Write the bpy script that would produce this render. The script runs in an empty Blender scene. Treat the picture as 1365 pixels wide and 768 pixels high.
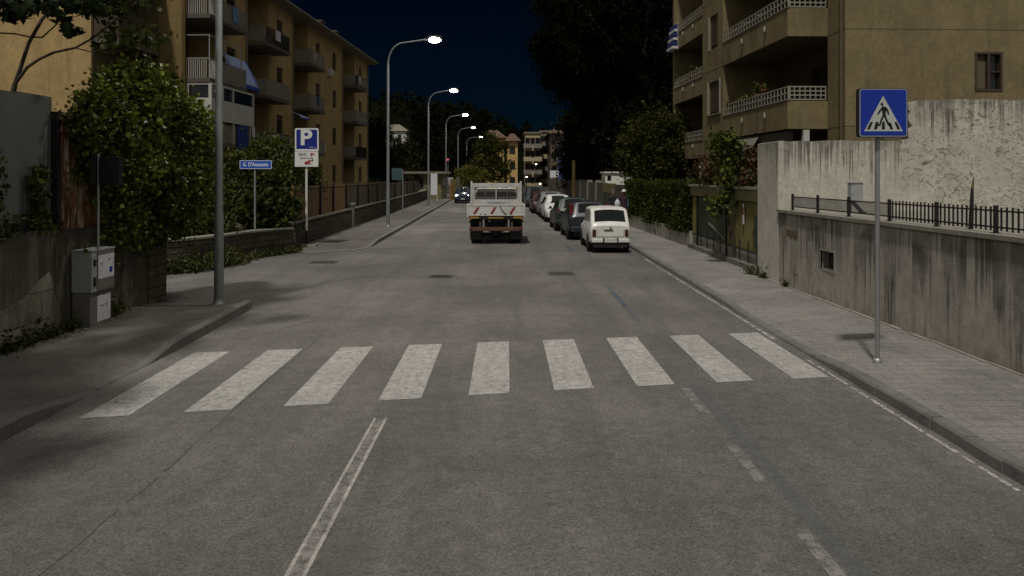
import bpy, math, random
import numpy as np
from mathutils import Vector, Matrix, noise
R = math.radians
SC = bpy.context.scene
COL = SC.collection
rnd = random.Random(7)

# ------------------------------------------------------------------ measuring
EYE = 2.5            # camera height
F = 1000.0           # focal length in pixels of a 1365 wide frame
def at(px, py, Y):   # point seen at a pixel, at distance Y
    return Vector(((px - 682.5) * Y / F, Y, EYE - (py - 235.0) * Y / F))
def bend(y):         # the street bears a little to the left further on
    return -0.026 * max(0.0, y - 25.0) if y < 150 else -0.026 * 125 - 0.0 * (y - 150)

# ------------------------------------------------------------------ mesh builder
class MB:
    def __init__(self):
        self.v, self.f, self.m, self.s = [], [], [], []
    def add(self, vs, fs, mi=0, smooth=False):
        b = len(self.v)
        self.v += [tuple(p) for p in vs]
        for f in fs:
            self.f.append(tuple(i + b for i in f)); self.m.append(mi); self.s.append(smooth)
        return self
    def box(self, x0, x1, y0, y1, z0, z1, mi=0, tf=None):
        vs = [(x, y, z) for z in (z0, z1) for y in (y0, y1) for x in (x0, x1)]
        if tf: vs = [tf(*p) for p in vs]
        return self.add(vs, [(0, 2, 3, 1), (4, 5, 7, 6), (0, 1, 5, 4), (2, 6, 7, 3), (0, 4, 6, 2), (1, 3, 7, 5)], mi)
    def bar(self, a, b, w, h=None, mi=0, up=(0, 0, 1)):
        a, b = Vector(a), Vector(b); h = h or w
        d = (b - a).normalized(); u = Vector(up)
        if abs(d.dot(u)) > 0.95: u = Vector((0, 1, 0))
        s = d.cross(u).normalized(); u = s.cross(d).normalized()
        vs = [p + s * i * w / 2 + u * j * h / 2 for p in (a, b) for j in (-1, 1) for i in (-1, 1)]
        return self.add(vs, [(0, 1, 3, 2), (4, 6, 7, 5), (0, 4, 5, 1), (2, 3, 7, 6), (0, 2, 6, 4), (1, 5, 7, 3)], mi)
    def tube(self, pts, r, n=10, mi=0, caps=True):
        pts = [Vector(p) for p in pts]
        rs = r if isinstance(r, (list, tuple)) else [r] * len(pts)
        vs, fs = [], []
        prev = None
        for i, p in enumerate(pts):
            d = (pts[min(i + 1, len(pts) - 1)] - pts[max(i - 1, 0)]).normalized()
            if prev is None:
                u = Vector((0, 0, 1)) if abs(d.z) < 0.9 else Vector((1, 0, 0))
                s = d.cross(u).normalized()
            else:
                s = (prev - d * prev.dot(d)).normalized()
            prev = s; t = d.cross(s)
            for k in range(n):
                a = 2 * math.pi * k / n
                vs.append(p + (s * math.cos(a) + t * math.sin(a)) * rs[i])
        for i in range(len(pts) - 1):
            for k in range(n):
                fs.append((i * n + k, i * n + (k + 1) % n, (i + 1) * n + (k + 1) % n, (i + 1) * n + k))
        self.add(vs, fs, mi, True)
        if caps:
            self.add(vs[:n][::-1], [tuple(range(n))], mi)
            self.add(vs[-n:], [tuple(range(n))], mi)
        return self
    def lathe(self, prof, n=16, mi=0, c=(0, 0, 0), axis='z', smooth=True):
        vs, fs = [], []
        for r, h in prof:
            for k in range(n):
                a = 2 * math.pi * k / n
                x, y = r * math.cos(a), r * math.sin(a)
                p = (x, y, h) if axis == 'z' else ((h, x, y) if axis == 'x' else (x, h, y))
                vs.append((p[0] + c[0], p[1] + c[1], p[2] + c[2]))
        for i in range(len(prof) - 1):
            for k in range(n):
                fs.append((i * n + k, i * n + (k + 1) % n, (i + 1) * n + (k + 1) % n, (i + 1) * n + k))
        self.add(vs, fs, mi, smooth)
        return self
    def prism(self, poly, z0, z1, mi=0, tf=None):   # poly in xy
        n = len(poly)
        vs = [(x, y, z0) for x, y in poly] + [(x, y, z1) for x, y in poly]
        if tf: vs = [tf(*p) for p in vs]
        return self.add(vs, [tuple(range(n))[::-1], tuple(range(n, 2 * n))] + [(i, (i + 1) % n, n + (i + 1) % n, n + i) for i in range(n)], mi)
    def quad(self, a, b, c, d, mi=0, smooth=False):
        return self.add([a, b, c, d], [(0, 1, 2, 3)], mi, smooth)
    def mesh(self, name, mats, off=(0, 0, 0)):
        me = bpy.data.meshes.new(name)
        ox, oy, oz = off
        me.from_pydata([(x - ox, y - oy, z - oz) for x, y, z in self.v], [], self.f)
        for m in (mats if isinstance(mats, (list, tuple)) else [mats]): me.materials.append(m)
        me.polygons.foreach_set('material_index', self.m)
        me.polygons.foreach_set('use_smooth', self.s)
        me.update()
        return me

OFF = {}
def tag(o, label, cat, group=None, kind=None):
    if label: o['label'] = label
    if cat: o['category'] = cat
    if group: o['group'] = group
    if kind: o['kind'] = kind
    return o
def thing(name, label, cat, loc=(0, 0, 0), rz=0.0, group=None):
    o = bpy.data.objects.new(name, None); COL.objects.link(o)
    o.empty_display_size = 0.2
    o.location = loc; o.rotation_euler = (0, 0, rz)
    OFF[o.name] = tuple(loc)
    return tag(o, label, cat, group)
def root_of(o):
    while o.parent is not None: o = o.parent
    return o
def part(name, mb, mats, parent, world=True, label=None, bevel=0, kind=None):
    off = OFF[root_of(parent).name] if world else (0, 0, 0)
    me = mb if isinstance(mb, bpy.types.Mesh) else mb.mesh(name, mats, off)
    o = bpy.data.objects.new(name, me); COL.objects.link(o); o.parent = parent
    if label: o['label'] = label
    if kind: o['kind'] = kind
    if bevel:
        b = o.modifiers.new('bevel', 'BEVEL'); b.width = bevel; b.segments = 2; b.limit_method = 'ANGLE'
    return o
def solo(name, mb, mats, label, cat, group=None, kind=None, bevel=0, loc=None):
    xs = np.array(mb.v)
    if loc is None: loc = (float(xs[:, 0].mean()), float(xs[:, 1].mean()), float(xs[:, 2].min()))
    o = bpy.data.objects.new(name, mb.mesh(name, mats, loc)); COL.objects.link(o); o.location = loc
    OFF[o.name] = tuple(loc)
    if bevel:
        b = o.modifiers.new('bevel', 'BEVEL'); b.width = bevel; b.segments = 2; b.limit_method = 'ANGLE'
    return tag(o, label, cat, group, kind)
def struct(name, mb, mats):
    o = bpy.data.objects.new(name, mb.mesh(name, mats)); COL.objects.link(o)
    OFF[o.name] = (0, 0, 0)
    o['kind'] = 'structure'
    return o
def kids(o): return [c for c in COL.objects if c.parent == o]
def copy_tree(o, parent=None):
    c = o.copy(); COL.objects.link(c); c.parent = parent
    for ch in kids(o): copy_tree(ch, c)
    OFF[c.name] = OFF.get(o.name, (0, 0, 0))
    return c
def text(s, size, mat, parent, loc, rot, name='lettering', sx=1.0, extrude=0.002, shear=0, bold=0.0):
    cu = bpy.data.curves.new(name, 'FONT'); cu.body = s; cu.size = size; cu.extrude = extrude
    cu.align_x = 'CENTER'; cu.align_y = 'CENTER'; cu.offset = bold; cu.shear = shear
    cu.materials.append(mat)
    o = bpy.data.objects.new(name, cu); COL.objects.link(o); o.parent = parent
    dg = bpy.context.evaluated_depsgraph_get(); dg.update()
    me = bpy.data.meshes.new_from_object(o.evaluated_get(dg)); bpy.data.objects.remove(o)
    me.materials.clear(); me.materials.append(mat)
    o = bpy.data.objects.new(name, me); COL.objects.link(o); o.parent = parent
    o.location = loc; o.rotation_euler = rot; o.scale = (sx, 1, 1)
    return o

# ------------------------------------------------------------------ materials
class NT:
    def __init__(self, name):
        self.mat = bpy.data.materials.new(name); self.mat.use_nodes = True
        self.nt = self.mat.node_tree; self.nt.nodes.clear()
        self.out = self.n('ShaderNodeOutputMaterial')
    def n(self, t, **kw):
        nd = self.nt.nodes.new(t)
        for k, v in kw.items():
            if k.startswith('i_'):
                key = k[2:].replace('_', ' ')
                nd.inputs[key].default_value = v
            else: setattr(nd, k, v)
        return nd
    def l(self, a, b): self.nt.links.new(a, b)
    def pos(self, scale=(1, 1, 1), coord='Object'):
        tc = self.n('ShaderNodeTexCoord')
        mp = self.n('ShaderNodeMapping'); mp.inputs['Scale'].default_value = scale
        if coord == 'World':
            g = self.n('ShaderNodeNewGeometry'); self.l(g.outputs['Position'], mp.inputs['Vector'])
        else: self.l(tc.outputs[coord], mp.inputs['Vector'])
        return mp.outputs['Vector']
    def noise(self, vec, scale, detail=4, rough=0.55, dist=0.0):
        nd = self.n('ShaderNodeTexNoise'); nd.inputs['Scale'].default_value = scale
        nd.inputs['Detail'].default_value = detail; nd.inputs['Roughness'].default_value = rough
        nd.inputs['Distortion'].default_value = dist
        self.l(vec, nd.inputs['Vector']); return nd.outputs['Fac']
    def ramp(self, fac, p0, p1, c0=(0, 0, 0, 1), c1=(1, 1, 1, 1)):
        r = self.n('ShaderNodeValToRGB'); e = r.color_ramp.elements
        e[0].position, e[1].position = p0, p1; e[0].color, e[1].color = c0, c1
        self.l(fac, r.inputs['Fac']); return r.outputs['Color']
    def mix(self, fac, a, b, mode='MIX'):
        m = self.n('ShaderNodeMix', data_type='RGBA', blend_type=mode)
        if isinstance(fac, (int, float)): m.inputs[0].default_value = fac
        else: self.l(fac, m.inputs[0])
        for s, x in ((6, a), (7, b)):
            if isinstance(x, (tuple, list)): m.inputs[s].default_value = (*x[:3], 1)
            else: self.l(x, m.inputs[s])
        return m.outputs[2]
    def math(self, op, a, b=0.0, clamp=False):
        m = self.n('ShaderNodeMath', operation=op); m.use_clamp = clamp
        for s, x in ((0, a), (1, b)):
            if isinstance(x, (int, float)): m.inputs[s].default_value = x
            else: self.l(x, m.inputs[s])
        return m.outputs[0]
    def bump(self, h, strength=0.3, dist=0.02):
        b = self.n('ShaderNodeBump'); b.inputs['Strength'].default_value = strength
        b.inputs['Distance'].default_value = dist; self.l(h, b.inputs['Height']); return b.outputs['Normal']
    def princ(self, col, rough=0.7, metal=0.0, normal=None, spec=0.5, **kw):
        p = self.n('ShaderNodeBsdfPrincipled')
        if isinstance(col, (tuple, list)): p.inputs['Base Color'].default_value = (*col[:3], 1)
        else: self.l(col, p.inputs['Base Color'])
        if isinstance(rough, (int, float)): p.inputs['Roughness'].default_value = rough
        else: self.l(rough, p.inputs['Roughness'])
        p.inputs['Metallic'].default_value = metal
        p.inputs['Specular IOR Level'].default_value = spec
        if normal is not None: self.l(normal, p.inputs['Normal'])
        for k, v in kw.items(): p.inputs[k.replace('_', ' ')].default_value = v
        return p.outputs['BSDF']
    def done(self, sh): self.l(sh, self.out.inputs['Surface']); return self.mat

def c3(c, k): return tuple(min(1, x * k) for x in c[:3])
def simple(name, col, rough=0.7, var=0.25, scale=2.0, metal=0.0, bump=0.0, bscale=60.0, spec=0.5, dirt=None, dirtp=(0.55, 0.75), coord='Object', **kw):
    t = NT(name); v = t.pos(coord=coord)
    c = t.ramp(t.noise(v, scale, 5), 0.3, 0.7, (*c3(col, 1 - var), 1), (*c3(col, 1 + var), 1))
    c = t.mix(0.5, c, t.ramp(t.noise(v, scale * 14, 3), 0.3, 0.7, (*c3(col, 1 - var * .7), 1), (*c3(col, 1 + var * .7), 1)))
    if dirt: c = t.mix(t.ramp(t.noise(v, scale * 1.7, 6, .65), *dirtp), c, dirt)
    nrm = t.bump(t.noise(v, bscale, 4), bump, 0.01) if bump else None
    return t.done(t.princ(c, rough, metal, nrm, spec, **kw))

def m_asphalt():
    t = NT('asphalt'); v = t.pos(coord='World')
    big = t.noise(v, 0.35, 4, .6, .3)
    c = t.ramp(big, .33, .68, (.103, .098, .092, 1), (.176, .168, .158, 1))
    vs = t.pos((1.3, .09, 1), 'World')                       # wheel tracks along the street
    c = t.mix(t.ramp(t.noise(vs, 1.1, 4, .6, .2), .42, .66, (0, 0, 0, 1), (.6, .6, .6, 1)), c, (.094, .090, .085))
    fine = t.noise(v, 38, 5, .75)
    c = t.mix(1.0, c, t.ramp(fine, .28, .72, (.74, .74, .74, 1), (1.28, 1.275, 1.27, 1)), 'MULTIPLY')
    for sc, lo, hi in ((34, .92, 1.09), (85, .70, 1.32)):
        vo = t.n('ShaderNodeTexVoronoi'); vo.inputs['Scale'].default_value = sc; t.l(v, vo.inputs['Vector'])
        sp_ = t.n('ShaderNodeSeparateColor'); t.l(vo.outputs['Color'], sp_.inputs[0])
        c = t.mix(1.0, c, t.ramp(sp_.outputs[0], .0, 1.0, (lo, lo, lo, 1), (hi, hi * .99, hi * .97, 1)), 'MULTIPLY')
    mid = t.noise(v, 6, 6, .7)
    c = t.mix(1.0, c, t.ramp(mid, .3, .7, (.80, .80, .80, 1), (1.18, 1.17, 1.16, 1)), 'MULTIPLY')
    spots = t.noise(v, 2.2, 6, .7)
    c = t.mix(t.ramp(spots, .66, .74, (0, 0, 0, 1), (.5, .5, .5, 1)), c, (.06, .057, .054))
    c = t.mix(t.ramp(t.noise(v, .8, 6, .72, .8), .56, .66, (0, 0, 0, 1), (.55, .55, .55, 1)), c, (.090, .085, .079))
    c = t.mix(t.ramp(t.noise(v, 1.5, 7, .75, 1.0), .58, .66, (0, 0, 0, 1), (.5, .5, .5, 1)), c, (.175, .166, .154))
    vor = t.n('ShaderNodeTexVoronoi'); vor.inputs['Scale'].default_value = 90; t.l(v, vor.inputs['Vector'])
    h = t.math('ADD', t.math('MULTIPLY', fine, 1.0), t.math('MULTIPLY', vor.outputs['Distance'], .6))
    return t.done(t.princ(c, t.ramp(mid, .3, .7, (.72, .72, .72, 1), (.92, .92, .92, 1)), 0, t.bump(h, .55, .012), .35))
def m_paint(name, col, wear=(.42, .6), under=(.10, .095, .088), gone=(.30, .42), amax=1.0):
    t = NT(name); v = t.pos(coord='World')
    w = t.noise(v, 11.0, 8, .78, .6)
    w2 = t.noise(v, 45, 4, .7)
    w3 = t.noise(t.pos((9, 2.2, 1), 'World'), 1.6, 6, .75, .5)
    f = t.math('ADD', t.math('ADD', t.math('MULTIPLY', w, .55), t.math('MULTIPLY', w2, .2)), t.math('MULTIPLY', w3, .25))
    c = t.mix(t.ramp(t.noise(v, 1.3, 4), .3, .7), c3(col, .82), c3(col, 1.08))
    c = t.mix(t.ramp(f, *wear), under, c)
    sh = t.princ(c, .8, 0, t.bump(t.noise(v, 60, 4, .7), .5, .01), .3)
    tr = t.n('ShaderNodeBsdfTransparent'); ms = t.n('ShaderNodeMixShader')
    g = t.math('ADD', t.math('MULTIPLY', t.noise(v, 9, 7, .75), .55), t.math('MULTIPLY', t.noise(v, 60, 4, .75), .45))
    t.l(t.math('MULTIPLY', t.ramp(g, *gone), amax), ms.inputs[0]); t.l(tr.outputs[0], ms.inputs[1]); t.l(sh, ms.inputs[2])
    return t.done(ms.outputs[0])
def m_pavers():
    t = NT('paving_blocks'); v = t.pos((1, 1, 1), 'World')
    mp = t.n('ShaderNodeMapping'); mp.inputs['Rotation'].default_value = (0, 0, 0); t.l(v, mp.inputs['Vector'])
    b = t.n('ShaderNodeTexBrick'); b.inputs['Scale'].default_value = 1.0
    b.inputs['Brick Width'].default_value = .42; b.inputs['Row Height'].default_value = .21
    b.inputs['Mortar Size'].default_value = .007; b.inputs['Mortar Smooth'].default_value = .4
    b.inputs['Color1'].default_value = (.205, .197, .186, 1); b.inputs['Color2'].default_value = (.235, .226, .214, 1)
    b.inputs['Mortar'].default_value = (.140, .133, .123, 1); t.l(mp.outputs[0], b.inputs['Vector'])
    c = t.mix(1.0, b.outputs['Color'], t.ramp(t.noise(v, .8, 6, .65), .3, .7, (.72, .72, .72, 1), (1.22, 1.2, 1.17, 1)), 'MULTIPLY')
    c = t.mix(1.0, c, t.ramp(t.noise(v, 30, 5, .7), .3, .7, (.72, .72, .72, 1), (1.28, 1.27, 1.25, 1)), 'MULTIPLY')
    c = t.mix(t.ramp(t.noise(v, 1.7, 6, .7), .6, .72, (0, 0, 0, 1), (.6, .6, .6, 1)), c, (.085, .08, .072))
    h = t.math('ADD', t.math('MULTIPLY', b.outputs['Fac'], -.8), t.math('MULTIPLY', t.noise(v, 50, 4), .5))
    return t.done(t.princ(c, .85, 0, t.bump(h, .6, .012), .35))
def m_pavement_left():
    t = NT('worn_pavement'); v = t.pos(coord='World')
    c = t.ramp(t.noise(v, .9, 6, .6), .3, .7, (.080, .075, .066, 1), (.150, .140, .125, 1))
    c = t.mix(1.0, c, t.ramp(t.noise(v, 28, 5, .75), .3, .7, (.65, .65, .65, 1), (1.35, 1.34, 1.32, 1)), 'MULTIPLY')
    c = t.mix(t.ramp(t.noise(v, 2.0, 7, .7, .6), .58, .70, (0, 0, 0, 1), (.75, .75, .75, 1)), c, (.062, .057, .048))
    return t.done(t.princ(c, .9, 0, t.bump(t.noise(v, 35, 5, .7), .5, .015), .3))
def m_wall(name, base, dark, light, ztop, sv=1.0, streak=(.5, .68), topband=1.0, mottle=None, scale=2.2, mask=.8, damp=None, mmin=.12):
    """rendered wall with rain streaks running down from its top edge (ztop) and mould blotches"""
    t = NT(name); v = t.pos(coord='World')
    c = t.ramp(t.noise(v, 1.2, 6, .62), .3, .7, (*c3(base, .82), 1), (*c3(base, 1.15), 1))
    c = t.mix(1.0, c, t.ramp(t.noise(v, 35, 4, .7), .3, .7, (.82, .82, .82, 1), (1.18, 1.18, 1.18, 1)), 'MULTIPLY')
    sep = t.n('ShaderNodeSeparateXYZ'); t.l(v, sep.inputs[0])
    dz = t.math('SUBTRACT', ztop, sep.outputs['Z'])
    st = t.noise(t.pos((scale, scale, .16), 'World'), 2.0, 5, .6)
    st2 = t.noise(t.pos((scale * 4, scale * 4, .3), 'World'), 1.6, 4, .6)
    s = t.math('ADD', t.math('MULTIPLY', st, .65), t.math('MULTIPLY', st2, .35))
    s = t.math('ADD', s, t.math('MULTIPLY', t.math('MAXIMUM', t.math('SUBTRACT', .55, dz), -.6), .16 * topband))
    f = t.ramp(s, streak[0], streak[1], (0, 0, 0, 1), (.85, .85, .85, 1))
    f = t.mix(1.0, f, t.ramp(t.noise(v, mask, 3, .6, .4), .40, .58, (*(mmin,) * 3, 1), (1, 1, 1, 1)), 'MULTIPLY')
    c = t.mix(f, c, dark)
    l = t.noise(t.pos((scale * 1.6, scale * 1.6, .1), 'World'), 3.1, 4, .6)
    c = t.mix(t.ramp(l, .60, .70, (0, 0, 0, 1), (.6, .6, .6, 1)), c, light)
    if mottle:
        mo = t.noise(t.pos((1, 1, 1.6), 'World'), 4.2, 8, .74, 2.6)
        mk = t.ramp(t.noise(v, .55, 3), .40, .52)
        c = t.mix(t.mix(1.0, t.ramp(mo, mottle[0], mottle[1], (0, 0, 0, 1), (.85, .85, .85, 1)), mk, 'MULTIPLY'), c, mottle[2])
    c = t.mix(1.0, c, t.ramp(t.noise(v, 7, 6, .72), .32, .68, (.84, .84, .83, 1), (1.14, 1.14, 1.13, 1)), 'MULTIPLY')
    if damp:
        dn = t.math('SUBTRACT', t.math('ADD', damp[0], t.math('MULTIPLY', t.noise(v, 1.6, 5, .65), damp[1])), sep.outputs['Z'])
        c = t.mix(t.math('MULTIPLY', t.ramp(dn, .0, .35), .75), c, damp[2])
    h = t.math('ADD', t.noise(v, 40, 5, .7), t.math('MULTIPLY', t.noise(v, 5, 4), 1.0))
    return t.done(t.princ(c, .9, 0, t.bump(h, .35, .015), .25))
def m_stone(name, c1, c2, mort, bw=.45, rh=.2, coord='World', axis='yz'):
    t = NT(name); v0 = t.pos(coord='World')
    sep = t.n('ShaderNodeSeparateXYZ'); t.l(v0, sep.inputs[0])
    cmb = t.n('ShaderNodeCombineXYZ')
    xy = t.math('ADD', sep.outputs['Y'], t.math('MULTIPLY', sep.outputs['X'], .8))
    wob = t.math('MULTIPLY', t.noise(v0, 2.5, 3), .18)
    t.l(t.math('ADD', xy, wob), cmb.inputs['X']); t.l(t.math('ADD', sep.outputs['Z'], t.math('MULTIPLY', wob, .5)), cmb.inputs['Y'])
    b = t.n('ShaderNodeTexBrick'); b.inputs['Scale'].default_value = 1.0
    b.inputs['Brick Width'].default_value = bw; b.inputs['Row Height'].default_value = rh
    b.inputs['Mortar Size'].default_value = .012; b.inputs['Mortar Smooth'].default_value = .5; b.offset = .43; b.squash = 1.4; b.squash_frequency = 3
    b.inputs['Color1'].default_value = (*c1, 1); b.inputs['Color2'].default_value = (*c2, 1); b.inputs['Mortar'].default_value = (*mort, 1)
    t.l(cmb.outputs[0], b.inputs['Vector'])
    c = t.mix(1.0, b.outputs['Color'], t.ramp(t.noise(v0, 3, 6, .7), .3, .7, (.55, .55, .5, 1), (1.4, 1.38, 1.3, 1)), 'MULTIPLY')
    c = t.mix(t.ramp(t.noise(v0, 1.1, 6, .7), .52, .68, (0, 0, 0, 1), (.7, .7, .7, 1)), c, (.035, .035, .024))
    h = t.math('ADD', t.math('MULTIPLY', b.outputs['Fac'], -1.0), t.math('MULTIPLY', t.noise(v0, 16, 5, .7), .9))
    return t.done(t.princ(c, .92, 0, t.bump(h, .8, .03), .2))
def m_leaf(name, dark, light, rough=.42, trans=.25, dry=None, spec=.18):
    t = NT(name); g = t.n('ShaderNodeNewGeometry')
    c = t.mix(t.ramp(g.outputs['Random Per Island'], .0, 1.0), dark, light)
    v = t.pos(coord='World')
    c = t.mix(1.0, c, t.ramp(t.noise(v, 1.1, 3), .3, .7, (.6, .62, .6, 1), (1.35, 1.3, 1.2, 1)), 'MULTIPLY')
    if dry:
        f = t.math('GREATER_THAN', g.outputs['Random Per Island'], dry[0]); c = t.mix(f, c, dry[1])
    p = t.princ(c, rough, 0, None, spec)
    tr = t.n('ShaderNodeBsdfTranslucent'); t.l(c, tr.inputs['Color'])
    ms = t.n('ShaderNodeMixShader'); ms.inputs[0].default_value = trans
    t.l(p, ms.inputs[1]); t.l(tr.outputs[0], ms.inputs[2])
    return t.done(ms.outputs[0])
def m_emit(name, col, strength):
    t = NT(name); e = t.n('ShaderNodeEmission'); e.inputs['Color'].default_value = (*col, 1); e.inputs['Strength'].default_value = strength
    return t.done(e.outputs[0])
def m_glass(name, col=(.012, .014, .016), rough=.06, spec=.5):
    t = NT(name); v = t.pos()
    r = t.ramp(t.noise(v, 3, 4), .3, .7, (rough * .6,) * 3 + (1,), (rough * 2.2,) * 3 + (1,))
    return t.done(t.princ(col, r, 0, None, spec))
def m_clearglass(name, tint=(.55, .58, .55)):
    t = NT(name)
    gl = t.n('ShaderNodeBsdfGlossy'); gl.inputs['Roughness'].default_value = .05
    tr = t.n('ShaderNodeBsdfTransparent'); tr.inputs['Color'].default_value = (*tint, 1)
    ms = t.n('ShaderNodeMixShader'); fr = t.n('ShaderNodeFresnel'); fr.inputs['IOR'].default_value = 1.5
    t.l(t.math('ADD', fr.outputs[0], .03), ms.inputs[0]); t.l(tr.outputs[0], ms.inputs[1]); t.l(gl.outputs[0], ms.inputs[2])
    return t.done(ms.outputs[0])
def m_rust(name):
    t = NT(name); v = t.pos((1, 1, .35), 'World')
    c = t.ramp(t.noise(v, 6.5, 8, .78, .8), .40, .60, (.06, .024, .010, 1), (.22, .085, .035, 1))
    c = t.mix(t.ramp(t.noise(t.pos((3, 3, .3), 'World'), 5.0, 6, .7), .50, .60), c, (.34, .29, .22))
    return t.done(t.princ(c, .85, .0, t.bump(t.noise(v, 30, 5), .5, .01), .3))
def m_car(name, col, rough=.28, dirt=.25):
    t = NT(name); v = t.pos()
    c = t.mix(t.ramp(t.noise(v, 2.2, 5, .7), .45, .8, (0, 0, 0, 1), (dirt,) * 3 + (1,)), col, (.11, .10, .085))
    return t.done(t.princ(c, rough, 0.0, None, .5, Coat_Weight=.25, Coat_Roughness=.2))

M = {}
M['asphalt'] = m_asphalt()
M['white_paint'] = m_paint('worn_white_paint', (.47, .455, .42), (.40, .58), (.24, .233, .22), (.355, .465))
M['line_paint'] = m_paint('faded_line_paint', (.44, .42, .385), (.38, .54), (.17, .16, .148), (.36, .44))
M['faint_paint'] = m_paint('faint_line_paint', (.29, .276, .25), (.40, .58), (.15, .142, .13), (.40, .52))
M['edge_paint'] = m_paint('edge_line_paint', (.46, .44, .40), (.42, .50), (.18, .17, .15), (.44, .50))
M['blue_paint'] = m_paint('faded_blue_paint', (.055, .135, .23), (.40, .52), (.08, .12, .16), (.47, .60))
M['blue_ghost'] = m_paint('ghost_blue_paint', (.150, .178, .205), (.40, .55), (.150, .172, .192), (.40, .60), .5)
M['pavers'] = m_pavers()
M['kerb'] = simple('kerb_stone', (.15, .145, .135), .85, .3, 3, bump=.4, bscale=40, coord='World', dirt=(.06, .056, .05))
M['kerb_light'] = simple('kerb_top', (.26, .245, .215), .85, .25, 3, bump=.3, bscale=40, coord='World')
M['pavement'] = m_pavement_left()
M['earth'] = simple('earth', (.055, .048, .034), .95, .35, 2, bump=.6, bscale=15, coord='World')
M['grass'] = simple('grassy_ground', (.030, .036, .014), .95, .45, 2, bump=.6, bscale=30, coord='World')
M['forest'] = simple('forest_ground', (.005, .006, .003), 1.0, .5, .3, bump=.8, bscale=2, coord='World', spec=0.0)
M['kerb_shaded'] = simple('kerb_shaded', (.135, .128, .115), .88, .3, 3, bump=.4, bscale=40, coord='World', dirt=(.05, .046, .04))  # left kerb stone, darkened to carry the shade of its street face
M['low_wall_r'] = m_wall('streaked_concrete', (.36, .338, .295), (.062, .057, .046), (.42, .395, .35), 1.74, streak=(.445, .53), topband=.85, scale=2.6, mask=.9, mmin=.45, damp=(-.30, 1.2, (.17, .145, .10)))
M['tall_wall'] = m_wall('pale_render', (.50, .475, .41), (.065, .059, .046), (.56, .53, .465), 3.3, streak=(.50, .585), topband=1.05, scale=6.0, mask=1.6, mmin=.5, mottle=(.59, .66, (.16, .145, .12)))
M['tall_wall2'] = m_wall('mottled_render', (.49, .465, .40), (.08, .074, .06), (.56, .53, .465), 4.22, streak=(.50, .585), topband=1.25, mottle=(.53, .575, (.13, .118, .095)), scale=6.0, mask=1.6, mmin=.5)
M['coping'] = simple('coping', (.26, .245, .205), .88, .3, 3, bump=.4, coord='World', dirt=(.10, .092, .075))
M['left_wall'] = m_wall('mossy_concrete', (.105, .094, .070), (.034, .031, .022), (.13, .118, .09), 1.7, streak=(.44, .56), topband=1.0)
M['left_base'] = m_stone('exposed_stone', (.215, .20, .165), (.185, .172, .142), (.135, .125, .105), .7, .42)
M['pier_stone'] = m_stone('pier_stone', (.13, .115, .08), (.09, .08, .055), (.04, .036, .028), .5, .2)
M['low_stone'] = m_stone('low_wall_stone', (.085, .078, .055), (.055, .050, .036), (.025, .023, .017), .5, .17)
M['coping_l'] = simple('pale_coping', (.22, .21, .17), .9, .3, 2, bump=.4, coord='World', dirt=(.08, .075, .055))
M['sheet'] = simple('sheet_metal', (.115, .122, .112), .55, .25, 1.5, .3, bump=.1, coord='World', dirt=(.075, .062, .045), dirtp=(.55, .7))
M['rust'] = m_rust('rusty_sheet')
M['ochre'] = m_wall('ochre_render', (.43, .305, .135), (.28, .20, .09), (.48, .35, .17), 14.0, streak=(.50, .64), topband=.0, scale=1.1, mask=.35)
M['ochre_shaded'] = simple('shaded_render', (.12, .09, .045), .9, .15, .6, bump=.12, coord='World')  # ochre render darkened: the shade of the recesses is in the colour
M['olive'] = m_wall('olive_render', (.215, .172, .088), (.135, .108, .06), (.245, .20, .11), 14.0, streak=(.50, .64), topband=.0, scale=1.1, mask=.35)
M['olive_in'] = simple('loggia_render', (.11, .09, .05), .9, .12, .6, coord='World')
M['joint'] = simple('joint', (.09, .07, .04), .9, .2, 3)
M['slab'] = simple('balcony_slab', (.10, .088, .066), .9, .22, 1.2, coord='World')
M['parapet'] = simple('parapet_panel', (.20, .185, .145), .85, .2, 1.2, coord='World', dirt=(.09, .08, .06))
M['wired'] = m_clearglass('frosted_panel', (.5, .52, .45))
M['shutter'] = simple('brown_shutter', (.060, .040, .022), .7, .3, 3)
M['dark_room'] = simple('dark_interior', (.022, .019, .014), .8, .2, 2)
M['roof'] = simple('roof_tiles', (.12, .075, .048), .9, .3, 2, bump=.6, bscale=12, coord='World')
M['roof_grey'] = simple('eaves', (.20, .175, .13), .9, .25, 2, coord='World')
M['white_wall'] = simple('white_panel', (.52, .51, .46), .8, .12, 1.5, coord='World', dirt=(.36, .345, .30))
M['white_metal'] = simple('white_painted_metal', (.56, .55, .49), .5, .12, 4, dirt=(.30, .275, .225), dirtp=(.58, .78))
M['cream_lattice'] = simple('cream_lattice', (.27, .25, .20), .8, .15, 3)
M['galv'] = simple('galvanised_steel', (.30, .31, .305), .45, .22, 5, .5, coord='World')
M['galv_light'] = simple('pale_pole', (.62, .61, .57), .5, .1, 3)
M['lamp_pole'] = simple('lamp_pole', (.20, .21, .215), .5, .25, 3, .3)
M['dark_metal'] = simple('dark_metal', (.022, .022, .022), .5, .25, 5, .4)
M['black'] = simple('black_plastic', (.012, .012, .012), .55, .25, 6)
M['rail'] = simple('iron_railing', (.020, .019, .018), .55, .35, 6, .3)
M['mesh_wire'] = simple('grey_wire', (.10, .105, .11), .5, .2, 6, .3)
M['tyre'] = simple('tyre', (.012, .012, .012), .85, .3, 8)
M['rim'] = simple('wheel_rim', (.30, .30, .29), .4, .2, 6, .6)
M['glass'] = m_glass('window_glass')
M['cab_glass'] = m_glass('vehicle_glass', (.010, .012, .012), .05, spec=.22)
M['clear'] = m_clearglass('clear_glass')
M['sign_blue'] = simple('sign_blue', (.005, .03, .32), .4, .10, 2)
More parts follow.
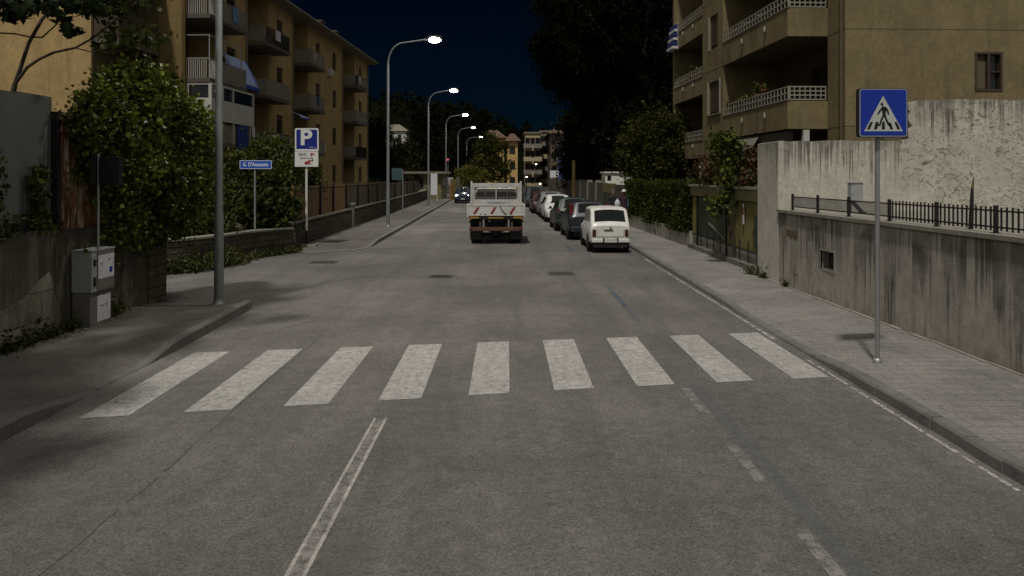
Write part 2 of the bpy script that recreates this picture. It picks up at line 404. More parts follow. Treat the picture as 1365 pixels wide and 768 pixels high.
M['street_blue'] = simple('street_sign_blue', (.012, .075, .42), .4, .1, 2)
M['sign_navy'] = simple('sign_navy', (.008, .018, .20), .4, .10, 2)
M['sign_white'] = simple('sign_white', (.70, .70, .66), .45, .06, 4)
M['sign_border'] = simple('sign_border', (.22, .24, .26), .5, .1, 4)
M['sign_grey'] = simple('sign_reflective', (.48, .50, .46), .45, .08, 6)
M['sign_black'] = simple('sign_black', (.006, .006, .006), .5, .1, 4)
M['stripe_red'] = simple('stripe_red', (.20, .022, .02), .6, .3, 6, dirt=(.10, .06, .05))
M['sign_red'] = simple('sign_red', (.32, .01, .02), .5, .1, 4)
M['sign_text'] = simple('sign_lettering', (.62, .68, .78), .5, .05, 4)
M['paper'] = simple('paper', (.62, .63, .64), .8, .14, 8, dirt=(.30, .30, .29))
M['cabinet'] = simple('grey_cabinet', (.32, .33, .33), .6, .2, 3, dirt=(.12, .115, .10))
M['plinth'] = simple('cement_plinth', (.15, .142, .122), .9, .25, 4, bump=.3)
M['gate_green'] = simple('dark_green_sheet', (.036, .052, .030), .6, .3, 1.5, coord='World')
M['gate_olive'] = simple('olive_sheet', (.15, .135, .040), .65, .25, 1.2, coord='World', dirt=(.06, .05, .02))
M['gate_yellow'] = simple('yellow_strip', (.19, .15, .03), .7, .3, 2, coord='World')
M['gate_band'] = simple('gate_lintel', (.17, .155, .072), .85, .22, 1.4, coord='World', dirt=(.10, .095, .05))
M['fence_brown'] = simple('brown_reed_fence', (.155, .088, .032), .9, .3, 1.0, bump=.4, bscale=30, coord='World', dirt=(.05, .036, .018))
M['fence_grey'] = simple('weathered_reed_fence', (.075, .062, .036), .9, .3, 1.0, bump=.4, bscale=30, coord='World', dirt=(.04, .036, .022))
M['bark'] = simple('bark', (.055, .040, .026), .9, .35, 6, bump=.7, bscale=20)
M['bark_dark'] = simple('dark_bark', (.026, .018, .011), .9, .35, 6, bump=.7, bscale=20)
M['leaf_ivy'] = m_leaf('ivy_leaves', (.014, .030, .004), (.175, .215, .024), .36, .3, spec=.3)
M['leaf_fig'] = m_leaf('fig_leaves', (.010, .022, .008), (.032, .050, .016), .45, .35)
M['leaf_spray'] = m_leaf('spray_leaves', (.020, .034, .008), (.075, .088, .022), .45, .35)
M['leaf_bush'] = m_leaf('bush_leaves', (.016, .026, .005), (.088, .105, .018), .42, .3)
M['leaf_yellow'] = m_leaf('yellow_green_leaves', (.05, .055, .008), (.15, .14, .02), .5, .3)
M['leaf_hedge'] = m_leaf('hedge_leaves', (.013, .024, .003), (.058, .078, .012), .5, .25, spec=.1)
M['leaf_pine'] = m_leaf('pine_needles', (.005, .007, .003), (.012, .014, .006), .9, .05, spec=.02)
M['leaf_dark'] = m_leaf('dark_leaves', (.008, .012, .004), (.024, .029, .009), .8, .1, spec=.05)
M['leaf_mid'] = m_leaf('mid_leaves', (.018, .023, .004), (.072, .076, .014), .6, .25, spec=.08)
M['leaf_red'] = m_leaf('autumn_leaves', (.030, .026, .010), (.075, .060, .020), .5, .25, dry=(.72, (.095, .035, .014)))
M['leaf_vine'] = m_leaf('vine_leaves', (.020, .036, .006), (.17, .20, .04), .4, .3)
M['weed'] = m_leaf('weeds', (.020, .030, .008), (.085, .090, .028), .5, .3)
M['terracotta'] = simple('terracotta', (.26, .09, .045), .85, .25, 6)
M['bloom'] = simple('red_blossom', (.22, .025, .02), .7, .3, 8)
M['awning_blue'] = None
M['cloth_blue'] = simple('blue_cloth', (.012, .035, .17), .9, .2, 4)
M['cloth_white'] = simple('white_cloth', (.55, .56, .58), .9, .1, 4)
M['yellow'] = simple('yellow_paint', (.115, .078, .014), .6, .25, 3)
M['teal'] = simple('teal_sheet', (.035, .075, .085), .6, .2, 3)
M['lamp_lit'] = m_emit('lit_lens', (1.0, .97, .90), 40.0)
M['lamp_far'] = m_emit('lit_far_lens', (1.0, .93, .80), 8.0)
M['head_lit'] = m_emit('lit_headlamp', (.95, .97, 1.0), 16.0)
M['red_lit'] = m_emit('lit_red_lamp', (1.0, .12, .14), 1.2)
M['tail'] = simple('tail_lens', (.11, .008, .006), .25, .2, 6)
M['tail_dark'] = simple('old_tail_lens', (.06, .012, .008), .3, .3, 8)
M['amber'] = simple('amber_lens', (.35, .20, .03), .35, .2, 6)
M['chrome'] = simple('bright_trim', (.5, .5, .48), .3, .1, 6, .7)
M['plate'] = simple('number_plate', (.50, .50, .46), .5, .1, 6)
SUN, SKY, FILL_GLOW = 2.1, 0.0021, 0.27
# ================================================================== GROUND
g = MB(); N_ = 40
gv, gf = [], []
xs = [-900, -300, -120, -60, -30, -12, 0, 12, 30, 60, 120, 300, 900]; ys = [-200, -60, -20, 0, 20, 40, 80, 140, 250, 500, 1200]
for y in ys:
    for x in xs: gv.append((x, y, -.03))
for j in range(len(ys) - 1):
    for i in range(len(xs) - 1):
        a = j * len(xs) + i; gf.append((a, a + 1, a + 1 + len(xs), a + len(xs)))
g.add(gv, gf); struct('ground', g, M['grass'])

def frange(a, b, s):
    n = max(1, int(round((b - a) / s))); return [a + (b - a) * i / n for i in range(n + 1)]
YS = frange(-12, 26, 1.0)[:-1] + frange(26, 150, 4) + [220, 320]
rd = MB()
for a, b in zip(YS[:-1], YS[1:]):
    def row(y):
        xl = -60 if y < 27.5 else -5.6 + bend(y)
        return [(xl, y, 0), (-4.4 + bend(y), y, 0), (0 + bend(y), y, 0), (4.25 + bend(y), y, 0)]
    ra, rb = row(a), row(b)
    if a < 27.5 <= b: rb[0] = (-60, b, 0)
    for i in range(3): rd.quad(ra[i], ra[i + 1], rb[i + 1], rb[i])
road = struct('road', rd, M['asphalt'])
Z1 = .004
def strip(pts, z=Z1): return [(x, y, z) for x, y in pts]
def rpart(name, polys, mat, z=Z1):
    mb = MB()
    for p in polys: mb.add(strip(p, z), [tuple(range(len(p)))])
    return part(name, mb, mat, road)
# the nine stripes of the crossing, measured on the ground
tops = [(-4.52, -4.08), None, None, None, None, None, None, None, None]
for i in range(9):
    xl = -4.47 + .993 * i; w = .47
    yb = 7.74 + .205 * (xl + 4.45); yt = 10.62 + .163 * (xl + 4.45)
    if i > 5: yb -= .04 * (i - 5)
    j = rnd.uniform(-.02, .02)
    rpart('crosswalk_stripe', [[(xl, yb), (xl + w, yb + .09), (xl + w - .02, yt + .07), (xl - .02 + j, yt)]], M['white_paint'])
rpart('centre_line', [[(-1.43, -4), (-1.40, -4), (-1.40, 7.74), (-1.425, 7.74)], [(-1.315, -4), (-1.285, -4), (-1.285, 7.74), (-1.315, 7.74)]], M['line_paint'])
rpart('centre_line', [[(-1.40, -4), (-1.315, -4), (-1.315, 7.72), (-1.40, 7.72)]], M['faint_paint'])
for y0, y1 in ((4.25, 5.24), (6.11, 6.98), (7.90, 8.86), (2.4, 3.4)):
    rpart('lane_dash', [[(1.985, y0), (2.09, y0), (2.09, y1), (1.985, y1)]], M['faint_paint'])
rpart('parking_line', [[(2.12, 3), (2.26, 3), (2.26, 9.0), (2.12, 9.0)]], M['blue_ghost'])
rpart('parking_line', [[(2.12, 12.9), (2.24, 12.9), (2.22, 17.2), (2.11, 17.2)]], M['blue_ghost'])
rpart('parking_dash', [[(2.13, 14.4), (2.23, 14.4), (2.21, 16.2), (2.12, 16.2)]], M['blue_paint'], .008)
rpart('parking_dash', [[(1.95, 25.1), (2.09, 25.1), (2.03, 27.3), (1.90, 27.3)]], M['blue_paint'], .008)
rpart('parking_line', [[(2.05 + bend(y), y), (2.15 + bend(y), y), (2.15 + bend(y + 2.4), y + 2.4), (2.05 + bend(y + 2.4), y + 2.4)] for y in np.arange(28, 60, 3.6)], M['faint_paint'])
rpart('parking_line', [[(2.3, 24.35), (4.0, 24.35), (4.0, 24.47), (2.3, 24.47)]], M['faint_paint'])
el = []
yy = 3.0
while yy < 22:
    L = rnd.uniform(.18, .7); w = rnd.uniform(.035, .07)
    if not 9.9 < yy < 11.9 or rnd.random() < .5: el.append([(4.02 - w / 2, yy), (4.02 + w / 2, yy + .01), (4.02 + w / 2 - .006, yy + L), (4.02 - w / 2 + .004, yy + L)])
    yy += L + rnd.uniform(.0, .09)
rpart('edge_line', el, M['edge_paint'])
# left edge line beyond the side street
el = []
for y in np.arange(27.5, 100, 3.3):
    el.append([(-4.72 + bend(y), y), (-4.62 + bend(y), y), (-4.62 + bend(y + 2.5), y + 2.5), (-4.72 + bend(y + 2.5), y + 2.5)])
rpart('edge_line', el, M['faint_paint'])
# joint that runs along the carriageway, irregular
cj = MB(); pv = None
M['tar'] = simple('tar_joint', (.080, .075, .069), .8, .3, 5, coord='World')
for i, y in enumerate(frange(2.5, 24, .12)):
    x = -2.96 - .012 * max(0, y - 8) + .016 * math.sin(y * 1.3) + .008 * math.sin(y * 5.1 + 1) + rnd.uniform(-.008, .008)
    w = .005 + .003 * math.sin(y * 2.3) + rnd.uniform(0, .003)
    if pv and rnd.random() > .16: cj.quad((pv[0] - pv[1], pv[2], .003), (pv[0] + pv[1], pv[2], .003), (x + w, y, .003), (x - w, y, .003))
    pv = (x, w, y)
part('joint_line', cj, M['tar'], road)
# cracks
for (x, y, a, n) in ((-4.2, 11.5, .5, 14), (-1.0, 13.2, 1.45, 18), (.8, 15.5, 1.3, 16), (-1.8, 17, 1.6, 22)):
    mb = MB(); p = (x, y)
    for k in range(n):
        a2 = a + rnd.uniform(-.5, .5); q = (p[0] + .13 * math.sin(a2), p[1] + .13 * math.cos(a2)); w = .006
        mb.quad((p[0] - w, p[1] + w, .003), (p[0] + w, p[1] - w, .003), (q[0] + w, q[1] - w, .003), (q[0] - w, q[1] + w, .003)); p = q
    part('crack', mb, M['tar'], road)
# darker repaired patches
M['patch'] = simple('asphalt_patch', (.105, .10, .093), .85, .3, 8, bump=.5, bscale=60, coord='World')
#rpart('asphalt_patch', [[(-3.6, 15.2), (-1.2, 15.0), (-1.1, 15.55), (-3.5, 15.75)]], M['patch'], .0025)
#rpart('asphalt_patch', [[(-.9, 19.5), (.2, 19.4), (.25, 21.0), (-.85, 21.1)]], M['patch'], .0025)

# manhole covers
def manhole(x, y, w, l, label):
    t = thing('manhole_cover', label, 'manhole cover', (x, y, 0), 0, 'iron covers set in the road')
    fr = MB().box(x - w / 2 - .05, x + w / 2 + .05, y - l / 2 - .05, y + l / 2 + .05, .001, .008)
    part('frame', fr, M['patch'], t)
    li = MB().box(x - w / 2, x + w / 2, y - l / 2, y + l / 2, .002, .013)
    k = w / 7
    for i in range(7):
        for j in range(5):
            li.box(x - w / 2 + k * (i + .2), x - w / 2 + k * (i + .8), y - l / 2 + l / 5 * (j + .2), y - l / 2 + l / 5 * (j + .8), .013, .018)
    part('lid', li, M['dark_iron'], t)
M['dark_iron'] = simple('cast_iron', (.075, .070, .064), .7, .3, 8, .3)
for px, py, w, l, lb in ((748, 365, .62, .62, 'square iron manhole cover in the lane behind the white hatchback'), (588, 369, .5, .45, 'small iron manhole cover in mid road, left of the truck'), (431, 350, .7, .6, 'iron manhole cover at the mouth of the side street')):
    p = at(px, py, 2500 / (py - 235)); manhole(p.x, p.y, w, l, lb)

# ================================================================== RIGHT PAVEMENT
def kerb_h(y):
    if y < 9.4: return .125
    if y < 10.4: return .125 - .085 * (y - 9.4)
    if y < 13.2: return .04
    if y < 15: return .04 + .06 * (y - 13.2) / 1.8
    return .10
KY = frange(-8, 25, .55) + frange(27, 150, 3)[0:]
def kx(y): return 4.12 + bend(y)
kb = MB()
for a, b in zip(KY[:-1], KY[1:]):
    ga = a + .008
    ha, hb = kerb_h(a), kerb_h(b)
    jx = rnd.uniform(-.009, .009); jz = rnd.uniform(-.005, .005); xa, xb = kx(a) + jx, kx(b) + jx + rnd.uniform(-.004, .004); w = .14; r = rnd.uniform(.02, .034); ha += jz; hb += jz
    pa = [(xa, ga, -.03), (xa + .006, ga, ha - r), (xa + r, ga, ha), (xa + w, ga, ha + .002), (xa + w, ga, -.03)]
    pb = [(xb, b, -.03), (xb + .006, b, hb - r), (xb + r, b, hb), (xb + w, b, hb + .002), (xb + w, b, -.03)]
    kb.add(pa + pb, [(0, 5, 6, 1), (1, 6, 7, 2), (2, 7, 8, 3), (3, 8, 9, 4), (4, 3, 2, 1, 0), (5, 6, 7, 8, 9)])
struct('kerb', kb, M['kerb'])
sw = MB()
def swh(y, x):
    k = min(1, max(0, (x - kx(y) - .14) / 1.0)); return kerb_h(y) * (1 - k) + .118 * k - .003
for a, b in zip(KY[:-1], KY[1:]):
    for i, j in ((.142, .5), (.5, .9), (.9, 1.3), (1.3, 2.75)):
        q = [(kx(a) + i, a), (kx(a) + j, a), (kx(b) + j, b), (kx(b) + i, b)]
        sw.quad(*[(x, y, swh(y, x)) for x, y in q])
struct('pavement', sw, M['pavers'])
# pale mortar line at the foot of the wall
mo = MB(); yy = 4.0
while yy < 18.2:
    L = rnd.uniform(.3, 1.1); xw = 6.175 - .026 * (yy - 7)
    mo.box(xw - .05 - rnd.uniform(0, .03), xw - .005, yy, yy + L, .10, .128 + rnd.uniform(0, .008)); yy += L + rnd.choice((0, .02, .3))
struct('pavement_edge', mo, M['kerb_light'])

# ================================================================== RETAINING WALL AND PALE WALL
def wx(y): return 6.18 - .026 * (y - 7)
t = thing('retaining_wall', 'grey streaked concrete retaining wall along the right pavement', 'wall', (6.1, 10, 0))
w = MB()
def wall_seg(mb, y0, y1, z0, z1, th=.35, holes=()):
    ysl = sorted({y0, y1, *[h[0] for h in holes], *[h[1] for h in holes]}); zsl = sorted({z0, z1, *[h[2] for h in holes], *[h[3] for h in holes]})
    for a, b in zip(ysl[:-1], ysl[1:]):
        for c, d in zip(zsl[:-1], zsl[1:]):
            m = ((a + b) / 2, (c + d) / 2)
            if any(h[0] < m[0] < h[1] and h[2] < m[1] < h[3] for h in holes): continue
            mb.quad((wx(a), a, c), (wx(b), b, c), (wx(b), b, d), (wx(a), a, d))
    for h0, h1, c, d in holes:
        k = .16
        mb.quad((wx(h0), h0, c), (wx(h0) + k, h0, c), (wx(h0) + k, h0, d), (wx(h0), h0, d))
        mb.quad((wx(h1), h1, c), (wx(h1), h1, d), (wx(h1) + k, h1, d), (wx(h1) + k, h1, c))
        mb.quad((wx(h0), h0, c), (wx(h1), h1, c), (wx(h1) + k, h1, c), (wx(h0) + k, h0, c))
        mb.quad((wx(h0), h0, d), (wx(h0) + k, h0, d), (wx(h1) + k, h1, d), (wx(h1), h1, d))
    mb.quad((wx(y0), y0, z1), (wx(y1), y1, z1), (wx(y1) + th, y1, z1), (wx(y0) + th, y0, z1))
    mb.quad((wx(y0), y0, z0), (wx(y0), y0, z1), (wx(y0) + th, y0, z1), (wx(y0) + th, y0, z0))
    mb.quad((wx(y0) + th, y0, z0), (wx(y0) + th, y0, z1), (wx(y1) + th, y1, z1), (wx(y1) + th, y1, z0))
hole = (13.95, 14.55, .72, 1.07)
wall_seg(w, 2.0, 16.69, 0, 1.70, holes=[hole])
part('wall_face', w, M['low_wall_r'], t)
nb = MB(); h0, h1, c, d = hole; x_ = wx(14.2)
nb.quad((x_ + .158, h0, c), (x_ + .158, h1, c), (x_ + .158, h1, d), (x_ + .158, h0, d)); rc = part('recess', nb, M['dark_room'], t)
fr = MB()
for a in ((h0 - .03, h0, c - .03, d + .03), (h1, h1 + .03, c - .03, d + .03), (h0, h1, c - .03, c), (h0, h1, d, d + .03)): fr.box(x_ - .012, x_ + .02, a[0], a[1], a[2], a[3])
part('frame', fr, M['kerb_light'], rc)
vb = MB().box(wx(15.95) - .008, wx(15.95) + .01, 15.65, 16.25, 1.22, 1.36)
for i in range(8): vb.box(wx(15.95) - .016, wx(15.95) - .008, 15.68 + i * .07, 15.72 + i * .07, 1.23, 1.35)
part('vent', vb, M['joint'], t)
pb = MB().box(wx(15.0) - .004, wx(15.0) + .01, 14.9, 15.45, .55, 1.2).box(wx(15.9) - .004, wx(15.9) + .01, 15.65, 16.15, .45, 1.15)
part('patch', pb, M['coping'], t)
cp = MB(); ysl = frange(2.0, 16.68, 1.3)
for a, b in zip(ysl[:-1], ysl[1:]):
    vs = [(wx(y) + dx, y - e, z) for y, e in ((a, -.004), (b, .004)) for dx, z in ((-.05, 1.702), (-.055, 1.765), (.40, 1.765), (.40, 1.702))]
    cp.add(vs, [(0, 1, 2, 3)[::-1], (4, 5, 6, 7), (0, 4, 5, 1), (1, 5, 6, 2), (2, 6, 7, 3), (3, 7, 4, 0)])
part('coping', cp, M['coping'], t)
tg = MB(); tg.quad((6.2, 2, 1.74), (40, 2, 1.74), (40, 16.72, 1.74), (6.2, 16.72, 1.74)); struct('terrace', tg, M['coping'])

t = thing('pale_wall', 'tall stepped pale rendered wall with mould streaks behind the terrace', 'wall', (9, 17, 0))
w = MB()
def jag(x0, x1, z, n, a): return [(x0 + (x1 - x0) * i / n, z + rnd.uniform(-a, a)) for i in range(n + 1)]
poly = [(5.92, 0.0)] + [(5.92, 3.27)] + jag(6.0, 8.68, 3.29, 12, .018) + [(8.70, 0.0)]
def yz(y0, y1): return None
def vprism(mb, poly, y0, y1, mi=0):
    n = len(poly); vs = [(x, y0, z) for x, z in poly] + [(x, y1, z) for x, z in poly]
    mb.add(vs, [tuple(range(n)), tuple(range(n, 2 * n))[::-1]] + [(i, n + i, n + (i + 1) % n, (i + 1) % n) for i in range(n)], mi)
vprism(w, poly, 16.70, 18.08)
part('low_section', w, M['tall_wall'], t)
w = MB()
left = [(8.66, 0), (8.66, 3.22), (8.84, 3.34), (8.79, 3.50), (8.92, 3.62), (8.80, 3.78), (8.86, 3.95), (8.76, 4.02), (8.88, 4.14)]
vprism(w, left + jag(9.0, 22, 4.20, 60, .022) + [(22, 0)], 16.694, 17.05)
part('high_section', w, M['tall_wall2'], t)
w = MB().box(8.30, 8.655, 16.72, 17.0, 3.25, 3.60); part('broken_edge', w, M['olive_in'], t)

# railing on the coping
t = thing('railing', 'low black iron railing with pickets on the concrete wall', 'railing', (6.2, 12, 1.765))
posts = [16.2, 14.95, 13.65, 12.25, 10.95, 9.66, 8.3, 7.0, 5.7]
rx = lambda y: wx(y) + .12
for y in posts: part('post', MB().box(rx(y) - .022, rx(y) + .022, y - .022, y + .022, 1.765, 2.125).box(rx(y) - .04, rx(y) + .04, y - .04, y + .04, 1.765, 1.775), M['rail'], t)
for a, b in zip(posts[:-1], posts[1:]):
    up = MB()
    for z in (1.845, 2.055): up.bar((rx(a), a - .022, z), (rx(b), b + .022, z), .012, .022)
    part('crossbar', up, M['rail'], t)
    n = 13; pk = MB()
    if a > 12.3:
        for i in range(1, 54): y = a + (b - a) * i / 54; pk.tube([(rx(y), y, 1.85), (rx(y), y, 2.05)], .0028, 5)
        for k in range(1, 9): z = 1.85 + .2 * k / 9; pk.tube([(rx(a), a, z), (rx(b), b, z)], .0022, 5)
        part('wire_mesh', pk, M['mesh_wire'], t)
    else:
        for i in range(1, n): y = a + (b - a) * i / n; pk.box(rx(y) - .009, rx(y) + .009, y - .009, y + .009, 1.80 + rnd.uniform(-.004, .004), 2.105 + rnd.uniform(-.006, .006))
        part('pickets', pk, M['rail'], t)
# meter box behind the railing and its bracket
t = thing('meter_box', 'grey metal box on dark bracket behind the railing', 'utility box', (7.1, 15.4, 1.74))
p = at(1141, 262, 15.4)
part('box', MB().box(p.x - .13, p.x + .11, 15.32, 15.5, 1.98, 2.36).box(p.x - .14, p.x + .12, 15.30, 15.51, 2.36, 2.375), M['cabinet'], t, bevel=.006)
part('bracket', MB().bar((p.x - .08, 15.4, 1.98), (p.x + .14, 15.4, 1.745), .11, .05).bar((p.x - .1, 15.42, 1.98), (p.x - .1, 15.42, 1.745), .03, .03).box(p.x + .08, p.x + .2, 15.36, 15.44, 1.742, 1.77), M['dark_metal'], t)
p = at(1295, 262, 10.4)
t = thing('bollard', 'thin dark post with yellow tip leaning behind the railing', 'post', (p.x, 10.4, 1.74))
part('shaft', MB().tube([(p.x - .01, 10.4, 1.74), (p.x, 10.4, 2.0), (p.x + .01, 10.4, 2.33)], [.032, .03, .019], 10), M['rail'], t)
part('cap', MB().tube([(p.x + .01, 10.4, 2.325), (p.x + .02, 10.4, 2.40), (p.x + .035, 10.4, 2.50)], [.020, .014, .005], 8), M['yellow'], t)

# ================================================================== PEDESTRIAN CROSSING SIGN
sx, sy = 4.685, 9.62
t = thing('crossing_sign', 'square blue pedestrian crossing sign on a grey pole by the kerb', 'road sign', (sx, sy, .11))
part('pole', MB().tube([(sx, sy, .10), (sx, sy, 3.55)], .03, 14).lathe([(.0, .175), (.05, .17), (.055, .11)], 12, c=(sx, sy, 0)), M['galv'], t)
pl = MB(); h = .305; zc = 3.305
def rrect(cx, cz, hw, hh, r, n=5):
    pts = []
    for qx, qz, a0 in ((1, 1, 0), (-1, 1, 90), (-1, -1, 180), (1, -1, 270)):
        for k in range(n + 1):
            a = R(a0 + 90 * k / n); pts.append((cx + qx * (hw - r) + r * math.cos(a), cz + qz * (hh - r) + r * math.sin(a)))
    return pts
def plate(mb, pts, y0, y1, mi=0): vprism(mb, pts, y0, y1, mi)
cx_ = sx + .02
plate(pl, rrect(cx_, zc, h + .006, h + .006, .035), sy - .115, sy - .035); pp = part('plate', pl, M['dark_metal'], t)
def face(name, pts, y, mat, parent): 
    m = MB(); m.add([(x, y, z) for x, z in pts], [tuple(range(len(pts)))]); return part(name, m, mat, parent)
face('border', rrect(cx_, zc, h, h, .035)[::-1], sy - .1165, M['sign_border'], pp)
face('blue_field', rrect(cx_, zc, h - .016, h - .016, .025)[::-1], sy - .1178, M['sign_blue'], pp)
tri = [(cx_ - .245, zc - .235), (cx_ + .245, zc - .235), (cx_ - .005, zc + .215)]
face('triangle', tri, sy - .1192, M['sign_grey'], pp)
S = .61 / 560.0     # sign drawing units (pixels of the enlarged view)
def sp(u, v): return (cx_ + (u - 380) * S, zc - (v - 362) * S)
fig = MB()
def blk(pts): fig.add([(sp(u, v)[0], sy - .1206, sp(u, v)[1]) for u, v in pts], [tuple(range(len(pts)))])
blk([(362 + 17 * math.cos(-a), 264 + 17 * math.sin(-a)) for a in np.linspace(0, 2 * math.pi, 14)[:-1]])
for poly in ([(362, 285), (395, 292), (412, 318), (404, 392), (370, 392), (362, 340)],          # trunk
             [(366, 292), (372, 322), (345, 350), (322, 388), (306, 380), (328, 338)],           # front arm
             [(385, 290), (412, 300), (436, 330), (448, 384), (430, 388), (418, 345), (396, 322)],  # rear arm
             [(372, 385), (396, 392), (366, 450), (344, 518), (312, 512), (318, 496), (332, 490), (345, 440)],   # leg
             [(380, 388), (404, 385), (424, 440), (448, 490), (470, 505), (462, 520), (432, 512), (402, 450)]): blk(poly)
for poly in ([(228, 470), (258, 470), (222, 556), (186, 556)], [(288, 470), (322, 470), (322, 512), (302, 556), (266, 556)],
             [(364, 466), (394, 466), (398, 556), (358, 556)], [(436, 478), (462, 474), (494, 556), (456, 556)], [(505, 470), (534, 470), (576, 556), (540, 556)]): blk(poly)
part('walking_figure', fig, M['sign_black'], pp)
for z in (3.12, 3.46): part('bracket', MB().box(sx - .05, sx + .05, sy - .036, sy + .035, z, z + .03), M['galv'], t)

# ================================================================== STREET LAMPS
def lamp(x, y, H, lx, label, first=False):
    t = thing('street_lamp', label, 'street lamp', (x, y, 0.1), 0, 'street lamps along the left pavement')
    k = lx - x
    part('pole', MB().tube([(x, y, .08), (x, y, 1.8), (x, y, 1.85), (x, y, H - 1.3)], [.088, .082, .072, .052], 16).lathe([(.15, .08), (.15, .11), (.10, .14), (.088, .22)], 14, c=(x, y, 0)), M['lamp_pole'], t)
    hz = MB().box(x - .03, x + .03, y - .092, y - .07, .9, 1.25); part('access_door', hz, M['lamp_pole'], t)
    arm = [(x, y, H - 1.32)]
    for i in range(1, 9):
        a = R(90 * i / 8); arm.append((x + .75 * (1 - math.cos(a)), y, H - 1.3 + 1.05 * math.sin(a)))
    arm += [(x + (k - .3) * .7 + .2, y, H - .14), (lx - .22, y, H - .06)]
    part('arm', MB().tube(arm, [.05] + [.038] * (len(arm) - 1), 10), M['lamp_pole'], t)
    lu = part('luminaire', MB().lathe([(.0, -.38), (.07, -.34), (.12, -.15), (.14, .12), (.11, .36), (.04, .46), (.0, .47)], 14, c=(lx, y, H - .02), axis='x'), M['dark_metal'], t)
    part('lens', MB().lathe([(.0, -.32), (.09, -.29), (.15, -.16), (.16, .04), (.13, .20), (.06, .28), (.0, .29)], 16, c=(lx + .06, y, H - .09), axis='x'), M['lamp_lit'] if y < 90 else M['lamp_far'], lu)
    ld = bpy.data.lights.new('lamp_bulb', 'SPOT'); ld.energy = LAMP_W; ld.spot_size = R(155); ld.spot_blend = .9; ld.color = (1, .95, .86); ld.shadow_soft_size = .15
    lo = bpy.data.objects.new('lamp_bulb', ld); COL.objects.link(lo); lo.parent = t
    ox, oy, oz = OFF[t.name]; lo.location = (lx - ox, y - oy, H - .25 - oz)
LAMP_W = 950
lamp(-5.47, 14.0, 9.1, -3.3, 'nearest street lamp, thick grey pole at the left kerb corner, top out of view')
lamp(-5.9, 35.7, 9.1, -3.72, 'tallest fully visible lit street lamp, beyond the white parking sign')
lamp(-6.33, 56.8, 9.1, -4.45, 'second fully visible lit street lamp in the receding row')
lamp(-7.0, 79.5, 9.1, -5.0, 'lit street lamp above the red signal light')
lamp(-7.2, 100, 9.1, -5.2, 'lit street lamp just left of the yellow green bush')
lamp(-7.5, 124, 9.1, -5.2, 'farthest lit street lamp at the end of the row')

# ================================================================== STREET NAME SIGN + PARKING SIGN
x, y = -8.0, 23.35
t = thing('street_name_sign', 'long blue street name plate on a thin grey pole', 'street sign', (x, y, 0))
part('pole', MB().tube([(x, y, 0), (x, y, 2.74)], .03, 10), M['galv'], t)
m = MB(); plate(m, rrect(x + .04, 2.86, .50, .135, .02), y - .055, y - .03); pp = part('plate', m, M['street_blue'], t)
face('border', rrect(x + .04, 2.86, .495, .13, .02)[::-1], y - .0558, M['sign_text'], pp)
face('blue_field', rrect(x + .04, 2.86, .478, .113, .015)[::-1], y - .0566, M['street_blue'], pp)
ox, oy, oz = OFF[t.name]
text("G. D'Annunzio", .165, M['sign_text'], pp, (x + .04 - ox, y - .058 - oy, 2.86 - oz), (R(90), 0, 0), sx=.80, bold=.004)
x, y = -7.12, 26.0
t = thing('parking_sign', 'white pole carrying a blue P parking sign and a white panel', 'road sign', (x, y, 0.0))
part('pole', MB().tube([(x, y, .62), (x, y, 3.9)], .045, 12), M['galv_light'], t)
part('pole_foot', MB().tube([(x, y, .0), (x, y, .62)], .045, 12), M['dark_metal'], t)
part('base', MB().box(x - .45, x + .35, y - .15, y + .3, 0, .14), M['coping_l'], t, bevel=.02)
m = MB(); plate(m, rrect(x + .03, 3.76, .41, .40, .06), y - .085, y - .05); pp = part('parking_plate', m, M['sign_white'], t)
face('border', rrect(x + .03, 3.76, .405, .395, .06)[::-1], y - .0858, M['sign_white'], pp)
face('blue_field', rrect(x + .03, 3.775, .36, .335, .03)[::-1], y - .0875, M['sign_navy'], pp)
ox, oy, oz = OFF[t.name]
text('P', .72, M['sign_white'], pp, (x + .0 - ox, y - .09 - oy, 3.81 - oz), (R(90), 0, 0), sx=1.12, bold=.022)
text('ora  a', .085, M['sign_text'], pp, (x + .23 - ox, y - .09 - oy, 3.51 - oz), (R(90), 0, 0))
m = MB(); plate(m, rrect(x + .02, 3.09, .405, .262, .02), y - .085, y - .05); pp = part('white_panel', m, M['sign_white'], t)
text('GRA|', .13, M['sign_black'], pp, (x - .12 - ox, y - .09 - oy, 3.255 - oz), (R(90), 0, 0), sx=1.0)
text('58', .13, M['sign_red'], pp, (x + .22 - ox, y - .09 - oy, 3.245 - oz), (R(90), 0, 0), bold=.006)
text('Comune', .10, M['sign_black'], pp, (x + .02 - ox, y - .09 - oy, 3.13 - oz), (R(90), 0, 0), sx=1.25)
text('eK', .19, M['sign_red'], pp, (x + .06 - ox, y - .09 - oy, 2.975 - oz), (R(90), 0, 0), bold=.012, shear=.2)
text("'", .16, M['sign_black'], pp, (x + .19 - ox, y - .0905 - oy, 3.0 - oz), (R(90), 0, 0), bold=.012, shear=.4)
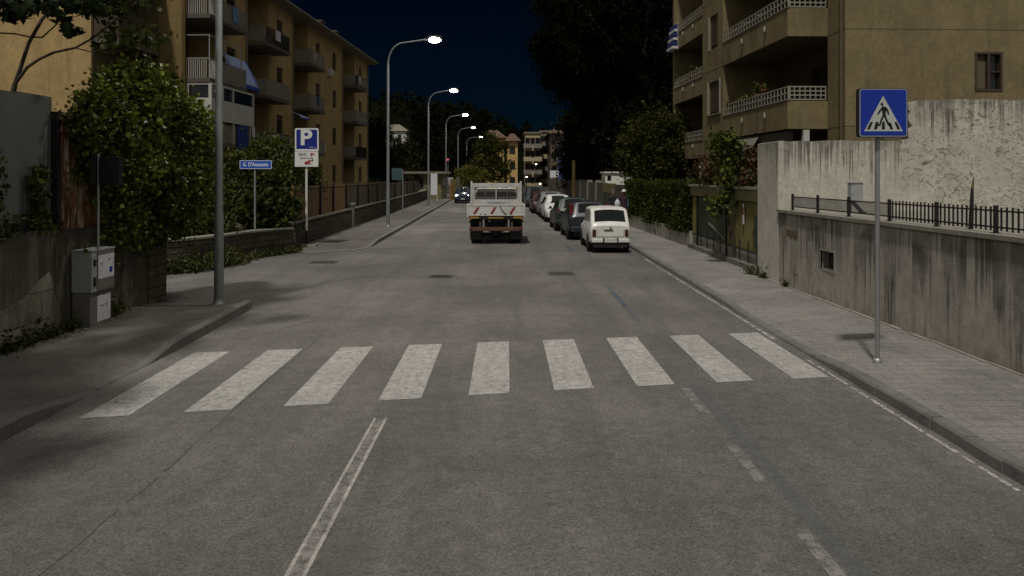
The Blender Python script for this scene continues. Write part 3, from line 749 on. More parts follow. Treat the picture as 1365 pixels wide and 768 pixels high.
# ================================================================== FOLIAGE
def leaf_mesh(name, P, size, mat, seed=0, aspect=.6, up=.3, fold=.18, off=(0, 0, 0), shape='diamond', droop=.0):
    r = np.random.default_rng(seed); P = np.asarray(P, float); n = len(P)
    d = r.normal(size=(n, 3)); d[:, 2] -= droop; d /= np.linalg.norm(d, axis=1)[:, None]
    nr = r.normal(size=(n, 3)); nr[:, 2] += up * 3; nr -= (nr * d).sum(1)[:, None] * d; nr /= np.linalg.norm(nr, axis=1)[:, None] + 1e-9
    s = np.cross(d, nr); L = (r.uniform(size[0], size[1], n))[:, None]; W = L * aspect * .5
    P = P - np.array(off)
    if shape == 'diamond':
        V = np.stack([P - d * L * .5, P + s * W + nr * L * fold, P + d * L * .5, P - s * W + nr * L * fold], 1)
        tri = np.array([[0, 1, 2], [0, 2, 3]])
    else:   # lobed leaf, as of a fig
        V = np.stack([P - d * L * .5, P + s * W * 1.1 - d * L * .12 + nr * L * fold, P + s * W * .45 + d * L * .1 + nr * L * fold * .4, P + s * W * .8 + d * L * .34 + nr * L * fold,
                      P + d * L * .5, P - s * W * .8 + d * L * .34 + nr * L * fold, P - s * W * .45 + d * L * .1 + nr * L * fold * .4, P - s * W * 1.1 - d * L * .12 + nr * L * fold], 1)
        tri = np.array([[0, 1, 2], [0, 2, 4], [2, 3, 4], [0, 4, 6], [4, 5, 6], [0, 6, 7]])
    k = V.shape[1]
    F = (tri[None] + (np.arange(n) * k)[:, None, None]).reshape(-1)
    me = bpy.data.meshes.new(name); me.vertices.add(n * k); me.vertices.foreach_set('co', V.reshape(-1).astype('f'))
    nf = n * len(tri); me.loops.add(nf * 3); me.loops.foreach_set('vertex_index', F.astype('i'))
    me.polygons.add(nf); me.polygons.foreach_set('loop_start', (np.arange(nf) * 3).astype('i')); me.polygons.foreach_set('loop_total', np.full(nf, 3, 'i'))
    me.materials.append(mat); me.update(calc_edges=True); me.validate()
    return me
def leaves(name, P, size, mat, parent, **kw):
    return part(name, leaf_mesh(name, P, size, mat, off=OFF[root_of(parent).name], **kw), None, parent)
def clump_cloud(blobs, n, seed, shell=.55, clumps=60, csig=.18):
    """points in clumps spread over the outer part of a set of ellipsoids (cx,cy,cz,rx,ry,rz)"""
    r = np.random.default_rng(seed); B = np.array(blobs, float)
    vol = (B[:, 3] * B[:, 4] + B[:, 4] * B[:, 5] + B[:, 3] * B[:, 5]); vol /= vol.sum()
    bi = r.choice(len(B), clumps, p=vol)
    u = r.normal(size=(clumps, 3)); u /= np.linalg.norm(u, axis=1)[:, None]
    rad = r.uniform(shell, 1.03, clumps)[:, None]
    C = B[bi, :3] + u * B[bi, 3:] * rad
    ci = r.integers(0, clumps, n); sig = r.uniform(.6, 1.5, clumps)[ci][:, None] * csig
    return C[ci] + r.normal(size=(n, 3)) * sig
def shell_cloud(blobs, n, seed, lo=.8, hi=1.05, nz=.12):
    r = np.random.default_rng(seed); B = np.array(blobs, float)
    vol = (B[:, 3] * B[:, 4] + B[:, 4] * B[:, 5] + B[:, 3] * B[:, 5]); vol /= vol.sum()
    bi = r.choice(len(B), n, p=vol); u = r.normal(size=(n, 3)); u /= np.linalg.norm(u, axis=1)[:, None]
    return B[bi, :3] + u * B[bi, 3:] * r.uniform(lo, hi, n)[:, None] + r.normal(size=(n, 3)) * nz
def limbs(mb, base, tips, r0, seed=0, n=7):
    rr = random.Random(seed)
    for tip in tips:
        a, b = Vector(base), Vector(tip); pts = []; rs = []
        side = Vector((rr.uniform(-1, 1), rr.uniform(-1, 1), rr.uniform(0, .6))) * (b - a).length * .12
        for i in range(n):
            q = i / (n - 1); pts.append(a.lerp(b, q) + side * math.sin(math.pi * q)); rs.append(r0 * (1 - .8 * q))
        mb.tube(pts, rs, 7)
def tree(name, label, cat, base, trunk_h, r0, blobs, n, size, mat, seed, group=None, clumps=90, csig=.35, bark='bark_dark', shell=.45, up=.3, extra_trunk=True, aspect=.6):
    t = thing(name, label, cat, base, 0, group)
    tb = MB(); bx, by, bz = base
    top = (bx + rnd.uniform(-.2, .2), by, bz + trunk_h)
    tb.tube([(bx, by, bz - .1), (bx + .03, by, bz + .25), (bx + rnd.uniform(-.1, .1), by, bz + trunk_h * .55), top], [r0 * 1.5, r0 * 1.1, r0 * .9, r0 * .75], 10)
    limbs(tb, top, [(b[0], b[1], b[2] + b[5] * .2) for b in blobs] + [(b[0] + b[3] * .6 * rnd.uniform(-1, 1), b[1] + b[4] * .6 * rnd.uniform(-1, 1), b[2] + b[5] * .5) for b in blobs], r0 * .6, seed)
    part('trunk', tb, M[bark], t)
    leaves('crown', clump_cloud(blobs, n, seed, shell, clumps, csig), size, M[mat], t, seed=seed, up=up, aspect=aspect)
    return t

# ================================================================== LEFT PAVEMENT
def lh(y):
    if y < 7.6: return .145
    if y < 8.5: return .145 - .13 * (y - 7.6) / .9
    if y < 9.9: return .015
    if y < 10.8: return .015 + .14 * (y - 9.9) / .9
    if y < 14.2: return .155
    return max(.012, .155 - .145 * (y - 14.2) / .7)
LY = frange(-8, 14.9, .3)
def lx(y): return -4.80 - (0 if y < 11 else .035 * (y - 11)) - (0 if y < 14 else .45 * (y - 14) ** 2)
kb = MB(); sw = MB()
for a, b in zip(LY[:-1], LY[1:]):
    ha, hb = lh(a), lh(b); w = .15
    pa = [(lx(a), a, -.03), (lx(a) - .015, a, ha - .02), (lx(a) - .035, a, ha), (lx(a) - w, a, ha + .002)]
    pb = [(lx(b), b, -.03), (lx(b) - .015, b, hb - .02), (lx(b) - .035, b, hb), (lx(b) - w, b, hb + .002)]
    kb.add(pa + pb, [(1, 5, 4, 0), (2, 6, 5, 1), (3, 7, 6, 2)])
    prev = None
    for i, j in ((w, .5), (.5, .95), (.95, 1.5), (1.5, 2.4)):
        def hh(y, d): k = min(1, max(0, (d - w) / .8)); e = lh(y); base = .12 if y < 13.6 else max(.014, .12 - .11 * (y - 13.6) / 1.3); return e * (1 - k) + base * k - .002
        sw.quad((lx(a) - j, a, hh(a, j)), (lx(a) - i, a, hh(a, i)), (lx(b) - i, b, hh(b, i)), (lx(b) - j, b, hh(b, j)))
y = 14.9
sw.quad((lx(y) - 2.4, y, .012), (lx(y) - .15, y, .012), (lx(y) - .2, y + .02, -.02), (lx(y) - 2.4, y + .02, -.02))
struct('kerb', kb, M['kerb_shaded']); struct('pavement', sw, M['pavement'])
# beyond the side street
def kxl(y): return -4.92 + bend(y)
FY = frange(26.2, 50, 2) + frange(50, 150, 5)[1:]
kb = MB(); sw = MB()
for a, b in zip(FY[:-1], FY[1:]):
    h_ = lambda y: min(.13, .01 + .12 * (y - 26.2) / 1.3)
    xa, xb = kxl(a), kxl(b)
    kb.add([(xa, a, -.02), (xa - .01, a, h_(a)), (xa - .16, a, h_(a) + .002), (xb, b, -.02), (xb - .01, b, h_(b)), (xb - .16, b, h_(b) + .002)], [(1, 4, 3, 0), (2, 5, 4, 1)])
    sw.quad((-7.5 + 1.1 * bend(b), b, .122), (-7.5 + 1.1 * bend(a), a, .122), (xa - .16, a, h_(a)), (xb - .16, b, h_(b)))
sw.add([(-7.5, 26.2, .122), (-7.5, 24.4, .05), (-6.6, 24.35, .012), (-5.4, 25.3, .010), (kxl(26.2), 26.2, .010)], [(0, 1, 2, 3, 4)])
struct('kerb', kb, M['kerb']); struct('pavement', sw, M['pavement'])
sw = MB(); sw.add([(-7.2, 24.45, .018), (-6.6, 24.25, .018), (-5.35, 25.15, .018), (-5.02, 26.1, .018), (-5.10, 26.15, .018), (-5.45, 25.27, .018), (-6.6, 24.40, .018), (-7.2, 24.6, .018)], [tuple(range(8))])
struct('pavement_edge', sw, M['kerb_light'])

# ================================================================== LEFT NEAR WALL, METAL FENCE
t = thing('boundary_wall', 'dark mossy concrete wall with exposed stone foot, left pavement', 'wall', (-7.1, 9, 0))
w = MB(); n = 40
tops_ = [(2 + 12.3 * i / n, 1.68 + .03 * math.sin(i * .9) + rnd.uniform(-.012, .012)) for i in range(n + 1)]
for (y0, z0), (y1, z1) in zip(tops_[:-1], tops_[1:]):
    for k0, k1 in ((0, .5), (.5, 1.0)):
        w.quad((-6.95, y0, z0 * k0), (-6.95, y0, z0 * k1), (-6.95, y1, z1 * k1), (-6.95, y1, z1 * k0))
    w.quad((-6.95, y0, z0), (-7.3, y0, z0), (-7.3, y1, z1), (-6.95, y1, z1))
w.quad((-6.95, 2, 0), (-7.3, 2, 0), (-7.3, 2, 1.68), (-6.95, 2, 1.68))
part('wall_face', w, M['left_wall'], t)
st = MB()
pts = [(2.0, .55)] + [(y, z + rnd.uniform(-.03, .03)) for y, z in ((4, .62), (6, .66), (8, .60), (9.4, .62), (10.1, .66), (10.7, .74), (11.0, .95), (11.25, 1.05), (11.35, .9), (11.3, .5), (11.4, .1))] + [(11.4, 0), (2.0, 0)]
st.add([(-6.935, y, z) for y, z in pts] + [(-6.96, y, z) for y, z in pts], [tuple(range(len(pts)))] + [(i, len(pts) + i, len(pts) + (i + 1) % len(pts), (i + 1) % len(pts)) for i in range(len(pts))])
part('exposed_stone', st, M['left_base'], t)
pr = MB().box(-7.45, -6.90, 14.3, 15.0, 0, 1.62)
part('stone_pier', pr, M['pier_stone'], t, bevel=.02)
gd = MB(); gd.quad((-60, -8, 1.5), (-7.28, -8, 1.5), (-7.28, 14.9, 1.5), (-60, 14.9, 1.5)).quad((-60, 14.9, -.1), (-60, 14.9, 1.5), (-7.28, 14.9, 1.5), (-7.28, 14.9, -.1))
struct('garden_ground', gd, M['earth'])
def corr(mb, y0, y1, z0, z1, x, amp=.012, pitch=.08):
    n = max(4, int((y1 - y0) / pitch * 6)); vs = []
    for i in range(n + 1):
        y = y0 + (y1 - y0) * i / n; xx = x + amp * math.sin(2 * math.pi * (y - y0) / pitch)
        vs += [(xx, y, z0), (xx, y, z1 + .0)]
    mb.add(vs, [(2 * i, 2 * i + 2, 2 * i + 3, 2 * i + 1) for i in range(n)], 0, True)
    vs2 = [(v[0] - .004, v[1], v[2]) for v in vs]
    mb.add(vs2, [(2 * i + 1, 2 * i + 3, 2 * i + 2, 2 * i) for i in range(n)], 0, True)
    return mb
t = thing('sheet_fence', 'tall fence of dull grey corrugated metal sheets on the mossy wall', 'fence', (-7.15, 9, 1.6))
y = 3.0; k = 0
while y < 11.5:
    L = min(1.13, 11.62 - y)
    part('metal_sheet', corr(MB(), y, y + L, 1.62, 3.70 + .03 * math.sin(k * 2.1), -7.10 - .03 * (k % 2), pitch=.10 if k % 2 else .16), M['sheet'], t); y += L - .02; k += 1
for y in (5.0, 7.3, 9.6, 11.6): part('post', MB().box(-7.25, -7.19, y - .03, y + .03, 1.5, 3.66), M['dark_metal'], t)
t = thing('rusty_fence_sheet', 'rusty brown metal sheet standing between grey sheets and the ivy', 'metal sheet', (-7.1, 12.2, 1.6))
part('sheet', corr(MB(), 11.66, 12.9, 1.62, 3.48, -7.05, .022, .2), M['rust'], t)
part('post', MB().box(-7.13, -7.02, 11.58, 11.68, 1.5, 3.5), M['dark_metal'], t)

# small post with a dark box by the ivy
p = at(131, 205, 11.93)
t = thing('service_post', 'thin grey post with a dark box in front of the ivy', 'post', (p.x, 11.93, 1.33))
part('pole', MB().tube([(p.x, 11.93, 1.337), (p.x, 11.93, 2.86)], .018, 8), M['galv'], t)
part('plate', MB().box(p.x - .10, p.x - .02, 11.90, 11.94, 2.38, 2.86), M['black'], t)
M['sign_dark'] = simple('dark_blue_box', (.009, .012, .018), .35, .2, 3)
part('box', MB().box(p.x + .05, p.x + .37, 11.86, 11.96, 2.36, 2.78).box(p.x + .04, p.x + .38, 11.85, 11.97, 2.78, 2.795).bar((p.x, 11.93, 2.6), (p.x + .06, 11.93, 2.6), .03), M['sign_dark'], t, bevel=.004)

# utility cabinet with paper notices
t = thing('utility_cabinet', 'grey roadside utility cabinet with torn white notices by the mossy wall', 'utility cabinet', (-6.75, 12.1, .12))
X0, X1, Y0, Y1 = -6.92, -6.60, 11.78, 12.44
part('plinth', MB().box(X0, X1 - .035, Y0 + .02, Y1 - .02, .08, .66), M['plinth'], t, bevel=.008)
bd = part('body', MB().box(X0, X1, Y0, Y1, .665, 1.31), M['cabinet'], t, bevel=.006)
part('lid', MB().box(X0, X1 + .015, Y0 - .015, Y1 + .015, 1.312, 1.335), M['cabinet'], t, bevel=.004)
dr = part('door', MB().box(X1, X1 + .012, Y0 + .15, Y1 - .015, .69, 1.29), M['plinth'], t)
part('lock', MB().box(X1, X1 + .02, Y0 + .05, Y0 + .10, 1.08, 1.18).box(X1, X1 + .016, Y0 + .045, Y0 + .105, .76, .90), M['black'], t)
def notice(y0, y1, z0, z1, x, label):
    pts = []
    for a, b, c, d in ((y0, z0, y1, z0), (y1, z0, y1, z1), (y1, z1, y0, z1), (y0, z1, y0, z0)):
        for i in range(6): q = i / 6; pts.append((a + (c - a) * q + rnd.uniform(-.008, .008), b + (d - b) * q + rnd.uniform(-.008, .008)))
    m = MB(); m.add([(x, u, v) for u, v in pts], [tuple(range(len(pts)))]); return part('notice', m, M['paper'], t, label=label)
n1 = notice(Y0 + .17, Y1 - .02, .86, 1.24, X1 + .0145, 'torn white notice with a blue mark on the upper door')
n2 = notice(Y0 + .22, Y1 - .05, .17, .58, X1 - .032, 'torn white notice on the plinth')
M['ink'] = simple('faded_ink', (.14, .14, .16), .8, .2, 5)
ik = MB()
for (ys, zs, ln, hh) in ((.22, 1.09, .05, .02), (.275, 1.10, .04, .015), (.23, 1.07, .07, .008), (.47, 1.13, .05, .03)):
    ik.box(X1 + .0146, X1 + .0156, Y0 + ys, Y0 + ys + ln, zs, zs + hh)
for (ys, zs, ln, hh) in ((.30, .40, .05, .02), (.36, .395, .04, .03), (.44, .41, .08, .018), (.46, .39, .05, .01)):
    ik.box(X1 - .0319, X1 - .0309, Y0 + ys, Y0 + ys + ln, zs, zs + hh)
part('print', ik, M['ink'], n1)
part('blue_mark', MB().box(X1 + .0147, X1 + .0159, Y0 + .49, Y0 + .58, .93, 1.02), M['sign_blue'], n1)

# ================================================================== IVY, FIG TREE
def on_wall(n, seed, y0, y1, z0, z1, x, dx):
    r = np.random.default_rng(seed); return np.stack([x + r.uniform(-dx, dx, n), r.uniform(y0, y1, n), r.uniform(z0, z1, n)], 1)
t = thing('ivy_bush', 'big glossy ivy bush spilling over the end of the mossy wall', 'ivy', (-6.95, 13.6, 1.5))
IV = [(-6.85, 13.0, 3.05, .62, 1.15, 1.05), (-6.85, 14.1, 3.1, .70, 1.1, 1.15), (-6.7, 14.9, 2.75, .75, .9, 1.15), (-6.75, 12.4, 3.35, .4, .7, .62), (-6.75, 13.7, 3.85, .6, 1.1, .62), (-6.75, 14.6, 2.0, .55, .9, .75), (-6.75, 15.2, 3.3, .6, .7, .8), (-6.8, 13.2, 2.1, .35, .7, .5)]
leaves('foliage', np.concatenate([clump_cloud(IV, 26000, 3, .72, 520, .12), shell_cloud(IV, 11000, 4, .55, .95, .08)]), (.05, .12), M['leaf_ivy'], t, seed=3, up=.35, aspect=.85, droop=.4)
r_ = np.random.default_rng(41)
hang = np.stack([-6.78 + r_.normal(0, .1, 900), 13.9 + r_.normal(0, .6, 900), 1.62 - np.abs(r_.normal(0, .22, 900))], 1)
leaves('trailing_stems', hang, (.07, .13), M['leaf_ivy'], t, seed=8, droop=1)
tb = MB(); limbs(tb, (-7.1, 13.6, 1.5), [(b[0], b[1], b[2] + b[5] * .5) for b in IV], .05, 5); part('stems', tb, M['bark_dark'], t)
t = thing('creeper', 'small creeper hanging on the corrugated sheets at the frame edge', 'creeper', (-7.05, 10.6, 1.7))
r_ = np.random.default_rng(42)
leaves('foliage', np.concatenate([on_wall(260, 11, 10.95, 11.3, 1.65, 2.65, -7.0, .07), on_wall(240, 12, 9.6, 10.35, 1.6, 2.75, -7.0, .08), on_wall(160, 14, 9.7, 11.6, 1.62, 1.95, -6.98, .07)]), (.06, .13), M['leaf_bush'], t, seed=12, aspect=.8)
tb = MB(); limbs(tb, (-7.05, 11.1, 1.66), [(-7.03, 11.2, 2.6), (-7.03, 11.0, 2.4)], .012, 3); limbs(tb, (-7.05, 10.1, 1.66), [(-7.03, 10.2, 2.7), (-7.03, 9.8, 2.5)], .012, 3); part('stems', tb, M['bark_dark'], t)

t = thing('fig_tree', 'thin branching tree with large dark leaves behind the metal fence', 'tree', (-8.3, 12.5, 1.5))
D = 12.5
def ap(px, py, dy=0): return at(px, py, D + dy)
tb = MB()
def br(pts, r0, r1):
    ps = [ap(*p) for p in pts]; tb.tube(ps, [r0 + (r1 - r0) * i / (len(ps) - 1) for i in range(len(ps))], 8)
tb.tube([(-8.32, 12.5, 1.4), (-8.33, 12.5, 2.6), ap(15, 135), ap(20, 112)], [.06, .055, .045, .04], 8)
br([(20, 112), (27, 92), (38, 58), (56, 26), (75, 2, .2), (100, -40, .4), (130, -110, .2)], .034, .02)
br([(20, 112), (36, 90), (52, 79), (72, 70), (100, 64), (122, 52, .2), (146, 34, .3), (172, 12, .4), (200, -20, .6)], .028, .012)
br([(100, 64), (120, 69, .1), (142, 70, .2), (175, 66, .3)], .011, .006)
br([(38, 49), (20, 45, -.1), (-5, 44, -.2), (-50, 36, -.4)], .014, .012)
br([(38, 49), (56, 50, .1), (74, 34, .2), (84, 20, .2)], .016, .01)
br([(75, 2, .2), (40, -12, 0), (0, -14, -.3), (-60, -60, -1)], .02, .01)
br([(75, 2, .2), (120, -10, .2), (170, -15, .4)], .018, .008)
over = [(-6.6, 11.0, 7.2), (-6.2, 9.2, 7.6), (-6.6, 7.2, 7.4), (-7.6, 8.4, 7.8), (-6.9, 12.2, 7.4), (-7.2, 5.4, 7.2), (-6.4, 4.2, 7.5), (-7.6, 6.4, 6.8), (-7.8, 10.2, 7.0), (-5.6, 3.2, 7.4)]
limbs(tb, ap(130, -110, .2), over, .03, 9); part('trunk', tb, M['bark'], t)
r_ = np.random.default_rng(5)
def spray(cx, cy, sx_, sy_, n, dy=0, sd=.35):
    return np.array([tuple(at(cx + r_.normal() * sx_, cy + r_.normal() * sy_, D + dy + r_.normal() * sd)) for _ in range(n)])
leaves('crown', np.concatenate([spray(20, 8, 26, 7, 70), spray(70, 6, 26, 8, 70, .2), spray(15, 22, 14, 4, 22), spray(88, 33, 5, 7, 14, .2, .15), spray(100, 42, 4, 4, 8, .2, .1), spray(120, 4, 22, 8, 60, .3), spray(45, -25, 40, 12, 80)]), (.14, .26), M['leaf_fig'], t, seed=5, aspect=1.0, shape='lobed', up=.5, droop=.3)
leaves('twig_leaves', np.concatenate([spray(150, 14, 18, 10, 70, .4), spray(170, 42, 20, 9, 60, .5), spray(142, 60, 10, 6, 30, .4), spray(190, 50, 12, 7, 34, .6), spray(206, 60, 8, 4, 16, .6), spray(178, 6, 18, 7, 46, .5), spray(222, 48, 6, 3, 6, .6, .1)]), (.08, .16), M['leaf_spray'], t, seed=6, aspect=.9, shape='lobed', up=.5)
leaves('overhanging_crown', clump_cloud([(x, y, z, 1.1, 1.2, .6) for x, y, z in over], 3600, 17, .2, 130, .20), (.18, .30), M['leaf_fig'], t, seed=7, aspect=1.0, shape='lobed', up=.6)

# weeds along the foot of the left walls
w1 = []
r_ = np.random.default_rng(9)
for _ in range(64):
    y = r_.uniform(8.5, 11.75) if r_.random() < .75 else r_.uniform(12.5, 13.6); k = r_.uniform(.3, 1.3)
    for _ in range(int(26 * k)): w1.append((-6.82 + abs(r_.normal(0, .07)) * k, y + r_.normal(0, .09), .14 + abs(r_.normal(0, .12)) * k))
me = leaf_mesh('weeds', w1, (.05, .11), M['weed'], 10, .45, .2)
o = bpy.data.objects.new('weeds', me); COL.objects.link(o); tag(o, 'low weeds and dry leaves along the foot of the mossy wall', 'weeds', kind='stuff'); OFF[o.name] = (0, 0, 0)
dl = np.stack([-6.7 + np.abs(r_.normal(0, .12, 130)), r_.uniform(8.5, 13.6, 130), np.full(130, .135)], 1)
M['litter'] = m_leaf('dry_leaves', (.10, .085, .05), (.26, .23, .16), .8, .1)
me = leaf_mesh('fallen_leaves', dl, (.03, .06), M['litter'], 11, .7, 3)
o = bpy.data.objects.new('fallen_leaves', me); COL.objects.link(o); tag(o, 'pale dry leaves scattered below the mossy wall', 'leaves', kind='stuff')

# ================================================================== LOW STONE WALL ALONG SIDE STREET AND BEYOND
base_pts = [(-16, 17.6), (-11.5, 18.3), (-8.96, 19.35), (-8.25, 20.9), (-7.98, 22.6), (-7.62, 23.9), (-7.22, 24.75)]
t = thing('low_stone_wall', 'low rough stone wall with pale coping curving into the side street', 'wall', (-8, 22, 0))
def low_wall(mbw, mbc, pts, h, th=.35, cz=.06):
    L = []
    for i, (x, y) in enumerate(pts):
        a = Vector((*pts[max(0, i - 1)], 0)); b = Vector((*pts[min(len(pts) - 1, i + 1)], 0)); d = (b - a).normalized(); n = Vector((-d.y, d.x, 0))
        L.append((Vector((x, y, 0)), n))
    hf = h if callable(h) else (lambda i: h)
    for i in range(len(L) - 1):
        (a, na), (b, nb) = L[i], L[i + 1]; ha, hb = hf(i), hf(i + 1)
        A0, A1, B0, B1 = a, a + na * th, b, b + nb * th
        z = lambda p, q: (p.x, p.y, q)
        mbw.quad(z(A0, -.05), z(B0, -.05), z(B0, hb), z(A0, ha)); mbw.quad(z(A1, -.05), z(A1, ha), z(B1, hb), z(B1, -.05)); mbw.quad(z(A0, ha), z(B0, hb), z(B1, hb), z(A1, ha))
        a0, a1, b0, b1 = a - na * .05, a + na * (th + .04), b - nb * .05, b + nb * (th + .04)
        mbc.add([z(a0, ha + .003), z(a1, ha + .003), z(b1, hb + .003), z(b0, hb + .003), z(a0, ha + cz), z(a1, ha + cz), z(b1, hb + cz), z(b0, hb + cz)], [(4, 7, 6, 5), (0, 4, 5, 1)[::-1], (0, 3, 7, 4), (1, 5, 6, 2), (0, 1, 2, 3), (2, 6, 7, 3)])
    (a, na), (b, nb) = L[0], L[-1]
    for (p, q, h_) in ((a, a + na * th, hf(0)), (b, b + nb * th, hf(len(L) - 1))): mbw.quad((p.x, p.y, -.05), (q.x, q.y, -.05), (q.x, q.y, h_), (p.x, p.y, h_))
def smooth(pts, n=4):
    out = []
    for i in range(len(pts) - 1):
        p0, p1, p2, p3 = [Vector((*pts[min(max(k, 0), len(pts) - 1)], 0)) for k in (i - 1, i, i + 1, i + 2)]
        for j in range(n):
            q = j / n; out.append((.5 * (2 * p1 + (p2 - p0) * q + (2 * p0 - 5 * p1 + 4 * p2 - p3) * q * q + (3 * p1 - p0 - 3 * p2 + p3) * q ** 3)).to_2d()[:])
    return out + [pts[-1]]
wb, cb = MB(), MB(); low_wall(wb, cb, smooth(base_pts), lambda i: .84 - .004 * i); part('stonework', wb, M['low_stone'], t); part('coping', cb, M['coping_l'], t)
lwx = lambda y: -7.24 + 1.02 * bend(y) - (0 if y < 50 else .006 * (y - 50))
t = thing('roadside_wall', 'long low stone wall under the brown fence along the far pavement', 'wall', (-7.4, 40, 0))
wb, cb = MB(), MB(); ys_ = frange(25.1, 105, 3.2); low_wall(wb, cb, [(lwx(y), y) for y in ys_], lambda i: .92 + .0022 * (ys_[i] - 25)); part('stonework', wb, M['low_stone'], t); part('coping', cb, M['coping_l'], t)
for y in (35.2, 47): part('pilaster', MB().box(lwx(y) - .3, lwx(y) + .06, y - .25, y + .25, 0, 1.16).box(lwx(y) - .34, lwx(y) + .12, y - .3, y + .3, 1.16, 1.24), M['coping_l'], t)
gd = MB(); gd.add([(-60, 17.5, .70), (-11.5, 18.7, .70), (-9.3, 19.6, .70), (-8.5, 21.0, .70), (-8.25, 22.6, .72), (-7.9, 24, .74), (-7.5, 25.2, .8), (-8.0, 45, .9), (-9.6, 105, .9), (-60, 105, .9)], [tuple(range(10))]); struct('garden_ground', gd, M['earth'])

# fence above it
t = thing('reed_fence', 'brown reed panel fence with dark posts on the long low wall', 'fence', (-7.5, 35, .95))
def fx(y): return lwx(y) - .2
ys_ = [25.3, 27.3, 29.4, 31.8, 34.6, 37.6, 40.8, 44, 48, 52, 56, 60, 65, 70]
for a, b in zip(ys_[:-1], ys_[1:]):
    m = MB(); n = int((b - a) / .09); top = 2.14 if a < 48 else 2.05
    for i in range(n):
        y0 = a + (b - a) * i / n; y1 = a + (b - a) * (i + .86) / n
        m.box(fx(y0) - .012 + rnd.uniform(-.008, .008), fx(y0) + .012, y0, y1, .96, top + rnd.uniform(-.03, .03))
    part('reed_panel', m, M['fence_brown'] if a < 33 else M['fence_grey'], t)
    part('post', MB().box(fx(a) + .02, fx(a) + .09, a - .04, a + .04, .95, top + .06), M['dark_metal'] if a > 25.5 else M['fence_brown'], t)
for y0 in ys_[:-1]:
    pass
rl = MB()
for a, b in zip(ys_[:-1], ys_[1:]):
    top = 2.14 if a < 48 else 2.05
    rl.bar((fx(a) + .03, a, top - .06), (fx(b) + .03, b, top - .06), .03, .05)
part('rail', rl, M['fence_brown'], t)

# shrubs behind the low wall
def shrub(label, blobs, n, size, mat, seed, name='shrub', group='shrubs behind the low stone wall', csig=.16, clumps=120, base=None):
    b = blobs[0]; base = base or (b[0], b[1], .72)
    t = thing(name, label, 'shrub', base, 0, group)
    tb = MB(); limbs(tb, base, [(q[0], q[1], q[2] + q[5] * .4) for q in blobs] * 2, .04, seed); part('stems', tb, M['bark_dark'], t)
    leaves('foliage', np.concatenate([clump_cloud(blobs, n, seed, .6, clumps, csig), shell_cloud(blobs, n // 3, seed + 50, .3, .9, .1)]), size, M[mat], t, seed=seed, aspect=.7)
    return t
shrub('light green leafy shrub right behind the blue street name plate', [(-8.5, 26.0, 2.0, .8, .7, 1.1), (-9.0, 26.6, 2.7, .7, .7, .9), (-8.05, 26.6, 2.3, .6, .6, .9)], 5200, (.10, .20), 'leaf_bush', 21)
shrub('bushy shrub with pale blossoms between lamp pole and street name plate', [(-9.6, 23.6, 1.6, .8, .7, .9), (-10.3, 24.2, 2.1, .8, .8, 1.0)], 4600, (.09, .18), 'leaf_bush', 22)
shrub('low grassy shrub at the bend of the low stone wall', [(-8.25, 24.6, 1.25, .6, .6, .65), (-7.95, 25.4, 1.35, .5, .5, .6)], 2600, (.12, .26), 'leaf_hedge', 23, csig=.2)
shrub('low shrub left of the street name plate pole', [(-8.9, 22.2, 1.15, .6, .6, .55), (-9.4, 21.4, 1.1, .7, .6, .5)], 2600, (.09, .17), 'leaf_bush', 24)
shrub('dark shrub half hidden by the ivy at the side street', [(-10.6, 20.5, 1.7, 1.1, .8, 1.2), (-12.0, 20.8, 2.0, 1.0, .8, 1.3)], 4200, (.09, .18), 'leaf_hedge', 25)
shrub('tall shrub standing behind the parking sign pole', [(-8.5, 29.2, 2.7, .7, .8, 1.0), (-8.2, 30.0, 2.5, .5, .6, .8)], 3200, (.11, .2), 'leaf_bush', 26)
shrub('rounded green shrub below the balconies left of the parking sign', [(-10.6, 29.0, 2.4, 1.3, 1.0, 1.0), (-9.6, 30.0, 2.9, 1.1, 1.0, 1.1)], 5200, (.11, .2), 'leaf_bush', 27)
shrub('dark shrub under the white enclosed veranda', [(-13.2, 28.5, 2.1, 1.4, 1.0, 1.2), (-14.8, 29, 2.1, 1.4, 1, 1.2)], 4600, (.11, .2), 'leaf_mid', 28)
M['blossom'] = simple('pale_blossom', (.6, .58, .52), .7, .1, 8)
# grass and weeds at the foot of the low wall
w1 = []; r_ = np.random.default_rng(19)
bp = smooth(base_pts, 8)[10:]
for (x, y) in bp:
    k = 1.0 if y < 21.6 else .35
    for _ in range(int(85 * k)): w1.append((x + .12 + abs(r_.normal(0, .25)) * k, y - .12 + r_.normal(0, .2), .03 + abs(r_.normal(0, .20)) * k))
me = leaf_mesh('weeds', w1, (.10, .22), M['weed'], 20, .3, .0, droop=-.6)
o = bpy.data.objects.new('weeds', me); COL.objects.link(o); tag(o, 'green weeds at the foot of the curved low stone wall', 'weeds', kind='stuff')
w1 = []
for (x, y, s) in ((5.98, 17.9, 1.0), (5.92, 17.5, .7), (5.93, 16.2, .5), (5.86, 18.3, .9)):
    for _ in range(int(60 * s)): w1.append((x - abs(r_.normal(0, .10)) * s, y + r_.normal(0, .14) * s, .12 + abs(r_.normal(0, .12)) * s))
me = leaf_mesh('weeds', w1, (.06, .15), M['weed'], 22, .3, .0, droop=-.8)
o = bpy.data.objects.new('weeds', me); COL.objects.link(o); tag(o, 'tufts of weeds at the corner of the pale wall', 'weeds', kind='stuff')

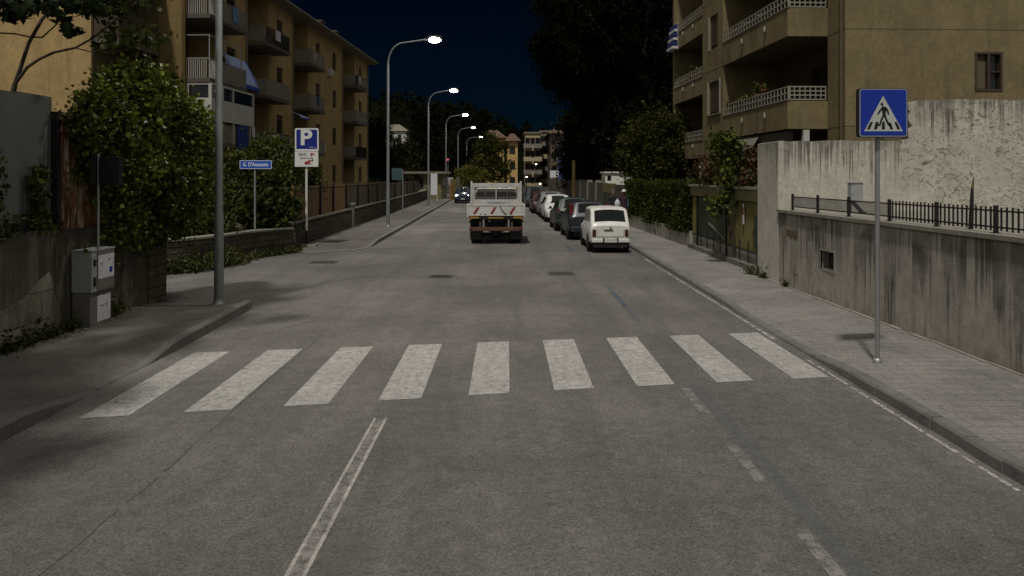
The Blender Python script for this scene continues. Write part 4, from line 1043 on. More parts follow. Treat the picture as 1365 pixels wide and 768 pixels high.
# ================================================================== LEFT APARTMENT BUILDING
LO = Vector((-16.3, 37.0, 0)); ld_ = Vector((.04, 1, 0)).normalized(); ln_ = Vector((1, -.04, 0)).normalized()
def lf(s, t_, z): p = LO + ld_ * s + ln_ * t_; return (p.x, p.y, z)
def hole_wall(mb, f, s0, s1, z0, z1, holes, depth=.18, mi=0, t0=0.0):
    sl = sorted({s0, s1, *[h[0] for h in holes], *[h[1] for h in holes]}); zl = sorted({z0, z1, *[h[2] for h in holes], *[h[3] for h in holes]})
    for a, b in zip(sl[:-1], sl[1:]):
        for c, d in zip(zl[:-1], zl[1:]):
            if any(h[0] < (a + b) / 2 < h[1] and h[2] < (c + d) / 2 < h[3] for h in holes): continue
            mb.quad(f(a, t0, c), f(b, t0, c), f(b, t0, d), f(a, t0, d), mi)
    for a, b, c, d in holes:
        k = t0 - depth
        mb.quad(f(a, t0, c), f(a, k, c), f(b, k, c), f(b, t0, c), mi); mb.quad(f(a, t0, d), f(b, t0, d), f(b, k, d), f(a, k, d), mi)
        mb.quad(f(a, t0, c), f(a, t0, d), f(a, k, d), f(a, k, c), mi); mb.quad(f(b, t0, c), f(b, k, c), f(b, k, d), f(b, t0, d), mi)
def window(parent, f, a, b, c, d, t0, depth=.16, shut=.0, shutter='shutter', frame='shutter', name='window'):
    """a window in its opening: frame, panes and a roller shutter let down by the share shut"""
    tf = lambda x, y, z: f(x, y, z); k = t0 - depth
    fr = MB(); w = .06
    for s0, s1, z0, z1 in ((a, b, c, c + w), (a, b, d - w, d), (a, a + w, c + w, d - w), (b - w, b, c + w, d - w), ((a + b) / 2 - .035, (a + b) / 2 + .035, c + w, d - w)): fr.box(s0, s1, k, k + .05, z0, z1, tf=tf)
    o = part(name, fr, M[frame], parent)
    pn = MB(); pn.quad(f(a, k + .012, c), f(b, k + .012, c), f(b, k + .012, d), f(a, k + .012, d)); part('pane', pn, M['glass'], o)
    if shut > 0:
        sh = MB(); z = d
        while z > d - (d - c) * shut:
            z2 = max(z - .055, d - (d - c) * shut); sh.box(a + .02, b - .02, k + .055, k + .075, z2 + .006, z, tf=tf); z -= .055
        part('roller_blind', sh, M[shutter], o)
    return o
FL = [4.2, 7.4, 10.6]      # floor levels
ROOF = 13.95
t = thing('apartment_building', 'long ochre apartment block with stacked balconies on the left', 'building', (-18, 55, 0))
bm_ = MB()
hole_wall(bm_, lf, -.0, .4, 0, ROOF, [])
walls = [(4.1, 8.2), (11.8, 16.6), (19.9, 29.9), (33.4, 39.5)]
wins = [[(5.3, 6.6)], [(13.3, 14.5)], [(22.0, 23.2), (26.7, 27.9)], [(35.8, 37.0)]]
for (a, b), ws in zip(walls, wins):
    hs = [(u, v, z + .95, z + 2.45) for z in [1.0] + FL for u, v in ws]
    hole_wall(bm_, lf, a, b, 0, ROOF, hs)
for a, b in [(0, .4)] + walls:      # returns into the recesses
    for s in (a, b): bm_.quad(lf(s, 0, 0), lf(s, -1.6, 0), lf(s, -1.6, ROOF), lf(s, 0, ROOF))
bm_.quad(lf(0, 0, 0), lf(0, -12, 0), lf(0, -12, ROOF), lf(0, 0, ROOF)); bm_.quad(lf(39.5, 0, 0), lf(39.5, -12, 0), lf(39.5, -12, ROOF), lf(39.5, 0, ROOF))
bm_.quad(lf(0, -12, 0), lf(39.5, -12, 0), lf(39.5, -12, ROOF), lf(0, -12, ROOF))
part('walls', bm_, M['ochre'], t)
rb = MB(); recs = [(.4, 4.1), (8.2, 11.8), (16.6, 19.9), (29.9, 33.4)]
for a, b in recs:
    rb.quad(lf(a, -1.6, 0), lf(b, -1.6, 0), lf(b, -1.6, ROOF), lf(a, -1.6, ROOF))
part('shaded_recess', rb, M['ochre_shaded'], t)
for i, ((a, b), ws) in enumerate(zip(walls, wins)):
    for j, z in enumerate([1.0] + FL):
        for u, v in ws: window(t, lf, u, v, z + .95, z + 2.45, 0, shut=rnd.choice([.15, .35, .8, 1.0, .6, .25]))
for i, (a, b) in enumerate(recs):     # balcony doors in the recesses
    for j, z in enumerate(FL):
        m = (a + b) / 2; k = -1.6
        d0 = window(t, lf, m - .8, m + .8, z + .03, z + 2.35, k + .20, depth=.16, shut=rnd.choice([0, .5, .9, .3]), name='balcony_door', frame='white_metal' if (i + j) % 3 == 0 else 'shutter')
tfl = lambda x, y, z: lf(x, y, z)
spans = [(.4, 5.1), (8.2, 12.4), (16.6, 20.2), (29.9, 34.0)]
for i, (a, b) in enumerate(spans):
    ra, rb_ = recs[i]
    for j, z in enumerate(FL):
        ba = MB().box(a + .01, b, .01, 1.25, z - .20, z, tf=tfl).box(ra + .01, rb_ - .01, -1.59, .01, z - .20, z, tf=tfl)
        bal = part('balcony', ba, M['slab'], t)
        if i == 0 and j == 0: pass
        solid = (j == 1) or (i + j) % 2 == 0
        pp_ = MB(); h = .95
        if i == 0 and j >= 1: solid = False
        if solid:
            pp_.box(a + .03, b - .02, 1.18, 1.235, z + .02, z + h, tf=tfl); pp_.box(b - .08, b - .025, .0, 1.17, z + .02, z + h, tf=tfl); pp_.box(a + .03, a + .085, .0, 1.17, z + .02, z + h, tf=tfl)
            part('parapet', pp_, M['parapet'], bal)
        else:
            
            if i == 0 or (i + j) % 3: part('parapet', MB().box(a + (.9 if i == 0 else .6 + .5 * (j % 2)), b - .02, 1.20, 1.22, z + .10, z + h - .05, tf=tfl), M['parapet'], bal)
            part('side_panel', MB().box(b - .07, b - .05, .0, 1.19, z + .10, z + h - .05, tf=tfl), M['parapet'], bal)
            if i: part('side_panel', MB().box(a + .05, a + .07, .0, 1.19, z + .10, z + h - .05, tf=tfl), M['parapet'], bal)
            po = MB(); n = int((b - a) / .12)
            for k in range(n + 1): s = a + .05 + (b - a - .1) * k / n; po.box(s - .014, s + .014, 1.175, 1.198, z, z + h, tf=tfl)
            if i == 0:
                for k in range(10): q = .05 + 1.1 * k / 10; po.box(a + .025, a + .048, q - .014, q + .014, z, z + h, tf=tfl)
            part('bars', po, M['white_metal'] if i == 0 else M['dark_metal'], bal)
        hr = MB().bar(lf(a + .03, 1.21, z + h + .03), lf(b - .03, 1.21, z + h + .03), .05, .04).bar(lf(b - .05, 0, z + h + .03), lf(b - .05, 1.18, z + h + .03), .05, .04).bar(lf(a + .05, 0, z + h + .03), lf(a + .05, 1.18, z + h + .03), .05, .04)
        part('handrail', hr, M['roof_grey'], bal)
# small things kept on the balconies
for i, j, q, w_, h_, mt, lb in ((1, 2, .9, .5, .55, 'white_wall', 'white box on the top balcony of the second section'), (1, 1, 2.6, .7, .5, 'cabinet', 'grey chest on the middle balcony of the second section'), (2, 2, 1.2, .45, .6, 'terracotta', 'clay planter on the top balcony of the third section'), (2, 1, 2.0, .6, .5, 'white_wall', 'white chest on the middle balcony of the third section'), (3, 1, 1.5, .6, .6, 'cabinet', 'grey chest on the middle balcony of the last section')):
    a = spans[i][0] + q; z = FL[j]
    solo('storage_box', MB().box(a, a + w_, .55, .95, z + .004, z + h_, tf=lambda x, y, zz: lf(x, y, zz)).box(a - .03, a + w_ + .03, .52, .98, z + h_ + .002, z + h_ + .05, tf=lambda x, y, zz: lf(x, y, zz)), M[mt], lb, 'box', 'boxes kept on the balconies')
for i, j, q, n_, mt, lb in ((1, 2, 1.4, 6, 'cloth_white', 'white sheet hung over the top balcony of the second section'), (2, 2, .8, 4, 'cloth_pale', 'pale towel hung over the top balcony of the third section'), (3, 2, 1.0, 4, 'cloth_white', 'white sheet hung over the top balcony of the last section'), (2, 1, 1.6, 3, 'cloth_blue', 'blue towel hung over the middle balcony of the third section')):
    cl = MB(); z = FL[j]
    for k in range(n_): s = spans[i][0] + q + k * .15; cl.quad(lf(s, 1.262 + .02 * (k % 2), z + .35), lf(s + .15, 1.262 + .02 * ((k + 1) % 2), z + .35), lf(s + .15, 1.255, z + 1.0), lf(s, 1.255, z + 1.0))
    if mt == 'cloth_pale': M[mt] = simple('pale_cloth', (.35, .30, .26), .9, .15, 4)
    solo('hung_laundry', cl, M[mt], lb, 'laundry')
# roof: eaves slab, tiled slope
ro = MB().box(-.7, 40.2, -12.5, .85, ROOF, ROOF + .18, tf=tfl)
rf = part('roof', ro, M['roof_grey'], t)
tl = MB()
tl.add([lf(-.6, .75, ROOF + .185), lf(40.1, .75, ROOF + .185), lf(40.1, -5.8, ROOF + 2.2), lf(-.6, -5.8, ROOF + 2.2), lf(-.6, -12.4, ROOF + .185), lf(40.1, -12.4, ROOF + .185)], [(0, 1, 2, 3), (3, 2, 5, 4), (0, 3, 4), (1, 5, 2)])
part('tiles', tl, M['roof'], rf)
gt = MB().tube([lf(-.7, .92, ROOF + .14), lf(40.2, .92, ROOF + .14)], .07, 8); part('gutter', gt, M['roof_grey'], rf)
for s in (12.0, 16.0, 26.5, 31): part('chimney', MB().box(s, s + .8, -1.6, -.9, ROOF + .5, ROOF + 1.65, tf=tfl).box(s - .1, s + .9, -1.7, -.8, ROOF + 1.65, ROOF + 1.77, tf=tfl), M['terracotta'] if s < 17 else M['slab'], rf)
for s in (8.05, 16.45, 29.75, 33.55, 39.3): part('downpipe', MB().tube([lf(s, .07, ROOF), lf(s, .07, .3)], .05, 8), M['roof_grey'], t)
for s, z in ((13.9, 8.0), (22.9, 4.9), (25.0, 11.2), (36.9, 8.1)): part('air_conditioner', MB().box(s, s + .8, .02, .32, z - .35, z + .2, tf=tfl).box(s + .05, s + .12, .02, .34, z - .42, z - .35, tf=tfl).box(s + .68, s + .75, .02, .34, z - .42, z - .35, tf=tfl), M['white_wall'], t)
# white enclosed veranda on the first section
ve = MB(); a, b = .45, 6.0; z0, z1 = 5.35, 7.18
hole_wall(ve, lf, a, b, z0, z1, [(a + .12, a + 1.3, 6.42, 7.08), (a + 1.42, a + 2.6, 6.42, 7.08), (a + 2.72, b - .12, 6.42, 7.08)], .08, t0=1.30)
tfs = lambda s, t_, z: lf(a + .0 if False else s, t_, z)
side = lambda s, t_, z: lf(a + .0 - t_, s, z)
hole_wall(ve, lambda s, q, z: lf(a + (0 if q == 0 else .08), s, z), .02, 1.30, z0, z1, [(.15, 1.15, 6.42, 7.08)], .08)
ve.box(a, b, .02, 1.30, z0 - .03, z0, tf=tfl); ve.quad(lf(b, .02, z0), lf(b, 1.30, z0), lf(b, 1.30, z1), lf(b, .02, z1))
vo = part('veranda', ve, M['white_wall'], t)
vg = MB(); vg.quad(lf(a + .1, 1.24, 6.4), lf(b - .1, 1.24, 6.4), lf(b - .1, 1.24, 7.1), lf(a + .1, 1.24, 7.1)); vg.quad(lf(a + .06, .1, 6.4), lf(a + .06, 1.2, 6.4), lf(a + .06, 1.2, 7.1), lf(a + .06, .1, 7.1)); part('pane', vg, M['glass'], vo)
part('window_bars', MB().box(a + 1.3, a + 1.42, 1.22, 1.318, 6.42, 7.08, tf=tfl).box(a + 2.6, a + 2.72, 1.22, 1.318, 6.42, 7.08, tf=tfl), M['white_metal'], vo)
po = MB()
for s in (.5, 3.2, 5.6): po.box(s, s + .09, 1.18, 1.27, 4.2, 5.32, tf=tfl)
part('veranda_post', po, M['white_metal'], t)
# striped awning
def m_stripes():
    tt = NT('striped_awning'); v = tt.pos((1, 1, 1), 'Generated'); s = tt.n('ShaderNodeSeparateXYZ'); tt.l(v, s.inputs[0])
    w = tt.math('FRACT', tt.math('MULTIPLY', s.outputs['Y'], 1.0)); e = tt.math('ABSOLUTE', tt.math('SUBTRACT', w, .5))
    c = tt.mix(tt.math('GREATER_THAN', e, .40), (.46, .56, .85), (.035, .12, .70)); c = tt.mix(tt.math('GREATER_THAN', e, .455), c, (.50, .52, .58))
    c = tt.mix(tt.math('LESS_THAN', s.outputs['Z'], .16), c, (.02, .06, .38))
    return tt.done(tt.princ(c, .85))
M['stripes'] = m_stripes()
aw = MB(); n = 10; s0, s1 = 4.5, 7.8
rows = []
for i in range(n + 1):
    q = i / n; tt = .06 + .72 * q; zz = 9.35 - 1.55 * q + .10 * math.sin(math.pi * q)
    rows.append([lf(s0 + (s1 + .3 * q - s0) * k / 8, tt, zz + .02 * math.sin(k * 1.7 + i)) for k in range(9)])
rows.append([lf(s0 + (s1 + .3 - s0) * k / 8, .80, 7.55 + .03 * (k % 2)) for k in range(9)])
vs = [p for r in rows for p in r]; aw.add(vs, [(r * 9 + k, r * 9 + k + 1, (r + 1) * 9 + k + 1, (r + 1) * 9 + k) for r in range(len(rows) - 1) for k in range(8)], 0, True)
ao = part('awning', aw, M['stripes'], t)
part('awning_arm', MB().tube([lf(s0 + .05, .02, 8.2), lf(s0 + .05, .77, 7.8)], .02, 6).tube([lf(s1 - .05, .02, 8.2), lf(s1 - .05, .77, 7.8)], .02, 6).tube([lf(s0 - .05, .77, 7.79), lf(s1 + .3, .77, 7.79)], .025, 6), M['white_metal'], ao)
a2 = MB(); a2.quad(lf(12.0, 1.3, 6.75), lf(13.9, 1.3, 6.72), lf(13.9, 2.0, 6.45), lf(12.0, 2.0, 6.48)); a2.quad(lf(12.0, 2.0, 6.48), lf(13.9, 2.0, 6.45), lf(13.9, 2.0, 6.30), lf(12.0, 2.0, 6.33)); part('awning', a2, M['stripes'], t, label='small half furled blue and white awning')
# railing frame on the first section's second balcony
fr = MB()
for z in (8.4, 9.55): fr.bar(lf(.45, 1.2, z), lf(4.9, 1.2, z), .04).bar(lf(.45, 0, z), lf(.45, 1.2, z), .04)
for s in (.45, 2.4, 4.4): fr.bar(lf(s, 1.2, 7.4), lf(s, 1.2, 9.6), .04)
part('frame', fr, M['cabinet'], t)
# blue cloth and laundry
cl = MB()
for k in range(12):
    s = 3.6 + k * .13; cl.quad(lf(s, 1.33 + .03 * math.sin(k * 2), 3.9), lf(s + .13, 1.33 + .03 * math.sin(k * 2 + 2), 3.9), lf(s + .13, 1.33 + .03 * math.sin(k * 2 + 2), 5.3), lf(s, 1.33 + .03 * math.sin(k * 2), 5.3))
solo('blue_cloth', cl, M['cloth_blue'], 'blue cloth hanging below the white veranda', 'cloth')
cl = MB()
for k in range(4): s = 5.55 + k * .11; cl.quad(lf(s, 1.36 + .02 * (k % 2), 4.5), lf(s + .11, 1.36 + .02 * ((k + 1) % 2), 4.5), lf(s + .11, 1.36 + .02 * ((k + 1) % 2), 5.3), lf(s, 1.36 + .02 * (k % 2), 5.3))
solo('white_laundry', cl, M['cloth_white'], 'white laundry hanging beside the blue cloth', 'laundry')
cl = MB()
for k in range(6): s = .8 + k * .14; cl.quad(lf(s, 1.29, 4.4), lf(s + .14, 1.29 + .02 * (k % 2), 4.4), lf(s + .14, 1.29 + .02 * (k % 2), 5.2), lf(s, 1.29, 5.2))
solo('orange_towel', cl, M['terracotta'], 'orange towel hanging under the left part of the veranda', 'towel')
M['cloth_pale_blue'] = simple('pale_blue_cloth', (.12, .20, .36), .9, .2, 4)
cl = MB()
for k in range(5): s = 3.1 + k * .16; cl.quad(lf(s, 1.265, 10.75), lf(s + .16, 1.265 + .02 * (k % 2), 10.75), lf(s + .16, 1.265 + .02 * (k % 2), 11.6), lf(s, 1.265, 11.6))
solo('blue_towel', cl, M['cloth_pale_blue'], 'pale blue towel over the topmost balcony beside the lamp pole', 'towel')

# wing nearer the camera
t = thing('ochre_building', 'ochre building end wall behind the metal fence at the left edge', 'building', (-20, 35, 0))
m = MB().box(-50, -18.52, 33, 33.3, 0, 14.5).box(-19.2, -18.5, 33.3, 36.95, 0, 14.5)
part('walls', m, M['ochre'], t)
part('shaded_recess', MB().box(-18.5, -18.47, 33.02, 36.94, 0, 14.3), M['ochre_shaded'], t)
part('shaded_recess', MB().box(-18.46, -17.45, 36.955, 36.985, 0, 14.3), M['ochre_shaded'], t)  # thin dark sheets over the corner walls, standing in for shade
for j, z in enumerate((2.2, 5.4, 8.6, 11.8)):
    o = part('balcony', MB().box(-18.46, -17.35, 33.1, 36.9, z - .2, z), M['slab'], t)
    part('parapet', MB().box(-17.42, -17.36, 33.1, 36.85, z, z + 1.3).box(-18.45, -17.43, 33.1, 33.16, z, z + 1.3), M['shutter'], o)
    part('balcony_door', MB().box(-18.465, -18.44, 34.2, 35.8, z + .02, z + 2.3), M['shutter'], t)
part('roof', MB().box(-51, -17.9, 32.4, 36.9, 14.52, 14.8), M['roof_grey'], t)
# ================================================================== GATE, HEDGE
t = thing('garden_gate', 'olive and dark green sheet metal gate under a pale lintel', 'gate', (6.1, 21.5, .1))
gx = lambda y: 6.12 - .012 * (y - 18)
GP = lambda q, y, z: (gx(y) + q, y, z)
part('lintel', MB().box(-.04, .36, 18.09, 25.2, 1.86, 2.16, tf=GP), M['gate_band'], t)
part('coping', MB().box(-.10, .42, 18.085, 25.25, 2.163, 2.225, tf=GP), M['coping_l'], t)
part('step', MB().box(-.12, .40, 18.1, 25.2, .05, .25, tf=GP), M['plinth'], t)
lv = MB(); lv.box(.03, .07, 18.16, 21.3, .56, 1.84, tf=GP)
for k in range(22): y = 18.2 + k * .14; lv.box(.022, .031, y, y + .012, .57, 1.83, tf=GP)
l1 = part('leaf', lv, M['gate_olive'], t, label='olive gate leaf nearest the pale wall')
part('patch', MB().box(.012, .02, 18.2, 19.0, .70, 1.50, tf=GP), M['gate_green'], l1)
part('handle', MB().tube([GP(-.0, 18.9, 1.0), GP(-.03, 18.9, 1.02), GP(-.03, 18.9, 1.14), GP(.0, 18.9, 1.16)], .012, 6), M['dark_metal'], l1)
lv = MB(); lv.box(.03, .07, 21.36, 24.5, .62, 1.84, tf=GP)
for k in range(10): y = 21.5 + k * .3; lv.box(.022, .031, y, y + .014, .63, 1.83, tf=GP)
l2 = part('leaf', lv, M['gate_green'], t, label='dark green gate leaf')
part('brace', MB().bar(GP(.015, 21.5, .70), GP(.015, 23.2, 1.05), .02, .05), M['parapet'], l2)
part('yellow_strip', MB().box(.02, .07, 24.56, 25.16, .62, 1.84, tf=GP), M['gate_yellow'], t)
part('post', MB().box(-.01, .09, 18.09, 18.155, .25, 1.85, tf=GP), M['dark_metal'], t); part('post', MB().box(-.01, .09, 21.305, 21.355, .25, 1.85, tf=GP), M['dark_metal'], t); part('post', MB().box(-.01, .09, 24.505, 24.555, .25, 1.85, tf=GP), M['dark_metal'], t)
part('base_panel', MB().box(.035, .06, 18.16, 25.16, .25, .555, tf=GP), M['coping_l'], t)
bars = MB()
for y in (18.7, 19.4, 20.1, 21.9, 22.6, 23.3, 24.0): bars.tube([GP(0, y, .25), GP(0, y, .80)], .014, 6)
bars.tube([GP(0, 18.2, .57), GP(0, 25.1, .60)], .014, 6)
part('bars', bars, M['dark_metal'], t)
t = thing('number_plate_strip', 'narrow pale strip of small plates fixed to the olive gate leaf', 'plate', (gx(19.75) - .0, 19.75, 1.2))
part('backing', MB().box(-.012, .0, 19.68, 19.80, 1.22, 1.80, tf=GP), M['parapet'], t)
for z, mt in ((1.68, 'paper'), (1.54, 'terracotta'), (1.24, 'sign_white')): part('plate', MB().box(-.018, -.0125, 19.69, 19.79, z, z + (.09 if z > 1.3 else .24), tf=GP), M[mt], t)
# leaning tree with a leafy head, growing at the gate
t = thing('climbing_tree', 'slim leaning vine tree with light leaves in front of the gate', 'tree', (6.0, 20.6, .25))
tb = MB(); tp = [at(981, 342, 20.6), at(977, 322, 20.55), at(971, 296, 20.5), at(967, 275, 20.5), at(966, 250, 20.5), at(965, 215, 20.5)]
tb.tube(tp, [.06, .052, .048, .045, .04, .03], 8); limbs(tb, tp[3], [at(955, 265, 20.4), at(985, 250, 20.5), at(950, 205, 20.5), at(985, 195, 20.6)], .025, 2)
part('trunk', tb, M['bark'], t)
q = [at(968, 205, 20.5), at(967, 235, 20.5), at(968, 265, 20.4), at(955, 275, 20.4), at(975, 192, 20.5), at(962, 190, 20.5)]
leaves('crown', clump_cloud([(q[0].x, 20.5, q[0].z, .34, .32, .34), (q[1].x, 20.5, q[1].z, .26, .28, .32), (q[2].x, 20.4, q[2].z, .22, .24, .26), (q[3].x, 20.35, q[3].z, .22, .2, .16), (q[4].x, 20.5, q[4].z, .3, .3, .22), (q[5].x, 20.5, q[5].z, .3, .3, .2)], 1700, 31, .3, 110, .10), (.08, .17), M['leaf_vine'], t, seed=31, aspect=.8)
t = thing('shrub', 'shrub with reddish leaves above the gate beside the pale wall', 'shrub', (7.3, 22.0, .3))
bl = [(at(985, 222, 21).x, 21.2, 2.75, .55, .5, .55), (at(1000, 215, 21).x, 21.4, 2.8, .45, .5, .6), (at(945, 225, 23).x, 23.2, 2.7, .5, .5, .4)]
tb = MB(); limbs(tb, (7.3, 22.0, .1), [(b[0], b[1], b[2]) for b in bl], .04, 4); part('stems', tb, M['bark_dark'], t)
bl2 = [(6.5, 19.6, 2.42, .5, .9, .30), (6.55, 21.2, 2.5, .5, .9, .36), (6.5, 23.4, 2.42, .5, 1.2, .32)]
leaves('foliage', np.concatenate([clump_cloud(bl, 2600, 33, .4, 120, .12), clump_cloud(bl2, 2600, 35, .3, 120, .12)]), (.07, .15), M['leaf_red'], t, seed=33, aspect=.7)

hx = lambda y: 5.98 - .034 * (y - 25.2)
t = thing('hedge_wall', 'low pale concrete wall carrying the clipped hedge', 'wall', (6, 31, .1))
m = MB(); ys_ = frange(25.26, 37.5, 1.2)
for a, b in zip(ys_[:-1], ys_[1:]):
    for z0, z1 in ((.05, .35), (.35, .66)): m.quad((hx(a), a, z0), (hx(b), b, z0), (hx(b), b, z1), (hx(a), a, z1))
    m.quad((hx(a), a, .66), (hx(b), b, .66), (hx(b) + .3, b, .66), (hx(a) + .3, a, .66))
m.quad((hx(25.26), 25.26, .05), (hx(25.26), 25.26, .66), (hx(25.26) + .3, 25.26, .66), (hx(25.26) + .3, 25.26, .05))
M['hedge_wall'] = m_wall('hedge_wall', (.27, .25, .21), (.10, .09, .07), (.33, .31, .27), .66, streak=(.56, .72))
part('wall_face', m, M['hedge_wall'], t)
part('drain_hole', MB().box(hx(30.5) - .004, hx(30.5) + .02, 30.35, 30.65, .16, .36).box(hx(26.7) - .004, hx(26.7) + .02, 26.66, 26.72, .34, .64), M['dark_room'], t)
t = thing('hedge', 'dense clipped dark green hedge on the low pale wall', 'hedge', (6.4, 31, .66))
cr = MB(); n_ = 24
for i in range(n_):
    a = 25.45 + (37.2 - 25.45) * i / n_; b = 25.45 + (37.2 - 25.45) * (i + 1) / n_
    cr.box(.16 + rnd.uniform(-.03, .03), .80, a, b, .63, 2.12 + rnd.uniform(-.05, .05), tf=lambda q, y, z: (hx(y) + q, y, z))
M['twigs'] = simple('hedge_twigs', (.014, .019, .007), .95, .4, 8, bump=.8, bscale=20)
part('branches', cr, M['twigs'], t)
r_ = np.random.default_rng(51); n = 15000
yy = r_.uniform(25.3, 37.4, n); zz = r_.uniform(.55, 2.25, n); qq = .05 + r_.normal(0, .05, n) + .05 * np.sin(yy * 3.1) * np.sin(zz * 4) + .05 * np.sin(yy * 1.3 + 2 * zz)
front = np.stack([5.98 - .034 * (yy - 25.2) + qq, yy, zz], 1)
n2 = 6500; yy = r_.uniform(25.3, 37.4, n2); q2 = r_.uniform(0, .95, n2); zz = 2.19 + .06 * np.sin(yy * 2.1) + r_.normal(0, .06, n2)
topl = np.stack([5.98 - .034 * (yy - 25.2) + q2, yy, zz], 1)
n3 = 1600; endl = np.stack([hx(25.3) + r_.uniform(0, .9, n3), 25.35 + r_.normal(0, .06, n3), r_.uniform(.6, 2.2, n3)], 1)
leaves('foliage', np.concatenate([front, topl, endl]), (.06, .14), M['leaf_hedge'], t, seed=52, aspect=.7)
t = thing('hedge', 'pale topped hedge rising behind the near end of the clipped hedge', 'hedge', (7.6, 26, .3))
tb = MB(); limbs(tb, (7.6, 26, .1), [(7.2, 25.6, 2.2), (7.9, 26.2, 2.3), (7.6, 27.5, 2.2)], .03, 3); part('branches', tb, M['bark_dark'], t)
leaves('foliage', clump_cloud([(7.4, 25.9, 2.15, .55, .5, .42), (8.0, 26.8, 2.2, .6, .9, .42), (6.9, 26.4, 2.2, .4, .9, .3)], 3000, 54, .4, 120, .12), (.07, .15), M['leaf_bush'], t, seed=54)

# walls and gates beyond the hedge
gw = lambda y: 5.55 - .030 * (y - 37.6)
t = thing('dark_garden_wall', 'long dark garden wall with gates beyond the hedge', 'wall', (5, 55, .1))
GW = lambda q, y, z: (gw(y) + q, y, z)
M['dark_wall'] = simple('dark_wall', (.062, .055, .038), .9, .3, 1, bump=.3, coord='World')
part('wall_face', MB().box(0, .3, 37.6, 40.0, .05, 2.05, tf=GW).box(0, .3, 44.4, 58, .05, 2.1, tf=GW).box(.0, .3, 58.02, 84, .05, 2.2, tf=GW), M['dark_wall'], t)
g1 = part('gate_leaf', MB().box(.04, .10, 40.02, 44.38, .15, 1.55, tf=GW), M['gate_green'], t); part('upper_panel', MB().box(.03, .10, 40.02, 44.38, 1.555, 2.1, tf=GW), M['gate_olive'], g1)
for y in (47, 51, 55): part('pilaster', MB().box(-.05, .3, y - .2, y + .2, .05, 2.25, tf=GW), M['coping_l'], t)
M['hut_white'] = simple('hut_white', (.78, .76, .68), .8, .06, 1, coord='World')
t = thing('white_hut', 'small flat roofed white hut just above the dark garden wall', 'hut', (6.6, 46, 0))
p0, p1 = at(807, 229, 46.4), at(848, 242, 46.4)
part('walls', MB().box(p0.x, p1.x, 46.4, 48.4, 0, p0.z - .08), M['hut_white'], t); part('roof', MB().box(p0.x - .1, p1.x + .1, 46.3, 48.5, p0.z - .078, p0.z), M['hut_white'], t)
part('window', MB().box(p0.x + .12, p0.x + .35, 46.38, 46.42, 2.25, 2.55), M['glass'], t)
p = at(764.5, 230, 56)
solo('yellow_post', MB().box(p.x - .11, p.x + .11, 55.9, 56.1, .1, 3.7), M['yellow'], 'tall yellow post beside the dark garden wall', 'post')

# ================================================================== RIGHT APARTMENT BUILDING
RO = Vector((10.44, 23.5, 0)); rd_ = Vector((-.037, 1, 0)).normalized(); rn_ = Vector((-1, -.037, 0)).normalized()
def rf_(s, t_, z): p = RO + rd_ * s + rn_ * t_; return (p.x, p.y, z)
tfr = lambda x, y, z: rf_(x, y, z)
H_ = 14.5; PR = 1.34; S0, S1, S2, S3 = 1.2, 7.9, 10.8, 16.2
t = thing('olive_building', 'olive rendered apartment block with lattice railed loggias on the right', 'building', (14, 30, 0))
m = MB()
# end wall towards the camera, with its window
ef = lambda s, q, z: rf_(-q if False else 0 + q, -s, z)
hole_wall(m, lambda s, q, z: rf_(-q, -s, z), 0, 16, 0, H_, [(4.15, 5.05, 5.18, 6.42)], .15)
m.quad(rf_(0, 0, 0), rf_(S0, 0, 0), rf_(S0, 0, H_), rf_(0, 0, H_)); m.quad(rf_(S0, 0, 0), rf_(S0, -1.0, 0), rf_(S0, -1.0, H_), rf_(S0, 0, H_))
hole_wall(m, rf_, S1, S2, 0, H_, [(8.25, 9.85, 5.22, 6.62), (8.6, 9.7, 8.05, 9.5), (8.25, 9.85, 1.4, 2.9), (8.6, 9.7, 11.2, 12.6)], .15, t0=PR)
for s in (S1, S2): m.quad(rf_(s, PR, 0), rf_(s, -1, 0), rf_(s, -1, H_), rf_(s, PR, H_))
m.quad(rf_(S3, PR, 0), rf_(S3, -16, 0), rf_(S3, -16, H_), rf_(S3, PR, H_)); m.quad(rf_(0, -16, 0), rf_(S3, -16, 0), rf_(S3, -16, H_), rf_(0, -16, H_)); m.quad(rf_(S3 - .3, PR, 0), rf_(S3, PR, 0), rf_(S3, PR, H_), rf_(S3 - .3, PR, H_))
m.quad(rf_(S3 - .3, PR, 0), rf_(S3 - .3, -1, 0), rf_(S3 - .3, -1, H_), rf_(S3 - .3, PR, H_))
part('walls', m, M['olive'], t)
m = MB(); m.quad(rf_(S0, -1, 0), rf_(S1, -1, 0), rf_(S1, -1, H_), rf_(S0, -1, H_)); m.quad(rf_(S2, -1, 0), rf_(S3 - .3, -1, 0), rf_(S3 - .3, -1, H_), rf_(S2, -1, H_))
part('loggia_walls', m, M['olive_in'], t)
part('roof', MB().box(-.3, S3 + .3, -16.3, PR + .3, H_ + .004, H_ + .25, tf=tfr), M['roof_grey'], t)
part('downpipe', MB().tube([rf_(.14, .06, H_), rf_(.14, .06, .3)], .045, 8), M['olive_in'], t)
